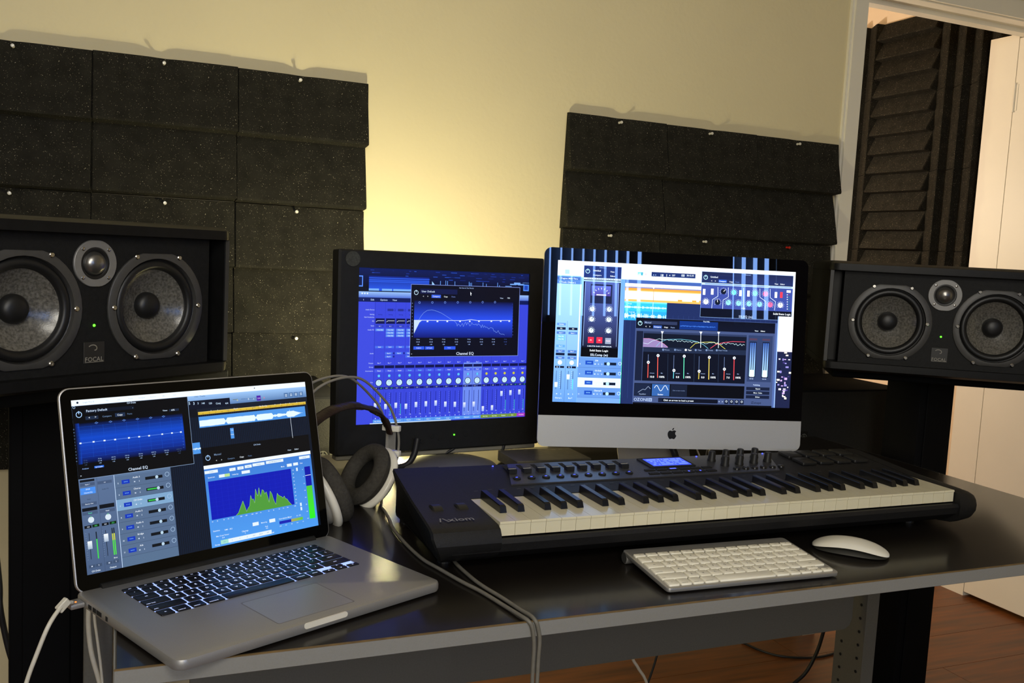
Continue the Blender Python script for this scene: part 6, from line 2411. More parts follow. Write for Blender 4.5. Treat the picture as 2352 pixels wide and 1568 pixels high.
IMAC_UI = r'''r~0~0~1000~562~6aa0e8~0
r~0~0~1000~16~ffffff~1
g~0~16~1000~64~ffffff~cfe4ff~v~1
r~12~37~28~52~e8f4ff~2
r~32~37~48~52~e8f4ff~2
r~50~37~66~52~e8f4ff~2
r~74~37~90~52~e8f4ff~2
r~92~37~108~52~e8f4ff~2
r~30~36~48~53~a8cdf8~3
r~384.9~28.6~569.6~46.3~1c2f68~3
t~428.2~40.4~14~18~e8f6ff~c~4
t~448.5~39.7~14~1~e8f6ff~c~4
t~461.3~39.2~9~4~e8f6ff~c~4
t~477.5~38.5~9~237~e8f6ff~c~4
t~517.1~37~14~00~e8f6ff~c~4
t~547.5~35.9~9~30:12.35~e8f6ff~c~4
r~327.5~32~349.9~44.6~40a8c0~3
t~338.1~38.9~10~>~e8ffff~c~4
t~361.1~38~12~o~f09090~c~4
t~402.1~39.2~9~o~a8c8f8~c~4
t~393.5~39.5~9~o~a8c8f8~c~4
r~282~38~297~52~dceeff~3
r~304~38~319~52~dceeff~3
r~326~38~341~52~dceeff~3
r~348~38~363~52~dceeff~3
r~370~38~385~52~dceeff~3
r~0~60~96~562~79b2f4~2
r~0~64~94~78~3f68b8~3
t~8~71~8.5~> Region: MIDI Thru~eef8ff~l~4
r~0~79~94~92~4f7cc8~3
t~8~86~8.5~> Track: Chorus L~eef8ff~l~4
g~0~92~96~562~9fd0ff~5f92d8~v~3
r~94~92~99~420~f4fbff~5
r~47~240~48~562~3f64a8~4
r~6~248~42~258~5f8fd8~5
t~24~253~6~Setting~eef8ff~c~6
r~6~265~42~275~101a38~5
t~24~270~6~EQ~eef8ff~c~6
r~6~282~42~292~4a74c0~5
t~24~287~6~Input 1~eef8ff~c~6
r~6~296~42~306~6fb8ff~5
t~24~301~6~Chan EQ~eef8ff~c~6
r~6~307~42~317~6fb8ff~5
t~24~312~6~Chan EQ~eef8ff~c~6
r~6~335~42~345~5f9cf0~5
t~24~340~6~Bus 3~eef8ff~c~6
r~6~355~42~365~4a74c0~5
t~24~360~6~Bus 7~eef8ff~c~6
r~6~367~42~377~101a38~5
t~24~372~6~~eef8ff~c~6
r~6~381~42~391~4a74c0~5
t~24~386~6~Read~eef8ff~c~6
c~24~405~9~e8f6ff~6
r~5~419~22~427~0c1630~5
t~14~423~6~0.0~dcecff~c~6
r~25~419~42~427~0c1630~5
r~11~438~12.5~512~14244c~5
r~30~438~32~512~14244c~5
r~24~440~28~441~cfe4ff~5
r~24~448~28~449~cfe4ff~5
r~24~456~28~457~cfe4ff~5
r~24~464~28~465~cfe4ff~5
r~24~472~28~473~cfe4ff~5
r~24~480~28~481~cfe4ff~5
r~24~488~28~489~cfe4ff~5
r~24~496~28~497~cfe4ff~5
r~24~504~28~505~cfe4ff~5
g~6~484~18~504~ffffff~b8d4f4~v~6
t~16~530~7~M~dcecff~c~6
t~33~530~7~S~dcecff~c~6
t~24~546~7~Chorus L~eef8ff~c~6
r~54~265~90~275~101a38~5
t~72~270~6~EQ~eef8ff~c~6
r~54~282~90~292~4a74c0~5
t~72~287~6~Input 1~eef8ff~c~6
r~54~355~90~365~4a74c0~5
t~72~360~6~Bus 7~eef8ff~c~6
r~54~367~90~377~101a38~5
t~72~372~6~~eef8ff~c~6
r~54~381~90~391~4a74c0~5
t~72~386~6~Read~eef8ff~c~6
c~72~405~9~e8f6ff~6
r~53~419~70~427~0c1630~5
t~62~423~6~0.0~dcecff~c~6
r~73~419~90~427~0c1630~5
r~59~438~60.5~512~14244c~5
r~78~438~80~512~14244c~5
r~72~440~76~441~cfe4ff~5
r~72~448~76~449~cfe4ff~5
r~72~456~76~457~cfe4ff~5
r~72~464~76~465~cfe4ff~5
r~72~472~76~473~cfe4ff~5
r~72~480~76~481~cfe4ff~5
r~72~488~76~489~cfe4ff~5
r~72~496~76~497~cfe4ff~5
r~72~504~76~505~cfe4ff~5
g~54~452~66~472~ffffff~b8d4f4~v~6
r~77~470~81~512~58c8f0~6
t~64~530~7~M~dcecff~c~6
t~81~530~7~S~dcecff~c~6
t~72~546~7~Bus 7~eef8ff~c~6
r~99~380~278~562~6f9ce0~2
r~99~382~278~421~5f8cd0~3
r~99~421~278~422~3a5c9c~4
r~128~394~160~410~1c48b0~4
t~144~402~10~+++~8fd0ff~c~5
t~168~393~8~DH~f4fbff~l~5
t~168~407~7~M~dff0ff~c~5
t~182~407~7~R~dff0ff~c~5
t~196~407~7~S~dff0ff~c~5
r~205~399~255~410~0e1a30~4
c~222~404.5~7~a8d0f4~5
o~270~402~6~1.6~cfe8ff~5
t~106~408~7~8~e8f6ff~c~5
r~99~422~278~461~5f8cd0~3
r~99~461~278~462~3a5c9c~4
r~128~434~160~450~1c48b0~4
t~144~442~10~+++~8fd0ff~c~5
t~168~433~8~Ch Dub~f4fbff~l~5
t~168~447~7~M~dff0ff~c~5
t~182~447~7~R~dff0ff~c~5
t~196~447~7~S~dff0ff~c~5
r~205~439~255~450~0e1a30~4
c~222~444.5~7~a8d0f4~5
o~270~442~6~1.6~cfe8ff~5
t~106~448~7~9~e8f6ff~c~5
r~99~462~278~501~cfe6ff~3
r~99~501~278~502~3a5c9c~4
r~128~474~160~490~1c48b0~4
t~144~482~10~+++~8fd0ff~c~5
t~168~473~8~Chorus L~f4fbff~l~5
t~168~487~7~M~dff0ff~c~5
t~182~487~7~R~dff0ff~c~5
t~196~487~7~S~dff0ff~c~5
r~205~479~255~490~0e1a30~4
c~222~484.5~7~a8d0f4~5
o~270~482~6~1.6~cfe8ff~5
t~106~488~7~10~e8f6ff~c~5
r~99~502~278~541~5f8cd0~3
r~99~541~278~542~3a5c9c~4
r~128~514~160~530~1c48b0~4
t~144~522~10~+++~8fd0ff~c~5
t~168~513~8~Chorus R~f4fbff~l~5
t~168~527~7~M~dff0ff~c~5
t~182~527~7~R~dff0ff~c~5
t~196~527~7~S~dff0ff~c~5
r~205~519~255~530~0e1a30~4
c~222~524.5~7~a8d0f4~5
o~270~522~6~1.6~cfe8ff~5
t~106~528~7~11~e8f6ff~c~5
r~276~300~278~562~40d0a0~4
r~278~92~1000~562~1c2a58~2
r~284~200~285~540~2a3c74~3
r~306~200~307~540~2a3c74~3
r~328~200~329~540~2a3c74~3
r~350~200~351~540~2a3c74~3
r~372~200~373~540~2a3c74~3
r~394~200~395~540~2a3c74~3
r~416~200~417~540~2a3c74~3
r~438~200~439~540~2a3c74~3
r~460~200~461~540~2a3c74~3
r~482~200~483~540~2a3c74~3
r~504~200~505~540~2a3c74~3
r~526~200~527~540~2a3c74~3
r~548~200~549~540~2a3c74~3
r~570~200~571~540~2a3c74~3
r~592~200~593~540~2a3c74~3
r~614~200~615~540~2a3c74~3
r~636~200~637~540~2a3c74~3
r~658~200~659~540~2a3c74~3
r~680~200~681~540~2a3c74~3
r~702~200~703~540~2a3c74~3
r~724~200~725~540~2a3c74~3
r~746~200~747~540~2a3c74~3
r~768~200~769~540~2a3c74~3
r~790~200~791~540~2a3c74~3
r~812~200~813~540~2a3c74~3
r~834~200~835~540~2a3c74~3
r~856~200~857~540~2a3c74~3
r~878~200~879~540~2a3c74~3
r~900~200~901~540~2a3c74~3
r~922~200~923~540~2a3c74~3
r~278~64~620~78~3f5ea8~3
r~278~78~620~92~fff4e8~4
r~278~88~620~96~6f7cb8~4
r~278~96~620~150~ffb45c~4
r~278~108~620~142~fff0d8~5
r~278~96~620~104~f09a3c~5
r~500~136~518~142~f0a040~6
r~560~136~578~142~f0a040~6
r~590~136~608~142~f0a040~6
r~278~150~455~188~30b8e0~4
r~278~188~455~226~28a0d8~4
r~278~150~455~156~6fe0f8~5
r~280~168.8~282.2~177.2~d8f8ff~5
r~283~170.9~285.2~175.1~d8f8ff~5
r~286~169.9~288.2~176.1~d8f8ff~5
r~289~170.1~291.2~175.9~d8f8ff~5
r~292~168.2~294.2~177.8~d8f8ff~5
r~295~168.8~297.2~177.2~d8f8ff~5
r~298~168.3~300.2~177.7~d8f8ff~5
r~301~168.7~303.2~177.3~d8f8ff~5
r~304~170.8~306.2~175.2~d8f8ff~5
r~307~171.1~309.2~174.9~d8f8ff~5
r~310~170~312.2~176~d8f8ff~5
r~313~171~315.2~175~d8f8ff~5
r~316~170.3~318.2~175.7~d8f8ff~5
r~319~169.3~321.2~176.7~d8f8ff~5
r~322~168.3~324.2~177.7~d8f8ff~5
r~325~169.7~327.2~176.3~d8f8ff~5
r~328~168.7~330.2~177.3~d8f8ff~5
r~331~171.6~333.2~174.4~d8f8ff~5
r~334~170.6~336.2~175.4~d8f8ff~5
r~337~168~339.2~178~d8f8ff~5
r~340~171.4~342.2~174.6~d8f8ff~5
r~343~170.3~345.2~175.7~d8f8ff~5
r~346~171.7~348.2~174.3~d8f8ff~5
r~349~171.7~351.2~174.3~d8f8ff~5
r~352~168.4~354.2~177.6~d8f8ff~5
r~355~168~357.2~178~d8f8ff~5
r~358~169.4~360.2~176.6~d8f8ff~5
r~361~171.5~363.2~174.5~d8f8ff~5
r~364~170.8~366.2~175.2~d8f8ff~5
r~367~171.1~369.2~174.9~d8f8ff~5
r~370~169.3~372.2~176.7~d8f8ff~5
r~373~169.3~375.2~176.7~d8f8ff~5
r~376~170.2~378.2~175.8~d8f8ff~5
r~379~169.9~381.2~176.1~d8f8ff~5
r~382~171.6~384.2~174.4~d8f8ff~5
r~385~169.8~387.2~176.2~d8f8ff~5
r~388~168.2~390.2~177.8~d8f8ff~5
r~391~169~393.2~177~d8f8ff~5
r~394~171.6~396.2~174.4~d8f8ff~5
r~397~169.9~399.2~176.1~d8f8ff~5
r~400~169.1~402.2~176.9~d8f8ff~5
r~403~171~405.2~175~d8f8ff~5
r~406~168.4~408.2~177.6~d8f8ff~5
r~409~170.2~411.2~175.8~d8f8ff~5
r~412~169.2~414.2~176.8~d8f8ff~5
r~415~170.4~417.2~175.6~d8f8ff~5
r~418~168~420.2~178~d8f8ff~5
r~421~168.9~423.2~177.1~d8f8ff~5
r~424~169.7~426.2~176.3~d8f8ff~5
r~427~171.4~429.2~174.6~d8f8ff~5
r~430~170.2~432.2~175.8~d8f8ff~5
r~433~171.9~435.2~174.1~d8f8ff~5
r~436~169.6~438.2~176.4~d8f8ff~5
r~439~168.5~441.2~177.5~d8f8ff~5
r~442~171.3~444.2~174.7~d8f8ff~5
r~445~170~447.2~176~d8f8ff~5
r~448~170.1~450.2~175.9~d8f8ff~5
r~451~170.4~453.2~175.6~d8f8ff~5
r~280~199.9~282.2~216.1~d8f8ff~5
r~283~197.6~285.2~218.4~d8f8ff~5
r~286~199.9~288.2~216.1~d8f8ff~5
r~289~202.3~291.2~213.7~d8f8ff~5
r~292~197.4~294.2~218.6~d8f8ff~5
r~295~203.7~297.2~212.3~d8f8ff~5
r~298~205.5~300.2~210.5~d8f8ff~5
r~301~205.7~303.2~210.3~d8f8ff~5
r~304~205.4~306.2~210.6~d8f8ff~5
r~307~198.5~309.2~217.5~d8f8ff~5
r~310~204.8~312.2~211.2~d8f8ff~5
r~313~200.8~315.2~215.2~d8f8ff~5
r~316~203~318.2~213~d8f8ff~5
r~319~200.3~321.2~215.7~d8f8ff~5
r~322~197.2~324.2~218.8~d8f8ff~5
r~325~205.8~327.2~210.2~d8f8ff~5
r~328~207.7~330.2~208.3~d8f8ff~5
r~331~206.3~333.2~209.7~d8f8ff~5
r~334~199.9~336.2~216.1~d8f8ff~5
r~337~198.2~339.2~217.8~d8f8ff~5
r~340~200.5~342.2~215.5~d8f8ff~5
r~343~198.8~345.2~217.2~d8f8ff~5
r~346~206.8~348.2~209.2~d8f8ff~5
r~349~197.6~351.2~218.4~d8f8ff~5
r~352~205.5~354.2~210.5~d8f8ff~5
r~355~205.9~357.2~210.1~d8f8ff~5
r~358~205~360.2~211~d8f8ff~5
r~361~198.2~363.2~217.8~d8f8ff~5
r~364~206~366.2~210~d8f8ff~5
r~367~198.8~369.2~217.2~d8f8ff~5
r~370~199.3~372.2~216.7~d8f8ff~5
r~373~205~375.2~211~d8f8ff~5
r~376~199.6~378.2~216.4~d8f8ff~5
r~379~205.9~381.2~210.1~d8f8ff~5
r~382~207.1~384.2~208.9~d8f8ff~5
r~385~205.3~387.2~210.7~d8f8ff~5
r~388~205.6~390.2~210.4~d8f8ff~5
r~391~200.9~393.2~215.1~d8f8ff~5
r~394~202.7~396.2~213.3~d8f8ff~5
r~397~204.5~399.2~211.5~d8f8ff~5
r~400~201.3~402.2~214.7~d8f8ff~5
r~403~202.3~405.2~213.7~d8f8ff~5
r~406~207.1~408.2~208.9~d8f8ff~5
r~409~204.8~411.2~211.2~d8f8ff~5
r~412~207.5~414.2~208.5~d8f8ff~5
r~415~207~417.2~209~d8f8ff~5
r~418~202.1~420.2~213.9~d8f8ff~5
r~421~198.6~423.2~217.4~d8f8ff~5
r~424~200.4~426.2~215.6~d8f8ff~5
r~427~199.5~429.2~216.5~d8f8ff~5
r~430~202.1~432.2~213.9~d8f8ff~5
r~433~205.7~435.2~210.3~d8f8ff~5
r~436~206.7~438.2~209.3~d8f8ff~5
r~439~206.9~441.2~209.1~d8f8ff~5
r~442~202~444.2~214~d8f8ff~5
r~445~206.7~447.2~209.3~d8f8ff~5
r~448~206.2~450.2~209.8~d8f8ff~5
r~451~199.5~453.2~216.5~d8f8ff~5
t~300~160~6~Vocals~e8fcff~c~6
t~310~193~6~Vocal dub~e8fcff~c~6
r~396~150~397.5~232~e8f4ff~6
r~396~96~397.5~150~a08060~6
p~392,90 401,90 396.5,98~f4faff~7
r~105.7~15.4~260.5~379.7~8fb4f0~6
r~106.7~16.4~259.5~378.7~10162c~7
r~106.7~16.4~259.5~62.4~1c2c6c~8
t~183.1~21.4~7~Chorus L~90b0f0~c~9
o~121.7~38.4~8~2.2~b8f0ff~9
r~120.6~28.4~122.8~37.4~b8f0ff~10
t~144.7~34.4~9~Untitled~f0faff~l~9
t~214.7~36.4~8~View~f0faff~l~9
t~144.7~52.4~8.5~Compare~e0f0ff~l~9
t~214.7~53.4~8~Editor~f0faff~l~9
r~106.7~63.4~259.5~70.4~cfe8ff~8
r~122.7~64.9~125.2~68.9~3a5ca8~9
r~129.7~64.9~132.2~68.9~3a5ca8~9
r~136.7~64.9~139.2~68.9~3a5ca8~9
r~143.7~64.9~146.2~68.9~3a5ca8~9
r~150.7~64.9~153.2~68.9~3a5ca8~9
r~157.7~64.9~160.2~68.9~3a5ca8~9
r~164.7~64.9~167.2~68.9~3a5ca8~9
r~171.7~64.9~174.2~68.9~3a5ca8~9
r~178.7~64.9~181.2~68.9~3a5ca8~9
r~185.7~64.9~188.2~68.9~3a5ca8~9
r~192.7~64.9~195.2~68.9~3a5ca8~9
r~199.7~64.9~202.2~68.9~3a5ca8~9
r~206.7~64.9~209.2~68.9~3a5ca8~9
r~213.7~64.9~216.2~68.9~3a5ca8~9
r~220.7~64.9~223.2~68.9~3a5ca8~9
r~227.7~64.9~230.2~68.9~3a5ca8~9
r~234.7~64.9~237.2~68.9~3a5ca8~9
r~241.7~64.9~244.2~68.9~3a5ca8~9
r~248.7~64.9~251.2~68.9~3a5ca8~9
r~255.7~64.9~258.2~68.9~3a5ca8~9
r~106.7~73.4~259.5~78.4~a8d0ff~8
g~112.7~78.4~253.5~336.7~4c5ea8~1a1c34~v~8
r~136.7~88.4~225.5~164.4~181c3c~9
g~139.7~94.4~219.5~134.4~5c6cd0~4a3c90~v~10
l~153.9,123.4 148.5,120.5~2~f0f8ff~11
l~160.5,115.5 156.4,110.4~2~f0f8ff~11
l~170,110.3 167.8,103.8~2~f0f8ff~11
l~181.1,108.4 181.1,101.4~2~f0f8ff~11
l~192.2,110.3 194.4,103.8~2~f0f8ff~11
l~201.7,115.5 205.8,110.4~2~f0f8ff~11
l~208.3,123.4 213.7,120.5~2~f0f8ff~11
r~161.1~128.4~201.1~132.4~f4faff~11
c~146.4~187.7~10~cfe4f4~10
l~137.3,195.4 135,197.4~1.4~e8f4ff~10
l~134.8,190.6 131.9,191.3~1.4~e8f4ff~10
l~134.7,185.2 131.8,184.6~1.4~e8f4ff~10
l~137,180.3 134.6,178.5~1.4~e8f4ff~10
l~141.2,176.9 139.9,174.2~1.4~e8f4ff~10
l~146.4,175.7 146.4,172.7~1.4~e8f4ff~10
l~151.7,176.9 153,174.2~1.4~e8f4ff~10
l~155.9,180.3 158.3,178.5~1.4~e8f4ff~10
l~158.2,185.2 161.1,184.6~1.4~e8f4ff~10
l~158.1,190.6 161,191.3~1.4~e8f4ff~10
l~155.6,195.4 157.9,197.4~1.4~e8f4ff~10
l~146.4,187.7 143,178.3~2~4a6080~11
c~216.2~186.6~10~cfe4f4~10
l~207,194.3 204.7,196.2~1.4~e8f4ff~10
l~204.6,189.5 201.7,190.2~1.4~e8f4ff~10
l~204.5,184.1 201.6,183.4~1.4~e8f4ff~10
l~206.8,179.2 204.4,177.3~1.4~e8f4ff~10
l~211,175.8 209.7,173.1~1.4~e8f4ff~10
l~216.2,174.6 216.2,171.6~1.4~e8f4ff~10
l~221.5,175.8 222.8,173.1~1.4~e8f4ff~10
l~225.7,179.2 228.1,177.3~1.4~e8f4ff~10
l~228,184.1 230.9,183.4~1.4~e8f4ff~10
l~227.9,189.5 230.8,190.2~1.4~e8f4ff~10
l~225.4,194.3 227.7,196.2~1.4~e8f4ff~10
l~216.2,186.6 221.6,178.2~2~4a6080~11
c~145.9~228.4~10~cfe4f4~10
l~136.7,236.2 134.4,238.1~1.4~e8f4ff~10
l~134.2,231.3 131.3,232.1~1.4~e8f4ff~10
l~134.1,225.9 131.2,225.3~1.4~e8f4ff~10
l~136.4,221.1 134,219.2~1.4~e8f4ff~10
l~140.6,217.7 139.3,215~1.4~e8f4ff~10
l~145.9,216.4 145.9,213.4~1.4~e8f4ff~10
l~151.1,217.7 152.4,215~1.4~e8f4ff~10
l~155.3,221.1 157.7,219.2~1.4~e8f4ff~10
l~157.6,225.9 160.5,225.3~1.4~e8f4ff~10
l~157.5,231.3 160.4,232.1~1.4~e8f4ff~10
l~155.1,236.2 157.4,238.1~1.4~e8f4ff~10
l~145.9,228.4 151.7,220.3~2~4a6080~11
c~216.2~227.4~10~cfe4f4~10
l~207,235.1 204.7,237~1.4~e8f4ff~10
l~204.6,230.3 201.7,231~1.4~e8f4ff~10
l~204.5,224.9 201.6,224.3~1.4~e8f4ff~10
l~206.8,220 204.4,218.2~1.4~e8f4ff~10
l~211,216.6 209.7,213.9~1.4~e8f4ff~10
l~216.2,215.4 216.2,212.4~1.4~e8f4ff~10
l~221.5,216.6 222.8,213.9~1.4~e8f4ff~10
l~225.7,220 228.1,218.2~1.4~e8f4ff~10
l~228,224.9 230.9,224.3~1.4~e8f4ff~10
l~227.9,230.3 230.8,231~1.4~e8f4ff~10
l~225.4,235.1 227.7,237~1.4~e8f4ff~10
l~216.2,227.4 216.4,217.4~2~4a6080~11
c~146~273.1~10~cfe4f4~10
l~136.8,280.8 134.5,282.7~1.4~e8f4ff~10
l~134.4,276 131.5,276.7~1.4~e8f4ff~10
l~134.3,270.6 131.3,270~1.4~e8f4ff~10
l~136.6,265.7 134.2,263.9~1.4~e8f4ff~10
l~140.7,262.3 139.4,259.6~1.4~e8f4ff~10
l~146,261.1 146,258.1~1.4~e8f4ff~10
l~151.3,262.3 152.6,259.6~1.4~e8f4ff~10
l~155.5,265.7 157.8,263.9~1.4~e8f4ff~10
l~157.7,270.6 160.7,270~1.4~e8f4ff~10
l~157.7,276 160.6,276.7~1.4~e8f4ff~10
l~155.2,280.8 157.5,282.7~1.4~e8f4ff~10
l~146,273.1 150.4,264.1~2~4a6080~11
c~217~272.2~10~cfe4f4~10
l~207.8,279.9 205.5,281.8~1.4~e8f4ff~10
l~205.3,275.1 202.4,275.8~1.4~e8f4ff~10
l~205.2,269.7 202.3,269~1.4~e8f4ff~10
l~207.5,264.8 205.2,262.9~1.4~e8f4ff~10
l~211.7,261.4 210.4,258.7~1.4~e8f4ff~10
l~217,260.2 217,257.2~1.4~e8f4ff~10
l~222.2,261.4 223.6,258.7~1.4~e8f4ff~10
l~226.4,264.8 228.8,262.9~1.4~e8f4ff~10
l~228.7,269.7 231.7,269~1.4~e8f4ff~10
l~228.6,275.1 231.5,275.8~1.4~e8f4ff~10
l~226.2,279.9 228.5,281.8~1.4~e8f4ff~10
l~217,272.2 222.9,264.1~2~4a6080~11
r~133.9~299.6~157.9~323.6~f02c48~10
t~145.9~311.6~7~IN~ffd8e0~c~11
r~169.1~299.2~193.1~323.2~f02c48~10
t~181.1~311.2~7~IN~ffd8e0~c~11
r~205~301.1~229~325.1~8f9cb4~10
t~217~313.1~7~FADE~ffd8e0~c~11
t~182.6~335.8~7~G-MASTER BUSS COMPRESSOR~dcecff~c~10
r~106.7~341.7~259.5~378.7~05070f~9
t~181.1~352.7~11~Solid State Logic~f4faff~c~10
t~182.4~370~12.5~SSLComp (m)~d8e8fc~c~10
l~114.7,334.7 114.7,82.4~1.2~a8c8f8~10
l~251.5,334.7 251.5,82.4~1.2~a8c8f8~10
r~596.1~15.7~991.2~201.3~8fb4f0~6
r~597.1~16.7~990.2~200.3~0a0f20~7
g~597.1~16.7~990.2~58.7~1c2448~222e60~v~8
t~793.7~21.7~7~Chorus L~8fa8e8~c~9
o~613.1~39.7~8~2.2~b8f0ff~9
r~612~29.7~614.2~38.7~b8f0ff~10
r~629.1~30.7~763.1~42.7~1a2450~9
t~633.1~36.7~9.5~Untitled~e8f4ff~l~10
t~639.1~52.7~9~<~f4faff~c~9
t~655.1~52.7~9~>~f4faff~c~9
r~669.1~46.7~703.1~57.7~2c62d8~9
t~686.1~52.7~7.5~Compare~f0f8ff~c~10
t~723.1~52.7~7.5~Copy~f0f8ff~c~9
t~749.1~52.7~7.5~Paste~5a74b8~c~9
t~918.2~52.7~7.5~View~f0f8ff~c~9
t~945.2~52.7~7.5~Editor~f0f8ff~c~9
r~597.1~60.7~990.2~69.7~bcd8ff~8
r~611.1~63.7~885.2~66.7~4a6cb8~9
r~890.2~62.7~893.2~67.7~4a6cb8~9
r~896.2~62.7~899.2~67.7~4a6cb8~9
r~902.2~62.7~905.2~67.7~4a6cb8~9
r~908.2~62.7~911.2~67.7~4a6cb8~9
r~914.2~62.7~917.2~67.7~4a6cb8~9
r~920.2~62.7~923.2~67.7~4a6cb8~9
r~926.2~62.7~929.2~67.7~4a6cb8~9
r~932.2~62.7~935.2~67.7~4a6cb8~9
r~938.2~62.7~941.2~67.7~4a6cb8~9
r~944.2~62.7~947.2~67.7~4a6cb8~9
r~950.2~62.7~953.2~67.7~4a6cb8~9
r~956.2~62.7~959.2~67.7~4a6cb8~9
r~962.2~62.7~965.2~67.7~4a6cb8~9
r~968.2~62.7~971.2~67.7~4a6cb8~9
r~974.2~62.7~977.2~67.7~4a6cb8~9
r~980.2~62.7~983.2~67.7~4a6cb8~9
r~597.1~69.7~990.2~164.3~3a4a98~8
c~691.6~94.1~11~101828~10
l~681.6,102.5 679.3,104.4~1.4~e8f4ff~10
l~679,97.3 676.1,98~1.4~e8f4ff~10
l~678.9,91.4 675.9,90.8~1.4~e8f4ff~10
l~681.3,86.1 679,84.3~1.4~e8f4ff~10
l~685.9,82.4 684.6,79.8~1.4~e8f4ff~10
l~691.6,81.1 691.6,78.1~1.4~e8f4ff~10
l~697.3,82.4 698.6,79.8~1.4~e8f4ff~10
l~701.8,86.1 704.2,84.3~1.4~e8f4ff~10
l~704.3,91.4 707.2,90.8~1.4~e8f4ff~10
l~704.2,97.3 707.1,98~1.4~e8f4ff~10
l~701.5,102.5 703.8,104.4~1.4~e8f4ff~10
l~691.6,94.1 699.1,86.1~2~ffffff~11
c~736.2~95.4~11~6fd4e8~10
l~726.2,103.7 723.9,105.7~1.4~e8f4ff~10
l~723.6,98.5 720.7,99.3~1.4~e8f4ff~10
l~723.5,92.7 720.6,92.1~1.4~e8f4ff~10
l~726,87.4 723.6,85.5~1.4~e8f4ff~10
l~730.5,83.7 729.2,81~1.4~e8f4ff~10
l~736.2,82.4 736.2,79.4~1.4~e8f4ff~10
l~741.9,83.7 743.2,81~1.4~e8f4ff~10
l~746.4,87.4 748.8,85.5~1.4~e8f4ff~10
l~748.9,92.7 751.9,92.1~1.4~e8f4ff~10
l~748.8,98.5 751.7,99.3~1.4~e8f4ff~10
l~746.2,103.7 748.5,105.7~1.4~e8f4ff~10
l~736.2,95.4 731.8,85.3~2~4a6080~11
c~827.6~95~11~6fd4e8~10
l~817.7,103.4 815.4,105.3~1.4~e8f4ff~10
l~815,98.1 812.1,98.9~1.4~e8f4ff~10
l~814.9,92.3 812,91.7~1.4~e8f4ff~10
l~817.4,87 815,85.2~1.4~e8f4ff~10
l~821.9,83.3 820.6,80.6~1.4~e8f4ff~10
l~827.6,82 827.6,79~1.4~e8f4ff~10
l~833.3,83.3 834.6,80.6~1.4~e8f4ff~10
l~837.9,87 840.2,85.2~1.4~e8f4ff~10
l~840.3,92.3 843.3,91.7~1.4~e8f4ff~10
l~840.2,98.1 843.2,98.9~1.4~e8f4ff~10
l~837.6,103.4 839.9,105.3~1.4~e8f4ff~10
l~827.6,95 823.7,84.7~2~4a6080~11
c~872.7~95.1~11~f06a9c~10
l~862.8,103.5 860.5,105.4~1.4~e8f4ff~10
l~860.1,98.3 857.2,99~1.4~e8f4ff~10
l~860,92.4 857.1,91.8~1.4~e8f4ff~10
l~862.5,87.1 860.1,85.3~1.4~e8f4ff~10
l~867,83.4 865.7,80.7~1.4~e8f4ff~10
l~872.7,82.1 872.7,79.1~1.4~e8f4ff~10
l~878.4,83.4 879.7,80.7~1.4~e8f4ff~10
l~883,87.1 885.3,85.3~1.4~e8f4ff~10
l~885.4,92.4 888.4,91.8~1.4~e8f4ff~10
l~885.3,98.3 888.2,99~1.4~e8f4ff~10
l~882.7,103.5 885,105.4~1.4~e8f4ff~10
l~872.7,95.1 872.5,84.1~2~4a6080~11
c~618.5~138.2~11~f0f8ff~10
l~608.6,146.6 606.3,148.5~1.4~e8f4ff~10
l~605.9,141.4 603,142.1~1.4~e8f4ff~10
l~605.8,135.5 602.9,134.9~1.4~e8f4ff~10
l~608.3,130.2 605.9,128.4~1.4~e8f4ff~10
l~612.8,126.6 611.5,123.9~1.4~e8f4ff~10
l~618.5,125.2 618.5,122.2~1.4~e8f4ff~10
l~624.2,126.6 625.5,123.9~1.4~e8f4ff~10
l~628.8,130.2 631.1,128.4~1.4~e8f4ff~10
l~631.3,135.5 634.2,134.9~1.4~e8f4ff~10
l~631.1,141.4 634.1,142.1~1.4~e8f4ff~10
l~628.5,146.6 630.8,148.5~1.4~e8f4ff~10
l~618.5,138.2 619.8,127.3~2~4a6080~11
c~668.2~138.3~11~101828~10
l~658.2,146.6 655.9,148.6~1.4~e8f4ff~10
l~655.5,141.4 652.6,142.1~1.4~e8f4ff~10
l~655.4,135.6 652.5,134.9~1.4~e8f4ff~10
l~657.9,130.3 655.6,128.4~1.4~e8f4ff~10
l~662.5,126.6 661.1,123.9~1.4~e8f4ff~10
l~668.2,125.3 668.2,122.3~1.4~e8f4ff~10
l~673.9,126.6 675.2,123.9~1.4~e8f4ff~10
l~678.4,130.3 680.8,128.4~1.4~e8f4ff~10
l~680.9,135.6 683.8,134.9~1.4~e8f4ff~10
l~680.8,141.4 683.7,142.1~1.4~e8f4ff~10
l~678.1,146.6 680.4,148.6~1.4~e8f4ff~10
l~668.2,138.3 666.4,127.4~2~ffffff~11
c~714.4~137.8~11~8fdcf0~10
l~704.5,146.2 702.2,148.1~1.4~e8f4ff~10
l~701.8,141 698.9,141.7~1.4~e8f4ff~10
l~701.7,135.1 698.8,134.5~1.4~e8f4ff~10
l~704.2,129.8 701.8,128~1.4~e8f4ff~10
l~708.7,126.2 707.4,123.5~1.4~e8f4ff~10
l~714.4,124.8 714.4,121.8~1.4~e8f4ff~10
l~720.1,126.2 721.4,123.5~1.4~e8f4ff~10
l~724.7,129.8 727,128~1.4~e8f4ff~10
l~727.1,135.1 730.1,134.5~1.4~e8f4ff~10
l~727,141 729.9,141.7~1.4~e8f4ff~10
l~724.4,146.2 726.7,148.1~1.4~e8f4ff~10
l~714.4,137.8 708.1,128.8~2~4a6080~11
c~758.5~138.6~11~8fdcf0~10
l~748.6,147 746.3,148.9~1.4~e8f4ff~10
l~745.9,141.8 743,142.5~1.4~e8f4ff~10
l~745.8,135.9 742.9,135.3~1.4~e8f4ff~10
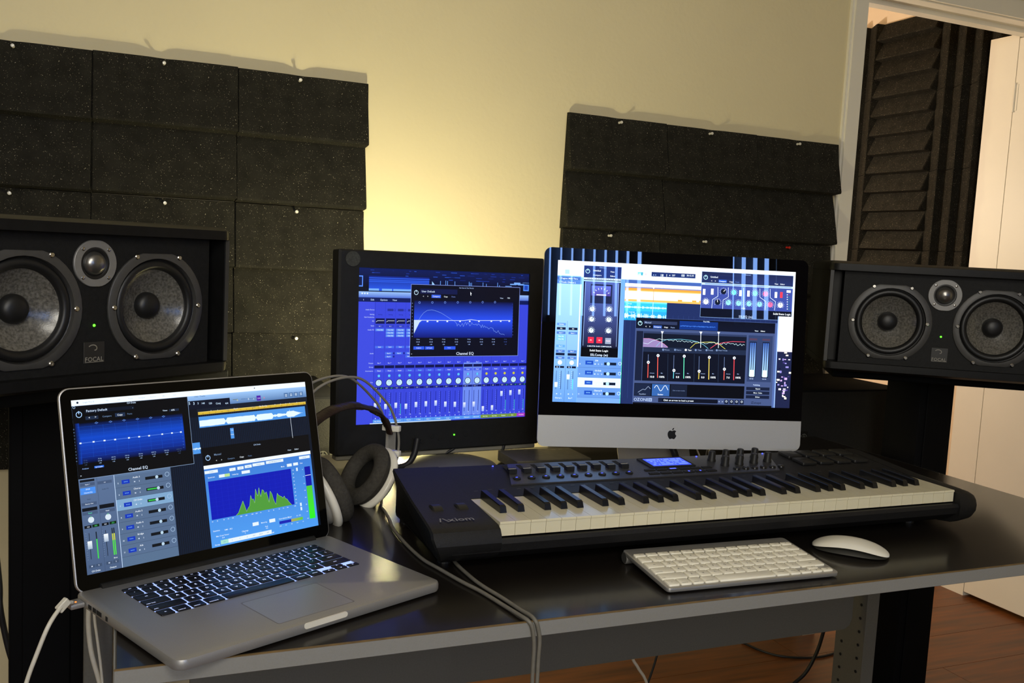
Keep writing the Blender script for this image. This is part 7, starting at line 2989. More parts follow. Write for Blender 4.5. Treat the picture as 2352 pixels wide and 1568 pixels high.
l~748.3,130.6 745.9,128.8~1.4~e8f4ff~10
l~752.8,127 751.5,124.3~1.4~e8f4ff~10
l~758.5,125.6 758.5,122.6~1.4~e8f4ff~10
l~764.2,127 765.5,124.3~1.4~e8f4ff~10
l~768.8,130.6 771.1,128.8~1.4~e8f4ff~10
l~771.2,135.9 774.2,135.3~1.4~e8f4ff~10
l~771.1,141.8 774,142.5~1.4~e8f4ff~10
l~768.5,147 770.8,148.9~1.4~e8f4ff~10
l~758.5,138.6 761.4,128~2~4a6080~11
c~803.4~138.8~11~8fdcf0~10
l~793.4,147.2 791.1,149.1~1.4~e8f4ff~10
l~790.7,142 787.8,142.7~1.4~e8f4ff~10
l~790.6,136.1 787.7,135.5~1.4~e8f4ff~10
l~793.1,130.8 790.8,129~1.4~e8f4ff~10
l~797.7,127.2 796.3,124.5~1.4~e8f4ff~10
l~803.4,125.8 803.4,122.8~1.4~e8f4ff~10
l~809.1,127.2 810.4,124.5~1.4~e8f4ff~10
l~813.6,130.8 816,129~1.4~e8f4ff~10
l~816.1,136.1 819,135.5~1.4~e8f4ff~10
l~816,142 818.9,142.7~1.4~e8f4ff~10
l~813.3,147.2 815.6,149.1~1.4~e8f4ff~10
l~803.4,138.8 812.1,132.2~2~4a6080~11
c~849~139~11~8fdcf0~10
l~839,147.4 836.7,149.3~1.4~e8f4ff~10
l~836.4,142.2 833.4,142.9~1.4~e8f4ff~10
l~836.3,136.3 833.3,135.7~1.4~e8f4ff~10
l~838.7,131 836.4,129.2~1.4~e8f4ff~10
l~843.3,127.3 842,124.7~1.4~e8f4ff~10
l~849,126 849,123~1.4~e8f4ff~10
l~854.7,127.3 856,124.7~1.4~e8f4ff~10
l~859.2,131 861.6,129.2~1.4~e8f4ff~10
l~861.7,136.3 864.6,135.7~1.4~e8f4ff~10
l~861.6,142.2 864.5,142.9~1.4~e8f4ff~10
l~858.9,147.4 861.2,149.3~1.4~e8f4ff~10
l~849,139 848.5,128~2~4a6080~11
c~895.3~138.6~11~f06a9c~10
l~885.4,147 883.1,148.9~1.4~e8f4ff~10
l~882.7,141.8 879.8,142.5~1.4~e8f4ff~10
l~882.6,135.9 879.7,135.3~1.4~e8f4ff~10
l~885.1,130.6 882.7,128.8~1.4~e8f4ff~10
l~889.6,126.9 888.3,124.2~1.4~e8f4ff~10
l~895.3,125.6 895.3,122.6~1.4~e8f4ff~10
l~901,126.9 902.4,124.2~1.4~e8f4ff~10
l~905.6,130.6 908,128.8~1.4~e8f4ff~10
l~908.1,135.9 911,135.3~1.4~e8f4ff~10
l~908,141.8 910.9,142.5~1.4~e8f4ff~10
l~905.3,147 907.6,148.9~1.4~e8f4ff~10
l~895.3,138.6 897.9,127.9~2~4a6080~11
c~939.5~138.9~11~f0f8ff~10
l~929.5,147.2 927.2,149.2~1.4~e8f4ff~10
l~926.9,142 924,142.7~1.4~e8f4ff~10
l~926.8,136.2 923.9,135.5~1.4~e8f4ff~10
l~929.3,130.9 926.9,129~1.4~e8f4ff~10
l~933.8,127.2 932.5,124.5~1.4~e8f4ff~10
l~939.5,125.9 939.5,122.9~1.4~e8f4ff~10
l~945.2,127.2 946.5,124.5~1.4~e8f4ff~10
l~949.7,130.9 952.1,129~1.4~e8f4ff~10
l~952.2,136.2 955.2,135.5~1.4~e8f4ff~10
l~952.1,142 955,142.7~1.4~e8f4ff~10
l~949.5,147.2 951.8,149.2~1.4~e8f4ff~10
l~939.5,138.9 939.3,127.9~2~4a6080~11
r~603.6~86.8~614.6~110.8~e8f2ff~10
r~638.2~84.4~649.2~108.4~f8fcff~10
r~758.8~85.3~769.8~109.3~f8fcff~10
r~793.5~85.2~804.5~109.2~f8fcff~10
r~912.6~85.6~923.6~109.6~f8fcff~10
r~936.2~84.7~947.2~108.7~f03c50~10
l~667.1,76.8 668.8,113.7 645.8,128.8 644.5,164.1~1.8~dcecff~10
l~711.5,76.3 713.3,115 691.4,128.4 690.7,164.3~1.8~dcecff~10
l~777,75.1 781.2,164.2~1.8~dcecff~10
l~847.7,74.8 849.4,110.3 875.5,126.6 874.1,161.2~1.8~dcecff~10
l~892.2,74.3 893.9,109.9 917.6,125.2 914.6,161~1.8~dcecff~10
c~967.6~94.7~2.2~e8f4ff~10
c~974.6~94.7~2~a03048~10
c~968.1~104.4~2.2~e8f4ff~10
c~975.1~104.4~2~1c8060~10
c~968.6~114.2~2.2~e8f4ff~10
c~975.6~114.2~2~1c8060~10
c~969.1~124~2.2~e8f4ff~10
c~976.1~124~2~1c8060~10
c~969.6~133.8~2.2~e8f4ff~10
c~976.6~133.8~2~1c8060~10
c~970.1~143.6~2.2~e8f4ff~10
c~977.1~143.6~2~1c8060~10
c~970.6~153.4~2.2~e8f4ff~10
c~977.6~153.4~2~1c8060~10
r~964~76.2~982~86.2~f8fcff~10
t~779.8~158.5~7~E-EQ~e8f4ff~c~10
t~791.6~192.5~13~SSLEQ (m)~b8ccf0~c~10
t~986.2~175.3~11~Solid State Logic~f4faff~r~10
r~328.4~213.6~935.4~562~4a6098~8
r~329.4~214.6~921.4~562~3f4e78~9
g~329.4~214.6~921.4~256.6~0a0e1c~0c1226~v~10
o~346.4~236.6~8~2.2~b8f0ff~11
r~345.3~226.6~347.5~235.6~b8f0ff~12
r~361.4~225.6~501.4~238.6~2a3454~11
t~365.4~232.1~9.5~Manual~8fa4cc~l~12
t~625.4~219.6~7.5~Final Mix~c8dcfc~c~12
t~371.4~248.6~9~<~f4faff~c~11
t~387.4~248.6~9~>~f4faff~c~11
r~401.4~242.6~437.4~254.6~2c52a8~11
t~419.4~248.6~7.5~Compare~f0f8ff~c~12
t~455.4~248.6~7.5~Copy~f0f8ff~c~11
t~483.4~248.6~7.5~Paste~8fa4cc~c~11
t~841.4~248.6~7.5~View~e0f0ff~c~11
t~869.4~248.6~7.5~Editor~f0f8ff~c~11
r~511.4~220.6~674.4~254.6~10307a~11
r~515.4~239~517.4~243.3~3f74d8~12
r~518.4~239.3~520.4~242.7~3f74d8~12
r~521.4~238.9~523.4~242.5~3f74d8~12
r~524.4~237.8~526.4~241.3~3f74d8~12
r~527.4~238.1~529.4~241.9~3f74d8~12
r~530.4~238.5~532.4~243.1~3f74d8~12
r~533.4~238.5~535.4~242.1~3f74d8~12
r~536.4~238~538.4~241.3~3f74d8~12
r~539.4~238.5~541.4~242.1~3f74d8~12
r~542.4~238.8~544.4~243.2~3f74d8~12
r~545.4~238.1~547.4~242.7~3f74d8~12
r~548.4~239.3~550.4~241.7~3f74d8~12
r~551.4~239~553.4~241.7~3f74d8~12
r~554.4~239.4~556.4~243.5~3f74d8~12
r~557.4~239.8~559.4~243.2~3f74d8~12
r~560.4~239.2~562.4~242~3f74d8~12
r~563.4~239.3~565.4~241.3~3f74d8~12
r~566.4~239~568.4~241.5~3f74d8~12
r~569.4~239~571.4~241.8~3f74d8~12
r~572.4~237.9~574.4~243.4~3f74d8~12
r~575.4~239~577.4~242.7~3f74d8~12
r~578.4~237.8~580.4~241.9~3f74d8~12
r~581.4~239.9~583.4~241.7~3f74d8~12
r~584.4~239.6~586.4~242.8~3f74d8~12
r~587.4~239.2~589.4~242~3f74d8~12
r~590.4~238.1~592.4~241.7~3f74d8~12
r~593.4~238.1~595.4~242.7~3f74d8~12
r~596.4~239.1~598.4~243.2~3f74d8~12
r~599.4~239.3~601.4~243.3~3f74d8~12
r~602.4~237.8~604.4~242.4~3f74d8~12
r~605.4~238.4~607.4~243.5~3f74d8~12
r~608.4~238.3~610.4~243~3f74d8~12
r~611.4~237.9~613.4~243.5~3f74d8~12
r~614.4~238.2~616.4~243.6~3f74d8~12
r~617.4~239.4~619.4~242.7~3f74d8~12
r~620.4~238.4~622.4~242~3f74d8~12
r~623.4~239.1~625.4~241.6~3f74d8~12
r~626.4~237.7~628.4~242~3f74d8~12
r~629.4~238.9~631.4~243.3~3f74d8~12
r~632.4~239.6~634.4~243.5~3f74d8~12
r~635.4~239.8~637.4~241.2~3f74d8~12
r~638.4~239.2~640.4~242~3f74d8~12
r~641.4~237.8~643.4~243.3~3f74d8~12
r~644.4~238.2~646.4~242.2~3f74d8~12
r~647.4~238.8~649.4~241.7~3f74d8~12
r~650.4~238~652.4~242.1~3f74d8~12
r~653.4~239.4~655.4~242.7~3f74d8~12
r~656.4~239.7~658.4~241.9~3f74d8~12
r~659.4~237.8~661.4~241.4~3f74d8~12
r~662.4~239.8~664.4~241.6~3f74d8~12
r~333.4~267.5~361.6~467~141c34~10
r~363.6~267.5~800.2~330.2~0e1526~10
r~363.6~330.2~800.2~350.2~1c2740~10
r~363.6~350.2~800.2~467~0a0f1e~10
r~363.6~267.5~800.2~275.5~2a3658~11
p~362,297.3 387.4,296.6 387.4,331.1 362,331.1~8a78a8~11
p~387.4,296.6 410.7,300.5 410.7,331.1 387.4,331.1~8a78a8~11
p~410.7,300.5 434.3,308.3 434.3,331.1 410.7,331.1~8a78a8~11
p~434.3,308.3 449.2,316.4 449.2,331.1 434.3,331.1~8a78a8~11
p~449.2,316.4 466,328.4 466,331.1 449.2,331.1~8a78a8~11
l~362,297.3 387.4,296.6 410.7,300.5 434.3,308.3 449.2,316.4 466,328.4~1.5~d088b0~12
l~417.7,327.4 434.3,308.3 462.9,297.4 521.1,294.6 562.3,297.5 591.9,302.4 616,313.1 637.4,328.6~1.5~70c0d8~12
l~560.8,329.4 580.5,310.1 609.6,303.6 650.9,300.8 680.8,307.4 710.3,327.8~1.6~e0d860~12
l~646.2,327.2 669.1,310.6 704.2,301.1 739.7,296.1 793.5,295.8~1.8~f05068~12
l~362.8,315.9 382.6,318.2 399.4,306.5 416.5,300.3 430.8,295.4 433.8,297.6 439.9,299.3 445.8,297.9 451.8,298.9 457.8,298.1 463.8,298.2 470,301.7 475.9,299.4 481.9,299.9 488.1,303.6 493.8,297.3 499.9,298.2 506.2,304.8 512,301.1 518.2,304.4 524,298.7 530.2,302.4 536.4,305.4 542.2,301 548.4,305 554.4,303.7 560.4,301.9 566.7,307.6 572.5,302.2 578.6,303.1 584.7,304.6 590.7,301.9 597,306.8 602.9,304.8 609,304.9 615.1,304.5 621.4,308.8 627.4,308.9 633.5,307.7 639.4,304.4 645.5,304.1 651.6,305.3 657.6,301.1 663.7,301.8 670.2,310 675.9,302.3 682.4,309.8 688.4,307.6 694.6,309.9 700.4,302.4 706.6,304.6 713,309.3 718.8,302.2 725,303.2 731.2,305.6 737.3,304.1 743.4,304 749.8,309 755.7,303.8 762.3,312 768.3,309.2 774.2,303.9 780.7,311.8 786.6,305.9 792.9,308.3~1.2~c8e8f0~12
l~440,266.9 441.7,330.8~2~e8f4ff~13
p~434.2,265.4 446.2,265.4 440.2,277.4~f0f8ff~14
l~603,262.2 604.8,326.5~2~e8f4ff~13
p~597.2,260.8 609.2,260.8 603.2,272.8~f0f8ff~14
l~678.6,260 680.4,324.6~2~e8f4ff~13
p~672.8,258.6 684.8,258.6 678.8,270.6~f0f8ff~14
t~463.6~339.8~7.5~Warm~7f94bc~c~12
c~447.3~339.7~4.5~6a80a8~12
t~513.7~338.6~7.5~Retro~7f94bc~c~12
c~497.4~338.4~4.5~6a80a8~12
t~558.8~337.4~7.5~Tape~f4faff~c~12
c~542.4~337.3~4.5~f4faff~12
t~601.1~336.3~7.5~Tube~7f94bc~c~12
c~584.6~336.2~4.5~6a80a8~12
t~647.1~335.2~7.5~Triode~7f94bc~c~12
c~630.6~335~4.5~6a80a8~12
t~700.4~333.8~7.5~Dual Triode~7f94bc~c~12
c~674.3~333.9~4.5~6a80a8~12
l~386.1,360.5 387.9,454.9~2.2~5a6c94~12
l~387,392.7 387.9,454.9~3~f05c50~13
c~387.5~392.6~6~f0f8ff~14
c~387.5~392.6~2.4~30405c~15
t~405.1~450.5~11~10.0~f4faff~c~13
t~405.1~435.5~5.5~Amount~90a4cc~c~13
l~426.8,362.3 428.5,454~2.2~5a6c94~12
l~426.3,364 428.5,454~3~f05c50~13
c~426.9~364~6~f0f8ff~14
c~426.9~364~2.4~30405c~15
t~445.8~449.7~11~100%~f4faff~c~13
t~445.8~434.7~5.5~Mix~90a4cc~c~13
l~493.7,360.6 495.5,454.3~2.2~5a6c94~12
l~495.8,421.9 495.5,454.3~3~60c0d0~13
c~496.4~421.9~6~f0f8ff~14
c~496.4~421.9~2.4~30405c~15
t~512.8~448.3~11~0.0~f4faff~c~13
t~512.8~433.3~5.5~Amount~90a4cc~c~13
l~537,361.3 538.8,453.5~2.2~5a6c94~12
l~536.5,363 538.8,453.5~3~60d8b0~13
c~537.1~363~6~f0f8ff~14
c~537.1~363~2.4~30405c~15
t~556.2~447.4~11~100%~f4faff~c~13
t~556.2~432.4~5.5~Mix~90a4cc~c~13
l~600.5,360.9 602.4,453.9~2.2~5a6c94~12
l~602.7,421.9 602.4,453.9~3~e0c850~13
c~603.3~421.9~6~f0f8ff~14
c~603.3~421.9~2.4~30405c~15
t~619.7~446.1~11~0.0~f4faff~c~13
t~619.7~431.1~5.5~Amount~90a4cc~c~13
l~643.6,361.5 645.5,454.1~2.2~5a6c94~12
l~643.1,363.8 645.5,454.1~3~f0d060~13
c~643.7~363.8~6~f0f8ff~14
c~643.7~363.8~2.4~30405c~15
t~662.9~445.2~11~100%~f4faff~c~13
t~662.9~430.2~5.5~Mix~90a4cc~c~13
l~708.2,360 710.2,453.9~2.2~5a6c94~12
l~709.9,409.8 710.2,453.9~3~f05c50~13
c~710.5~409.8~6~f0f8ff~14
c~710.5~409.8~2.4~30405c~15
t~727.6~443.8~11~7.0~f4faff~c~13
t~727.6~428.8~5.5~Amount~90a4cc~c~13
l~750.6,361.2 752.5,453.1~2.2~5a6c94~12
l~750.1,362.9 752.5,453.1~3~f04850~13
c~750.7~362.9~6~f0f8ff~14
c~750.7~362.9~2.4~30405c~15
t~770~442.9~11~100%~f4faff~c~13
t~770~427.9~5.5~Mix~90a4cc~c~13
l~468.4,355.6 471.1,469~1~30405c~11
l~579.5,352.8 582.3,466.8~1~30405c~11
l~682.8,350.3 685.8,464.8~1~30405c~11
r~808.2~267.5~913.4~457.5~2c3a60~10
r~814.2~293.5~844.2~439.5~121a30~11
g~817.2~297.5~823.2~435.5~3a62b8~a8d4f8~v~12
g~826.2~297.5~832.2~435.5~3a62b8~a8d4f8~v~12
g~835.2~297.5~841.2~435.5~3a62b8~a8d4f8~v~12
r~820.2~409.5~838.2~437.5~f0f8ff~13
r~812.2~279.5~846.2~287.5~4a3850~11
t~828.2~445.5~6~0.0 0.0~c8dcfc~c~12
r~870.2~293.5~900.2~439.5~121a30~11
g~873.2~297.5~879.2~435.5~3a62b8~a8d4f8~v~12
g~882.2~297.5~888.2~435.5~3a62b8~a8d4f8~v~12
g~891.2~297.5~897.2~435.5~3a62b8~a8d4f8~v~12
r~876.2~409.5~894.2~437.5~f0f8ff~13
r~868.2~279.5~902.2~287.5~4a3850~11
t~884.2~445.5~6~0.0 0.0~c8dcfc~c~12
t~852.2~470.5~7~Publishing~c8dcfc~c~11
r~808.2~479.5~909.4~492.5~141c34~11
t~858.8~486~7~Bypass~e8f4ff~c~12
r~808.2~496.5~909.4~509.5~141c34~11
t~858.8~503~7~Mono  Delta~e8f4ff~c~12
r~808.2~513.5~909.4~526.5~141c34~11
t~858.8~520~7~Dither~e8f4ff~c~12
t~853.5~543.5~13~iZotope~141c34~c~11
r~333.4~477.4~800.2~528.9~05070f~10
r~335.4~479.4~403.4~526.9~16203a~11
r~407.4~479.4~481.4~526.9~2f5a9c~11
r~485.4~479.4~555.4~526.9~141c30~11
l~349.4,514.9 369.4,501.4 379.4,503.4 391.4,489.4 401.4,499.4~1.6~8fa0c0~12
l~417.4,495.4 419.8,491 422.2,487.3 424.6,485 427,484.5 429.4,486 431.8,489 434.2,493.2 436.6,497.8 439,502 441.4,505 443.8,506.4 446.2,505.9 448.6,503.5 451,499.8 453.4,495.3 455.8,490.8 458.2,487.1 460.6,484.9 463,484.5 465.4,486 467.8,489.2 470.2,493.4 472.6,498 475,502.2~1.8~f4faff~13
t~369.4~520.9~7.5~Equalizer~8fa0c0~c~12
t~444.4~520.9~7.5~Exciter~f4faff~c~13
t~520.4~503.2~5.5~Click to insert module~6a7ca4~c~12
t~333.4~543.4~17~OZONE~a8bce0~l~11
r~395.4~536.4~409.4~550.4~8fa4cc~11
t~402.4~543.4~11~6~202c48~c~12
r~437.4~535.4~688.2~551.4~0a0f1e~11
t~457.4~543.4~9.5~Click an arrow to load a preset~f0f8ff~l~12
r~435.4~534.4~451.4~552.4~141c34~12
t~694.2~543.4~9~<~dcecff~c~12
t~708.2~543.4~9~>~dcecff~c~12
r~716.2~534.4~734.2~552.4~141c34~11
o~725.2~541.4~3.5~1.4~e8f4ff~12
r~738.2~534.4~756.2~552.4~141c34~11
o~747.2~541.4~3.5~1.4~e8f4ff~12
r~760.2~534.4~778.2~552.4~141c34~11
o~769.2~541.4~3.5~1.4~e8f4ff~12
r~782.2~534.4~800.2~552.4~141c34~11
o~791.2~541.4~3.5~1.4~e8f4ff~12
r~329.4~555~921.4~562~05070f~13
r~935.4~185~1000~562~1a2040~7
g~935.4~185~1000~330~f8fcff~fff0ff~v~8
r~967~359.8~976~363.2~c8a8f0~9
r~966.3~331.3~978.5~336.7~fff4e0~9
r~985~360.1~993.9~364~f8f0ff~9
r~949.4~430.3~961.3~437.6~14142c~9
r~956.9~463.9~969.4~473.2~14142c~9
r~965.1~497.9~975.8~504.5~c8a8f0~9
r~970.9~375.2~978.7~380.3~8f88d0~9
r~943.5~358~950.7~363.1~f8f0ff~9
r~967.2~431.6~974.1~440~3a3070~9
r~948.4~481.2~959.4~488.8~f8f0ff~9
r~969.5~491.6~975.6~497.4~f8f0ff~9
r~971.9~464.5~983.3~472.4~8f88d0~9
r~965.9~488.4~978.6~492.9~c8a8f0~9
r~969.3~338.2~975.2~342~14142c~9
r~974.7~527.1~986.3~530.8~14142c~9
r~986.3~429.7~993.2~434.2~3a3070~9
r~975.1~389.6~988.1~396.6~8f88d0~9
r~986.2~473.6~990.6~478.7~f8f0ff~9
r~971.4~487.9~984.9~491~8f88d0~9
r~954.3~445.7~962.2~452.4~c8a8f0~9
r~959.7~357.7~965.4~366.8~8f88d0~9
r~990.3~412.3~1000~419.6~fff4e0~9
r~962.4~371.3~971~378.3~3a3070~9
r~939.4~409.4~949.7~415.7~fff4e0~9
r~972.4~454~977.7~463.6~c8a8f0~9
r~965.7~507~970.7~515.5~f8f0ff~9
r~946.6~397.3~953.8~402.1~14142c~9
r~973~506.9~977.7~513.2~14142c~9
r~936.4~454.7~941.8~458.7~fff4e0~9
r~979.1~485~989.4~491.2~3a3070~9
r~971.9~436.5~983.9~445.9~c8a8f0~9
r~967.4~512.5~979.9~517.1~fff4e0~9
r~975.2~518~985.1~525.9~fff4e0~9
r~958.4~468.5~968~473.3~c8a8f0~9
r~943.2~463.6~951.1~469.7~8f88d0~9
r~957.6~432.1~965.4~436.6~c8a8f0~9
r~938.5~442.8~951.4~450.1~fff4e0~9
r~973.6~341.6~984.7~347.4~fff4e0~9
r~950.8~408.4~958.5~418~8f88d0~9
r~968.3~481.5~979.6~486.1~f8f0ff~9
r~931.4~185~935.4~562~8fb0f0~9
r~964~18~1000~185~f8fcff~5'''

# ------------------------------------------------------------------ keyboards: shared key layout
def key_rows(pitch, rowh, fh, gap):
    """(x, y, width, height, legend) from the front left corner of the key field, rows counted from the front"""
    out = []

    def row(y, h, widths, names):
        x = 0.0
        for w, nm in zip(widths, names):
            out.append((x, y, w * pitch - gap, h - gap, nm))
            x += w * pitch
    top = 5 * rowh
    row(0, rowh, [1, 1, 1, 1.25, 5, 1.25, 1], ['fn', 'control', 'option', 'command', '', 'command', 'option'])
    x = 11.5 * pitch
    hh = rowh / 2
    out.append((x, 0, pitch - gap, hh - gap * .5, '<'))
    out.append((x + pitch, 0, pitch - gap, hh - gap * .5, 'v'))
    out.append((x + pitch, hh, pitch - gap, hh - gap, '^'))
    out.append((x + 2 * pitch, 0, pitch - gap, hh - gap * .5, '>'))
    row(rowh, rowh, [2.25] + [1] * 10 + [2.25], ['shift', 'Z', 'X', 'C', 'V', 'B', 'N', 'M', ',', '.', '/', 'shift'])
    row(2 * rowh, rowh, [1.75] + [1] * 11 + [1.75], ['caps lock', 'A', 'S', 'D', 'F', 'G', 'H', 'J', 'K', 'L', ';', "'", 'return'])
    row(3 * rowh, rowh, [1.5] + [1] * 13, ['tab', 'Q', 'W', 'E', 'R', 'T', 'Y', 'U', 'I', 'O', 'P', '[', ']', '\\'])
    row(4 * rowh, rowh, [1] * 13 + [1.5], ['`', '1', '2', '3', '4', '5', '6', '7', '8', '9', '0', '-', '=', 'delete'])
    row(top, fh, [14.5 / 14] * 14, ['esc'] + ['F%d' % k for k in range(1, 13)] + ['^'])
    return out


def build_keys(parent, x0, y0, z, thick, pitch, rowh, fh, gap, m, mleg, legcol, M=None, bev=0.0006):
    cache = {}
    cv = Canvas(0.001, 0)
    for x, y, w, h, nm in key_rows(pitch, rowh, fh, gap):
        k = (round(w, 5), round(h, 5))
        if k not in cache:
            me = MB().rbox(0, w, 0, h, 0, thick, 0.0014, bev, None, 2, False).mesh('key', 50)
            me.materials.append(m)
            cache[k] = me
        Mx = (M or Matrix()) @ T(x0 + x, y0 + y, z)
        o = put('key', cache[k], None, parent)
        o.matrix_local = Mx
        cx, cy = (x0 + x + w / 2) * 1000, (y0 + y + h / 2) * 1000
        if nm:
            if len(nm) == 1:
                cv.text(cx, -cy, 5.2, nm, legcol, 'c', 1)
            else:
                sz = 2.6 if len(nm) < 4 else 2.9
                if len(nm) > 4 and cx < x0 * 1000 + 100:
                    cv.text((x0 + x) * 1000 + 1.6, -(y0 + y) * 1000 - 3.2, sz, nm, legcol, 'l', 1)
                else:
                    cv.text(cx, -cy, sz, nm, legcol, 'c', 1)
    lg_ = cv.build('key_legends', mleg, parent, (M or Matrix()) @ T(0, 0, z + thick + 0.00004))
    lg_['kind'] = 'stuff'


# ------------------------------------------------------------------ laptop
lap = thing('laptop', 'open silver laptop with lit keys and screen, overhanging the front left desk corner', 'laptop', (0.0559, -0.0322, DESK_Z), 0.4224)
MB().rbox(0, 0.359, 0, 0.247, 0.0016, 0.0145, 0.013, 0.0035, None, 6).build('base', m_deck, lap, 40)
foot_me = MB().cyl(0.007, 0, 0.0018, 16, None, 0.0005).mesh('foot', 40)
foot_me.materials.append(m_rubber)
for fx, fy in ((0.335, 0.05), (0.03, 0.225), (0.33, 0.225), (0.09, 0.05)):
    put('foot', foot_me, None, lap, (fx, fy, 0))
PITCH_L = 0.01905
kx, ky = 0.0415, 0.1145
MB().rbox(kx + 0.0004, kx + 14.5 * PITCH_L - 0.0030, ky + 0.0004, ky + 0.1012, 0.01452, 0.01458, 0.002).build('key_backlight', m_backlit, lap)
build_keys(lap, kx, ky, 0.01462, 0.0013, PITCH_L, 0.0187, 0.0103, 0.0026, m_key, m_litprint, 'c8d4ff')
MB().rbox(0.128, 0.231, 0.017, 0.094, 0.0144, 0.01462, 0.003, 0.0001, None, 4).build('trackpad', mat('trackpad_glass', (0.36, 0.355, 0.35), 0.38, metal=0.4, var=0.03, vscale=600), lap)
MB().rbox(0.1265, 0.2325, 0.0155, 0.0955, 0.0144, 0.01454, 0.003).build('trackpad_gap', m_gap, lap)
nt_ = MB().rbox(0.150, 0.209, 0.0072, 0.0136, 0, 0.0062, 0.003, 0.0, T(0, 0.0055, 0) @ FACE, 4)
nt_.build('thumb_notch', mat('notch_reflection', (0.80, 0.76, 0.66), 0.4, metal=0.1, var=0.03), lap, 40)  # pale colour paints in the notch's bright reflection
for y, w, h in ((0.199, 0.008, 0.0048), (0.187, 0.008, 0.005), (0.173, 0.012, 0.005), (0.157, 0.005, 0.005)):
    MB().box(-0.0004, 0.002, y, y + w, 0.006, 0.006 + h).build('port', m_hole, lap)
MB().cyl(0.0068, 0.028, 0.331, 16, T(0, 0.2405, 0.0125) @ RY(PI / 2)).build('hinge', m_matblk, lap, 40)
LT = 1.81497 - PI / 2
lid = MB().rbox(0, 0.359, 0.0, 0.2425, -0.0052, 0.0, 0.013, 0.0012, FACE, 6).build('lid', m_alu, lap, 40)
lid.location = (0, 0.2395, 0.0115)
lid.rotation_euler = (-LT, 0, 0)
MB().rbox(0.0016, 0.3574, 0.0016, 0.2409, 0.0, 0.0004, 0.0116, 0.0, FACE, 6).build('bezel', mat('laptop_bezel_glass', (0.002, 0.002, 0.002), 0.05, spec=0.25, var=0.1), lid)
cv = Canvas(0.3312 / 1000, 625).run(LAPTOP_UI)
cv.build('screen_picture', m_ui, lid, T(0.0139, -0.00045, 0.0205) @ FACE)

# power cord of the laptop
cord = thing('power_cord', 'white laptop charger cord with metal plug and orange light', 'cord', (-0.0285, 0.166, DESK_Z - 0.3))
PL = T(0.0285, -0.166, 0.3 - DESK_Z) @ T(0.0559, -0.0322, DESK_Z) @ RZ(0.4224)
plug = MB().bbox(-0.0165, -0.0006, 0.2145, 0.2325, 0.005, 0.0112, 0.0015, 2, PL).build('plug', m_alu, cord, 40)
MB().cyl(0.0011, 0, 0.0004, 8, PL @ T(-0.0085, 0.2215, 0.0112)).build('light', m_orangeled, plug)
OF = Vector((0.0285, -0.166, 0.3 - DESK_Z))
pp = [PL.inverted() and (PL @ Vector((-0.0145, 0.2235, 0.008)))]
for q in ((-0.046, 0.152, 0.7565), (-0.0535, 0.142, 0.7585), (-0.061, 0.132, 0.753), (-0.069, 0.122, 0.741), (-0.079, 0.12, 0.714), (-0.089, 0.12, 0.683), (-0.100, 0.118, 0.635), (-0.108, 0.12, 0.56), (-0.11, 0.13, 0.40)):
    pp.append(Vector(q) + OF)
MB().tube(curve_pts(pp, 6), 0.0024, 10).build('cable', m_cordwhite, cord, 60)
MB().bbox(-0.0045, 0.0045, -0.0035, 0.0035, -0.0075, 0.0075, 0.001, 1, T(*(Vector((-0.0545, 0.141, 0.7585)) + OF)) @ RZ(0.6) @ RY(0.9)).build('cable_clip', m_cordwhite, cord)

# ------------------------------------------------------------------ wireless keyboard
kb = thing('wireless_keyboard', 'slim aluminium keyboard with white keys near the desk front edge', 'keyboard', (0.6665, 0.0309, DESK_Z), -0.0264)
KM = T(0, 0, 0.0075) @ RX(0.0844)
MB().rbox(0, 0.281, 0, 0.1295, -0.0058, 0.0, 0.006, 0.001, KM, 5).build('plate', m_alu, kb, 40)
MB().cyl(0.0088, 0.0, 0.281, 24, T(0, 0.1215, 0.0090) @ RY(PI / 2), 0.001).build('battery_tube', m_alu, kb, 40)
MB().cyl(0.0075, -0.0004, 0.0, 24, T(0, 0.1215, 0.0090) @ RY(PI / 2)).build('tube_cap', m_side, kb)
MB().bbox(0.01, 0.271, 0.004, 0.010, 0.0, 0.0022, 0.0006, 1).build('foot', m_rubber, kb)
build_keys(kb, 0.0055, 0.0055, 0.0001, 0.0024, 0.0187, 0.0186, 0.0112, 0.0026, m_whitekey, m_print, '6f6c64', KM, 0.0007)

# ------------------------------------------------------------------ mouse
ms = thing('mouse', 'low glossy white mouse beside the wireless keyboard', 'mouse', (1.049, 0.112, DESK_Z), -0.80)


def mouse_shape(zt, zb, inset):
    rings = []
    ns, ntt = 24, 14
    for i in range(ns + 1):
        s = -1 + 2 * i / ns
        s = math.sin(s * PI / 2)
        hw = 0.0287 * (1 - abs(s) ** 3.6) ** 0.42 * (1 - inset) + 0.0008
        ring = []
        edge = zb(s)
        for j in range(ntt + 1):
            q = -1 + 2 * j / ntt
            ring.append((s * 0.0568 * (1 - inset * .4), q * hw, edge + (zt(s) - edge) * (1 - abs(q) ** 2.6) ** 0.55))
        for j in range(ntt - 1, 0, -1):
            q = -1 + 2 * j / ntt
            ring.append((s * 0.0568 * (1 - inset * .4), q * hw * 0.97, edge - 0.0012))
        rings.append(ring)
    return rings


MB().loft(mouse_shape(lambda s: 0.0055 + 0.0160 * (1 - s * s) ** 0.75, lambda s: 0.0045 + 0.0085 * (1 - s * s), 0.0)).build('shell', m_white_pl, ms, 60)
MB().loft(mouse_shape(lambda s: 0.0036 + 0.0085 * (1 - s * s), lambda s: 0.0018, 0.10)).build('base', mat('mouse_underside', (0.06, 0.058, 0.05), 0.35, metal=0.5, var=0.05), ms, 60)
MB().box(-0.03, 0.03, -0.018, -0.014, 0, 0.0012).box(-0.03, 0.03, 0.014, 0.018, 0, 0.0012).build('glide_rail', m_rubber, ms)

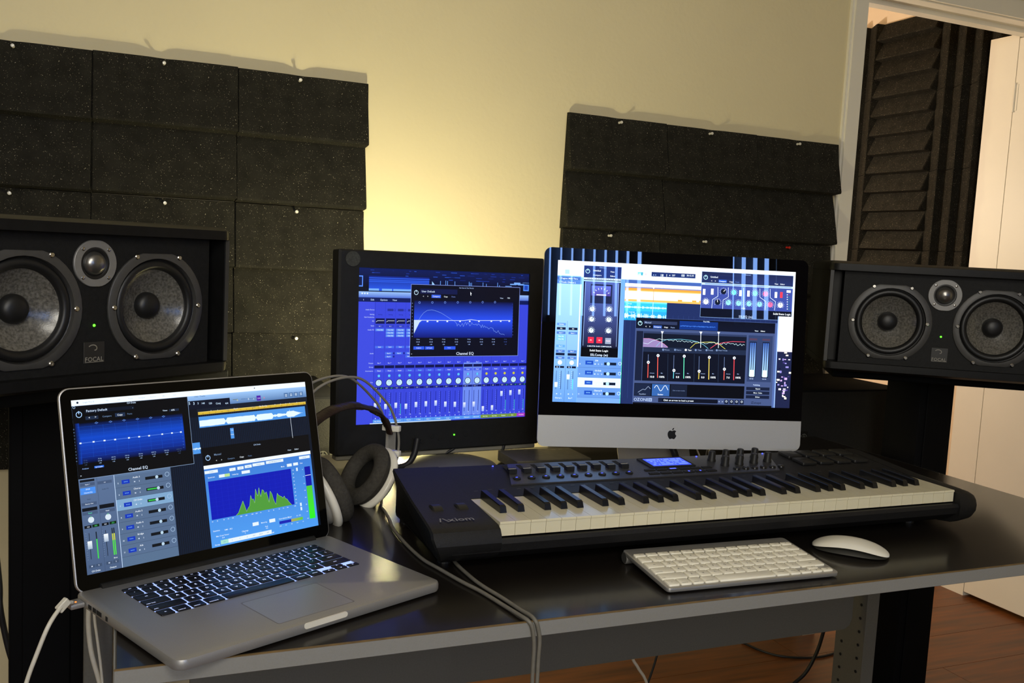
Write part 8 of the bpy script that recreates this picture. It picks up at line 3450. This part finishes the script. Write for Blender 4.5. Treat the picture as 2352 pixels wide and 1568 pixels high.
# ------------------------------------------------------------------ black LCD monitor
YM, TM = 0.1165, 0.0417
mon = thing('computer_monitor', 'square black computer monitor showing a blue mixing window', 'monitor', (0.62, 0.735, DESK_Z), YM)
MI = (T(0.62, 0.735, DESK_Z) @ RZ(YM)).inverted() @ T(0.4202, 0.7606, 0.8301) @ RZ(YM) @ RX(-TM)
fr = MB()
o_ = rrect(-0.0405, 0.4105, -0.0585, 0.3345, 0.004, 2)
i_ = rrect(0.0, 0.3763, 0.0, 0.301, 0.0006, 2)
fr.loft([[(x, y, 0.0) for x, y in i_], [(x, y, 0.0045) for x, y in i_], [(x * .98 + .0037, y * .985 + .002, 0.0055) for x, y in o_], [(x, y, 0.002) for x, y in o_], [(x, y, -0.030) for x, y in o_], [(x * .8 + .037, y * .8 + .03, -0.055) for x, y in o_]], MI @ FACE, cap=False)
fr.loft([[(x * .8 + .037, y * .8 + .03, -0.055) for x, y in o_], [(x * .75 + .046, y * .75 + .035, -0.058) for x, y in o_]], MI @ FACE)
mframe = fr.build('frame', m_matblk, mon, 30)
cv = Canvas(0.3763 / 1000, 800).run(MONITOR_UI)
cv.build('screen_picture', m_ui2, mframe, MI @ T(0, -0.0005, 0) @ FACE)
MB().bbox(-0.036, 0.406, 0.002, 0.028, -0.0685, -0.0585, 0.002, 1, MI).build('bottom_trim', m_silver, mon)
MB().cyl(0.0145, 0.0048, 0.0075, 28, MI @ T(-0.0135, 0, 0.3165) @ FACE, 0.0006).build('felt_dot', m_felt, mon, 40)
MB().cyl(0.0016, 0.0054, 0.0066, 10, MI @ T(0.209, 0, -0.029) @ FACE).build('power_light', m_greenled, mon)
for x, z in ((0.122, -0.030), (0.140, -0.040), (0.160, -0.030), (0.178, -0.036), (0.236, -0.030)):
    MB().cyl(0.0045, 0.0050, 0.0064, 14, MI @ T(x, 0, z) @ FACE, 0.0005).build('button', m_matblk, mon, 40)
MB().bbox(-0.035, 0.028, 0.072, 0.094, 0.008, 0.20, 0.004).build('neck', m_matblk, mon, 40)
MB().lathe([(0.118, 0.0), (0.120, 0.004), (0.112, 0.010), (0.085, 0.017), (0.045, 0.021), (0.0005, 0.022)], 48, T(-0.008, 0.015, 0.0) @ S(0.84, 0.72, 1)).build('foot', mat('dark_grey_foot', (0.13, 0.125, 0.105), 0.5, var=0.1), mon, 60)
ar = curve_pts([(-0.072, 0.03, 0.06), (-0.082, 0.022, 0.030), (-0.098, 0.02, 0.012), (-0.125, 0.02, 0.008)], 6)
MB().tube(ar, 0.006, 10).build('cable', m_cordblack, mon, 60)
ar = curve_pts([(0.035, 0.05, 0.055), (0.02, 0.046, 0.035), (0.0, 0.05, 0.022)], 6)
MB().tube(ar, 0.003, 8).build('cable', m_cordblack, mon, 60)
ar = curve_pts([(0.142, 0.05, 0.06), (0.134, 0.05, 0.03), (0.130, 0.05, 0.006)], 6)
MB().tube(ar, 0.0045, 8).build('cable', m_cordblack, mon, 60)

# ------------------------------------------------------------------ all-in-one computer
YI, TI = -0.24839, 0.07596
_c = (T(0.7583, 0.6005, 0) @ RZ(YI)) @ Vector((0.238, 0.085, 0))
imac = thing('all_in_one_computer', 'silver all-in-one computer with black glass border and fruit logo on the chin', 'computer', (_c.x, _c.y, DESK_Z), YI)
II = (T(_c.x, _c.y, DESK_Z) @ RZ(YI)).inverted() @ T(0.7583, 0.6005, 0.8975) @ RZ(YI) @ RX(-TI)
ou = rrect(-0.0262, 0.5028, -0.0850, 0.2915, 0.014, 7)
bk = MB()
bk.loft([[(x, y, -0.0004) for x, y in ou], [(x, y, -0.0050) for x, y in ou], [(x * .96 + .0095, y * .95 + .005, -0.012) for x, y in ou], [(x * .7 + .0715, y * .66 + .035, -0.032) for x, y in ou], [(x * .4 + .143, y * .36 + .066, -0.040) for x, y in ou]], II @ FACE)
shell = bk.build('back_shell', m_alu, imac, 50)
SPL = -0.0255


def clip_outline(pts, lo, hi):
    out = []
    n = len(pts)
    for i in range(n):
        a, b = pts[i], pts[(i + 1) % n]
        ina, inb = lo <= a[1] <= hi, lo <= b[1] <= hi
        if ina:
            out.append(a)
        if ina != inb:
            lim = lo if (a[1] < lo or b[1] < lo) else hi
            t = (lim - a[1]) / (b[1] - a[1])
            out.append((a[0] + (b[0] - a[0]) * t, lim))
    return out


MB().prism(clip_outline(ou, SPL, 1), 0.0, 0.0012, II @ FACE).build('front_glass', m_glassblk, imac)
chin = MB().prism(clip_outline(ou, -1, SPL - 0.0002), 0.0, 0.0011, II @ FACE).build('chin', m_chin, imac)
cv = Canvas(0.4766 / 1000, 562).run(IMAC_UI)
cv.build('screen_picture', m_ui3, imac, II @ T(0, -0.00125, 0.0) @ FACE)
cv = Canvas(0.0004, 64)
body = [(30, 19), (34, 16.5), (40, 15), (46, 16), (51, 20), (47, 24), (45.5, 29), (46.5, 34), (49, 38), (52.5, 40.5), (50, 47), (46, 53.5), (42, 57.5), (38.5, 58), (34.5, 56.3), (30, 55.3), (25.5, 56.4), (22, 58), (18, 57), (13.5, 52), (9.5, 44), (8, 36), (8.5, 28), (12, 21), (17, 17), (22, 16), (26, 17.3)]
for k in range(len(body)):
    a, b = body[k], body[(k + 1) % len(body)]
    cv.poly([(29, 36), b, a], '050506', 1)
leaf = [(30, 14.5), (30.5, 10), (33.5, 5.5), (39.5, 2.5), (39.8, 6), (37.5, 10.5), (34, 13.8)]
for k in range(len(leaf)):
    cv.poly([(34.5, 9), leaf[(k + 1) % len(leaf)], leaf[k]], '050506', 1)
cv.build('logo', m_print, chin, II @ T(0.2385 - 0.012, -0.00118, -0.0555 - 0.0132) @ FACE)
nk = MB()
prof = [(0.175, 0.285), (0.15, 0.20), (0.125, 0.11), (0.098, 0.045), (0.075, 0.014), (0.040, 0.0065), (-0.075, 0.0055)]
nv = []
rings = []
for i, (y, z) in enumerate(prof):
    th = 0.006
    rings.append([(-0.076, y - 0.085, z + 0.0), (0.076, y - 0.085, z + 0.0), (0.076, y - 0.085 + (th if i < 5 else 0), z + (-0.001 if i < 5 else -0.0055)), (-0.076, y - 0.085 + (th if i < 5 else 0), z + (-0.001 if i < 5 else -0.0055))])
nk.loft(rings)
nk.build('stand', m_alu, imac, 40)
MB().tube(curve_pts([(0.012, -0.02, 0.085), (0.03, -0.03, 0.05), (0.028, -0.05, 0.03), (0.01, -0.075, 0.012)], 6), 0.007, 10).build('cable', m_cordblack, imac, 60)

# ------------------------------------------------------------------ audio box and loose leads behind the synth
ai = thing('audio_interface', 'low dark audio box on the desk between the two displays', 'audio interface', (0.812, 0.735, DESK_Z))
MB().bbox(-0.083, 0.082, -0.054, 0.050, 0.003, 0.0245, 0.0015, 1).build('case', mat('brown_black_case', (0.10, 0.092, 0.066), 0.5, var=0.15, vscale=60), ai)
cv = Canvas(0.001, 20)
for k in range(7):
    cv.rect(k * 16, 2, k * 16 + 9, 5, '8a8570', 1)
    cv.rect(k * 16 + 2, 8, k * 16 + 6, 10, '6f6b58', 1)
cv.build('case_print', m_print, ai, T(-0.03, 0.020, 0.02453))
for k in range(5):
    MB().cyl(0.005, 0.0, 0.010, 14, T(-0.060 + k * 0.030, -0.054, 0.014) @ FACE, 0.001).build('knob', m_matblk, ai, 40)
for sx in (-0.07, 0.07):
    for sy in (-0.045, 0.035):
        MB().cyl(0.006, 0, 0.003, 10, T(sx, sy, 0)).build('foot', m_rubber, ai)


def cord_thing(name, label, pts, r, m, cat='cable', group=None, n=8):
    o = MB().tube(curve_pts(pts, n), r, 8).build(name, m, None, 60)
    return tag(o, label, cat, group)


cord_thing('thin_lead', 'thin pale lead bent beside the all-in-one computer foot', [(1.215, 0.52, 0.830), (1.225, 0.50, 0.800), (1.24, 0.49, 0.765), (1.25, 0.50, 0.744), (1.27, 0.55, 0.743)], 0.002, m_cordwhite)
cord_thing('thin_lead', 'thin yellowed lead under the right end of the all-in-one computer', [(1.10, 0.62, 0.800), (1.105, 0.60, 0.770), (1.115, 0.60, 0.746), (1.13, 0.61, 0.775), (1.15, 0.64, 0.80), (1.17, 0.68, 0.745)], 0.0018, m_cordwhite)

# ------------------------------------------------------------------ synthesizer keyboard
ax = thing('synth_keyboard', 'long black piano-style synth keyboard with sliders, knobs and blue display', 'synthesizer', (0.4828, 0.1744, DESK_Z), -0.0014)
ZK = 0.0676
PZ0, PZ1 = 0.0690, 0.0820                 # panel height at its front (y .118) and back edge (y .266)


def pz(y):
    return PZ0 + (PZ1 - PZ0) * (y - 0.11) / 0.161


XL, XR = -0.070, 0.852
# chassis below and behind the keys
MB().prism([(0.046, 0.006), (0.262, 0.006), (0.266, 0.012), (0.266, pz(0.266) - 0.001), (0.118, pz(0.118) - 0.001), (0.116, 0.060), (0.116, 0.030), (0.000, 0.030), (0.000, 0.0455), (-0.0085, 0.0455), (-0.0115, 0.040), (-0.008, 0.028), (0.012, 0.014)], XL, XR,
           Matrix(((0, 0, 1, 0), (1, 0, 0, 0), (0, 1, 0, 0), (0, 0, 0, 1)))).build('chassis', m_synth, ax, 35)
MXZ = Matrix(((0, 0, 1, 0), (1, 0, 0, 0), (0, 1, 0, 0), (0, 0, 0, 1)))       # prism drawn in (y, z), extruded along x
blk = [(0.266, 0.010), (0.266, pz(0.266)), (0.118, pz(0.118)), (0.030, 0.0655), (0.002, 0.0635), (-0.007, 0.060), (-0.012, 0.053), (-0.0145, 0.043), (-0.012, 0.034), (-0.002, 0.022), (0.018, 0.011), (0.046, 0.006)]
MB().prism(blk, XL, -0.001, MXZ).build('left_cheek', m_synth, ax, 25)


blk_r = [(0.266, 0.010), (0.266, pz(0.266)), (0.118, pz(0.118)), (0.030, 0.0665), (0.002, 0.0650), (-0.007, 0.0615), (-0.012, 0.053), (-0.0145, 0.041), (-0.0135, 0.028), (-0.0085, 0.017), (0.004, 0.010), (0.030, 0.006)]


def end_cap(sgn, xin, xout, name, m):
    b = MB()
    n = 6
    rings = []
    for k in range(n + 1):
        a = k / n * PI / 2
        f = math.sin(a)
        sc = 1 - 0.20 * f ** 5 - 0.06 * f * f
        x = xin + (xout - xin) * f
        rings.append([(x, 0.125 + (y - 0.125) * (0.985 + 0.015 * sc) * (1 - 0.03 * f ** 3), 0.040 + (z - 0.040) * sc) for y, z in blk_r])
    b.loft(rings)
    b.build(name, m, ax, 50)


ring0 = [(XL, y, z) for y, z in blk]
ring1 = [(-(0.0975 - 0.021 * max(0.0, y) / 0.266) + (0.0 if z > 0.05 else 0.022 * (0.05 - z) / 0.044), y, z) for y, z in blk]
ring2 = [(x - 0.0025, 0.125 + (y - 0.125) * 0.97, 0.040 + (z - 0.040) * 0.93) for x, y, z in ring1]
MB().loft([ring0, ring1]).build('left_shoulder', m_synth, ax, 25)
MB().loft([ring1, ring2]).build('left_end_cap', m_grip, ax, 25)
end_cap(1, 0.848, 0.892, 'right_end_cap', m_synth)
for fx in (-0.06, 0.80):
    for fy in (0.05, 0.24):
        MB().cyl(0.010, 0.0, 0.008, 14, T(fx, fy, 0)).build('foot', m_rubber, ax)
# white and black keys
KW = 0.0235
wk = [(0.0, 0.0475), (0.0, 0.0638), (-0.0012, 0.0644), (-0.0012, ZK - 0.0008), (-0.0004, ZK), (0.117, ZK), (0.117, ZK - 0.004), (0.004, ZK - 0.005), (0.004, 0.0475)]
wk_me = MB().prism(wk, 0.0003, KW - 0.0003, MXZ).mesh('white_key', 30)
wk_me.materials.append(m_ivory)
for k in range(36):
    put('white_key', wk_me, None, ax, (k * KW, 0, 0))
bb = MB()
bb.loft([[(-0.0052, 0.0385, ZK + 0.0004), (0.0052, 0.0385, ZK + 0.0004), (0.0052, 0.117, ZK + 0.0004), (-0.0052, 0.117, ZK + 0.0004)],
         [(-0.0046, 0.0415, ZK + 0.0090), (0.0046, 0.0415, ZK + 0.0090), (0.0046, 0.117, ZK + 0.0115), (-0.0046, 0.117, ZK + 0.0115)],
         [(-0.0040, 0.0445, ZK + 0.0106), (0.0040, 0.0445, ZK + 0.0106), (0.0040, 0.117, ZK + 0.0128), (-0.0040, 0.117, ZK + 0.0128)]])
bk_me = bb.mesh('black_key')
bk_me.materials.append(m_ebony)
for o8 in range(5):
    for n_, dx in ((1, -0.0022), (2, 0.0022), (4, -0.0028), (5, 0.0), (6, 0.0028)):
        put('black_key', bk_me, None, ax, ((o8 * 7 + n_) * KW + dx, 0, 0))
# control panel plate (tilted) and its controls
PT = math.atan((PZ1 - PZ0) / 0.161)


def PM(x, y, dz=0.0):
    return T(x, y, pz(y) + dz) @ RX(PT)


MB().prism([(0.085, -0.048), (0.605, -0.048), (0.628, 0.0), (0.650, 0.049), (0.118, 0.049)], -0.001, 0.0012, PM(0, 0.211)).build('control_panel', m_panel, ax)
sl_me = MB().box(-0.0040, 0.0040, -0.013, 0.031, 0.0, 0.0003).mesh('slider_slot')
sl_me.materials.append(m_hole)
cap_me = MB().loft([[(-0.0068, -0.0060, 0), (0.0068, -0.0060, 0), (0.0068, 0.0060, 0), (-0.0068, 0.0060, 0)], [(-0.0068, -0.0052, 0.0065), (0.0068, -0.0052, 0.0065), (0.0068, 0.0052, 0.0065), (-0.0068, 0.0052, 0.0065)]]).mesh('slider_cap')
cap_me.materials.append(m_matblk)
mark_me = MB().box(-0.0066, 0.0066, -0.0006, 0.0006, 0.0064, 0.0068).mesh('slider_mark')
mark_me.materials.append(m_cordwhite)
btn_me = MB().cyl(0.0066, 0, 0.0022, 18, None, 0.0008).mesh('button', 40)
btn_me.materials.append(m_matblk)
dot_me = MB().box(-0.0018, 0.0018, -0.0009, 0.0009, 0.0021, 0.0024).mesh('button_light')
dot_me.materials.append(m_blueled)
for k in range(9):
    x = 0.1082 + k * 0.02605
    o = put('slider_slot', sl_me, None, ax)
    o.matrix_local = PM(x, 0.2215, 0.0013)
    o = put('slider', cap_me, None, ax)
    o.matrix_local = PM(x, 0.2165 + (0.004 if k in (5, 6) else 0), 0.0013)
    put('slider_mark', mark_me, None, o)
    o = put('button', btn_me, None, ax)
    o.matrix_local = PM(0.1045 + k * 0.0257, 0.1862, 0.0013)
    put('button_light', dot_me, None, o, (0, 0.001, 0))
MB().rbox(-0.046, 0.046, -0.0255, 0.0255, 0.0, 0.002, 0.002, 0.0, PM(0.4085, 0.2285, 0.0012)).build('display_bezel', m_matblk, ax)
lc = MB().box(-0.0385, 0.0385, -0.0195, 0.0195, 0.002, 0.0023, PM(0.4105, 0.2285, 0.0012)).build('display', m_bluelcd, ax)
cv = Canvas(0.001, 39)
random.seed(3)
for r_ in range(4):
    for k in range(26):
        if random.random() < 0.75:
            cv.rect(4 + k * 2.7, 4 + r_ * 8.4, 5.9 + k * 2.7, 9.4 + r_ * 8.4, '6f8cff', 2)
cv.build('display_print', m_litprint, lc, PM(0.4105, 0.2285, 0.0012) @ T(-0.0385, -0.0195, 0.00232))
sb_me = MB().bbox(-0.0098, 0.0098, -0.0038, 0.0038, 0, 0.0016, 0.0005, 1).mesh('button')
sb_me.materials.append(m_matblk)
for r_ in range(2):
    for k in range(6):
        o = put('button', sb_me, None, ax)
        o.matrix_local = PM(0.3545 + k * 0.0231 - r_ * 0.0015, 0.1938 - r_ * 0.0172, 0.0013)
        if (r_, k) in ((0, 2), (1, 3), (1, 4)):
            q = MB().box(-0.006 if r_ == 0 else -0.0012, 0.006 if r_ == 0 else 0.0012, -0.0016, 0.0016, 0.0016, 0.0019).build('button_light', m_blueled, o)
kn_me = MB().lathe([(0.0078, 0.0), (0.0076, 0.003), (0.0068, 0.004), (0.0062, 0.0165), (0.0054, 0.0175), (0.0005, 0.0175)], 20).mesh('knob', 40)
kn_me.materials.append(m_matblk)
kt_me = MB().lathe([(0.0050, 0.0174), (0.0050, 0.0179), (0.0030, 0.0181), (0.0005, 0.0181)], 16).mesh('knob_top', 40)
kt_me.materials.append(m_side)
for x, y in ((0.5044, 0.2291), (0.5373, 0.2330), (0.5705, 0.2350), (0.6036, 0.2360), (0.5128, 0.1996), (0.5458, 0.2025), (0.5800, 0.2060), (0.6129, 0.2096)):
    o = put('knob', kn_me, None, ax)
    o.matrix_local = PM(x, y, 0.0012)
    put('knob_top', kt_me, None, o)
tb_me = MB().lathe([(0.0062, 0), (0.0060, 0.0024), (0.0050, 0.0032), (0.0005, 0.0036)], 18).mesh('transport_button', 50)
tb_me.materials.append(m_ebony)
for k in range(6):
    o = put('transport_button', tb_me, None, ax)
    o.matrix_local = PM(0.5225 + k * 0.0193, 0.178 + 0.0 * k, 0.0012)
for k in range(2):
    for j in range(4):
        o = MB().rbox(-0.0165, 0.0165, -0.0165, 0.0165, 0, 0.0045, 0.003, 0.0012, PM(0.690 + j * 0.0405, 0.240 - k * 0.0405, 0.0), 4, False).build('pad', m_rubber, ax, 40)
for x in (0.0899, 0.4894, 0.6368):
    MB().lathe([(0.0016, 0), (0.0012, 0.0012), (0.0002, 0.0015)], 10, PM(x, 0.2545, 0.0002 if x < 0.1 else 0.0013)).build('panel_light', m_blueled, ax)
for x in (-0.066, -0.0285):
    MB().box(-0.0105, 0.0105, -0.034, 0.034, 0.0, 0.0005, T(x + 0.002, 0.084, 0.0671) @ RX(0.045)).build('wheel_slot', m_hole, ax)
    MB().cyl(0.031, -0.0085, 0.0085, 40, T(x + 0.002, 0.084, 0.0405) @ RY(PI / 2), 0.002).build('wheel', m_rubber, ax, 40)
cv = Canvas(0.001, 22)
cv.text(0, 11, 19.5, '/', '8a8a8a', 'l', 1)
cv.line([(7.5, 4.5), (13, 18)], 2.0, '8a8a8a', 1)
cv.text(13.5, 11, 18, 'xiom', '8a8a8a', 'l', 1)
cv.build('logo', m_print, ax, T(-0.079, 0.0165, 0.0662) @ RX(0.055))
cv = Canvas(0.001, 10)
for k in range(30):
    cv.rect(k * 26.2 * 0.9, 2.0 if k % 3 else 4.5, k * 23.6 + 7, 3.2 if k % 3 else 5.7, '5c5c54', 1)
cv.build('panel_print', m_print, ax, PM(0.016, 0.140, 0.00012))

# ------------------------------------------------------------------ headphones
hp = thing('headphones', 'white headphones with grey velour pads and brown leather strap behind the laptop', 'headphones', (0.36, 0.48, DESK_Z))
HO = Vector((-0.36, -0.48, -DESK_Z))
cr, cf, cu_ = _r, _f, _u


def axis_frame(centre, out):
    z = out.normalized()
    x = Vector((0, 0, 1)).cross(z).normalized()
    y = z.cross(x)
    c = Vector(centre) + HO
    return Matrix(((x.x, y.x, z.x, c.x), (x.y, y.y, z.y, c.y), (x.z, y.z, z.z, c.z), (0, 0, 0, 1))) @ S(1.10, 1.10, 1.06)


def vdir(right, up, fwd):
    return (cr * right + cu_ * up + cf * fwd).normalized()


out_r = vdir(0.64, -0.52, 0.56)
out_l = vdir(-0.78, -0.42, -0.46)
HK = 1.06


def far(q):
    c0 = Vector((-0.003, -0.9719, 1.1776))
    return c0 + (Vector(q) - c0) * HK


RC_, LC_ = far((0.366, 0.462, 0.809)), far((0.292, 0.374, 0.811))
for nm, C in (('right', axis_frame(RC_, out_r)), ('left', axis_frame(LC_, out_l))):
    cup = MB().lathe([(0.047, 0.010), (0.0525, 0.012), (0.054, 0.0155), (0.0535, 0.0195), (0.049, 0.0225), (0.044, 0.0225), (0.043, 0.019)], 48, C, cap=False).build('ear_cup', m_white_pl, hp, 50)
    MB().lathe([(0.0435, 0.017), (0.042, 0.026), (0.036, 0.033), (0.022, 0.036), (0.0005, 0.0365)], 40, C).build('cup_back', m_grey_pl, cup, 50)
    ringp = []
    for k in range(13):
        a = 2 * PI * k / 12
        ringp.append((0.0385 + 0.0135 * math.cos(a), -0.001 + 0.0125 * math.sin(a)))
    MB().lathe(ringp, 48, C, cap=False).build('ear_pad', m_velour, cup, 60)
    MB().cyl(0.030, 0.006, 0.008, 32, C).build('driver_cloth', m_rubber, cup)
hoop = [(0.4185, 0.474, 0.812), (0.424, 0.477, 0.838), (0.423, 0.475, 0.868), (0.411, 0.470, 0.905), (0.391, 0.460, 0.932), (0.347, 0.430, 0.968), (0.303, 0.400, 0.973), (0.263, 0.370, 0.960), (0.243, 0.355, 0.929), (0.236, 0.350, 0.886), (0.240, 0.350, 0.848), (0.246, 0.352, 0.815)]
hoop = [far(q) for q in hoop]
e_ = (Vector(RC_) - Vector(LC_)).normalized()
perp = e_.cross(Vector((0, 0, 1))).normalized()
for s in (0.0, -1.0):
    MB().tube([Vector(q) + HO + perp * 0.021 * s for q in curve_pts(hoop, 6)], 0.0022, 8).build('hoop', m_tubegrey, hp, 60)
strap = curve_pts([(0.415, 0.468, 0.872), (0.407, 0.466, 0.892), (0.392, 0.459, 0.908), (0.365, 0.441, 0.921), (0.332, 0.420, 0.927), (0.300, 0.397, 0.923), (0.268, 0.373, 0.908), (0.250, 0.360, 0.884)], 6)
strap = [far(q) for q in strap]
rad = [0.0038 + (0.0020 if (i // 4) % 2 else 0.0) for i in range(len(strap))]
MB().tube([Vector(q) + HO - perp * 0.010 for q in strap], rad, 14, None, 0.0105, None).build('strap', m_leather, hp, 60)
for q in ((0.419, 0.472, 0.880), (0.4215, 0.475, 0.838), (0.241, 0.352, 0.880), (0.242, 0.352, 0.840)):
    c = far(q) + HO - perp * 0.010
    br_ = Matrix(((e_.x, perp.x, 0, c.x), (e_.y, perp.y, 0, c.y), (0, 0, 1, c.z), (0, 0, 0, 1)))
    MB().bbox(-0.0055, 0.0055, -0.016, 0.016, -0.005, 0.005, 0.0015, 2, br_).build('bracket', m_white_pl, hp, 40)
c = far((0.4185, 0.473, 0.859)) + HO - perp * 0.010
br_ = Matrix(((e_.x, perp.x, 0, c.x), (e_.y, perp.y, 0, c.y), (0, 0, 1, c.z), (0, 0, 0, 1)))
MB().bbox(-0.002, 0.002, -0.009, 0.009, -0.017, 0.017, 0.0008, 1, br_).build('slider', m_clear, hp)
hc = [far((0.392, 0.452, 0.775)), far((0.3895, 0.440, 0.762)), (0.405, 0.475, 0.7435), (0.400, 0.43, 0.743), (0.392, 0.376, 0.743), (0.3905, 0.30, 0.743), (0.394, 0.235, 0.743), (0.403, 0.195, 0.743), (0.417, 0.137, 0.743), (0.429, 0.097, 0.743), (0.440, 0.043, 0.743), (0.4465, 0.008, 0.7435), (0.4515, -0.003, 0.741), (0.456, -0.0055, 0.733), (0.459, -0.006, 0.713), (0.459, -0.0065, 0.686), (0.459, -0.007, 0.64), (0.459, -0.007, 0.55)]
MB().tube([Vector(q) + HO for q in curve_pts(hc, 6)], 0.0026, 8).build('cord', m_cordgrey, hp, 60)

# ------------------------------------------------------------------ loose cables
cord_thing('desk_cable', 'grey cable running from under the synth keyboard over the desk front edge', [(0.445, 0.25, 0.743), (0.434, 0.212, 0.743), (0.4345, 0.155, 0.743), (0.438, 0.116, 0.743), (0.447, 0.071, 0.743), (0.454, 0.028, 0.743), (0.458, 0.007, 0.7435), (0.460, -0.003, 0.741), (0.4625, -0.0055, 0.735), (0.466, -0.006, 0.718), (0.4655, -0.0065, 0.691), (0.4655, -0.007, 0.64), (0.4655, -0.007, 0.55)], 0.0026, m_cordgrey)
cord_thing('hanging_cable', 'thicker white cable hanging in front of the left desk leg', [(-0.030, 0.52, 0.715), (-0.0345, 0.50, 0.66), (-0.0365, 0.50, 0.619), (-0.0365, 0.50, 0.585), (-0.032, 0.50, 0.544), (-0.0205, 0.50, 0.496), (-0.010, 0.50, 0.44), (0.0, 0.50, 0.36)], 0.0038, m_cordwhite, 'cable', 'white cables by the left desk leg')
cord_thing('hanging_cable', 'thinner white cable hanging beside the thick one at the left desk leg', [(-0.030, 0.49, 0.70), (-0.029, 0.485, 0.617), (-0.0245, 0.485, 0.574), (-0.0195, 0.485, 0.533), (-0.0165, 0.485, 0.50), (-0.012, 0.485, 0.44), (-0.01, 0.485, 0.36)], 0.0021, m_cordwhite, 'cable', 'white cables by the left desk leg')
cord_thing('hanging_cable', 'dark blue-black cable against the wall at the far left', [(-0.21, 0.95, 0.62), (-0.197, 0.92, 0.52), (-0.194, 0.90, 0.485), (-0.188, 0.90, 0.441), (-0.178, 0.90, 0.39), (-0.163, 0.90, 0.335), (-0.15, 0.905, 0.26), (-0.15, 0.93, 0.1), (-0.16, 0.99, 0.007), (-0.2, 1.1, 0.006)], 0.0055, m_cordblack)
cord_thing('floor_cable', 'black cable dropping to the floor behind the desk panel', [(1.86, 1.0, 0.40), (1.85, 1.0, 0.22), (1.834, 1.0, 0.132), (1.815, 1.0, 0.083), (1.788, 1.0, 0.042), (1.753, 1.0, 0.018), (1.70, 0.98, 0.006), (1.60, 0.95, 0.006)], 0.005, m_cordblack)
cord_thing('floor_cable', 'thin dark cable curved on the wooden floor near the right desk leg', [(1.80, 1.30, 0.004), (1.82, 1.229, 0.004), (1.859, 1.177, 0.004), (1.947, 1.145, 0.004), (2.03, 1.152, 0.004), (2.085, 1.18, 0.004), (2.15, 1.26, 0.004)], 0.0035, m_cordblack)
cord_thing('floor_cable', 'white cable arching below the desk panel', [(1.17, 0.95, 0.32), (1.185, 0.95, 0.20), (1.207, 0.95, 0.158), (1.228, 0.95, 0.129), (1.24, 0.95, 0.10), (1.25, 0.95, 0.04), (1.26, 0.95, 0.005)], 0.004, m_cordwhite)
cord_thing('floor_cable', 'dark cable beside the white one below the desk panel', [(1.33, 1.0, 0.30), (1.30, 1.0, 0.18), (1.286, 1.0, 0.127), (1.272, 1.0, 0.085), (1.25, 1.0, 0.03), (1.22, 1.0, 0.006)], 0.003, m_cordblack)
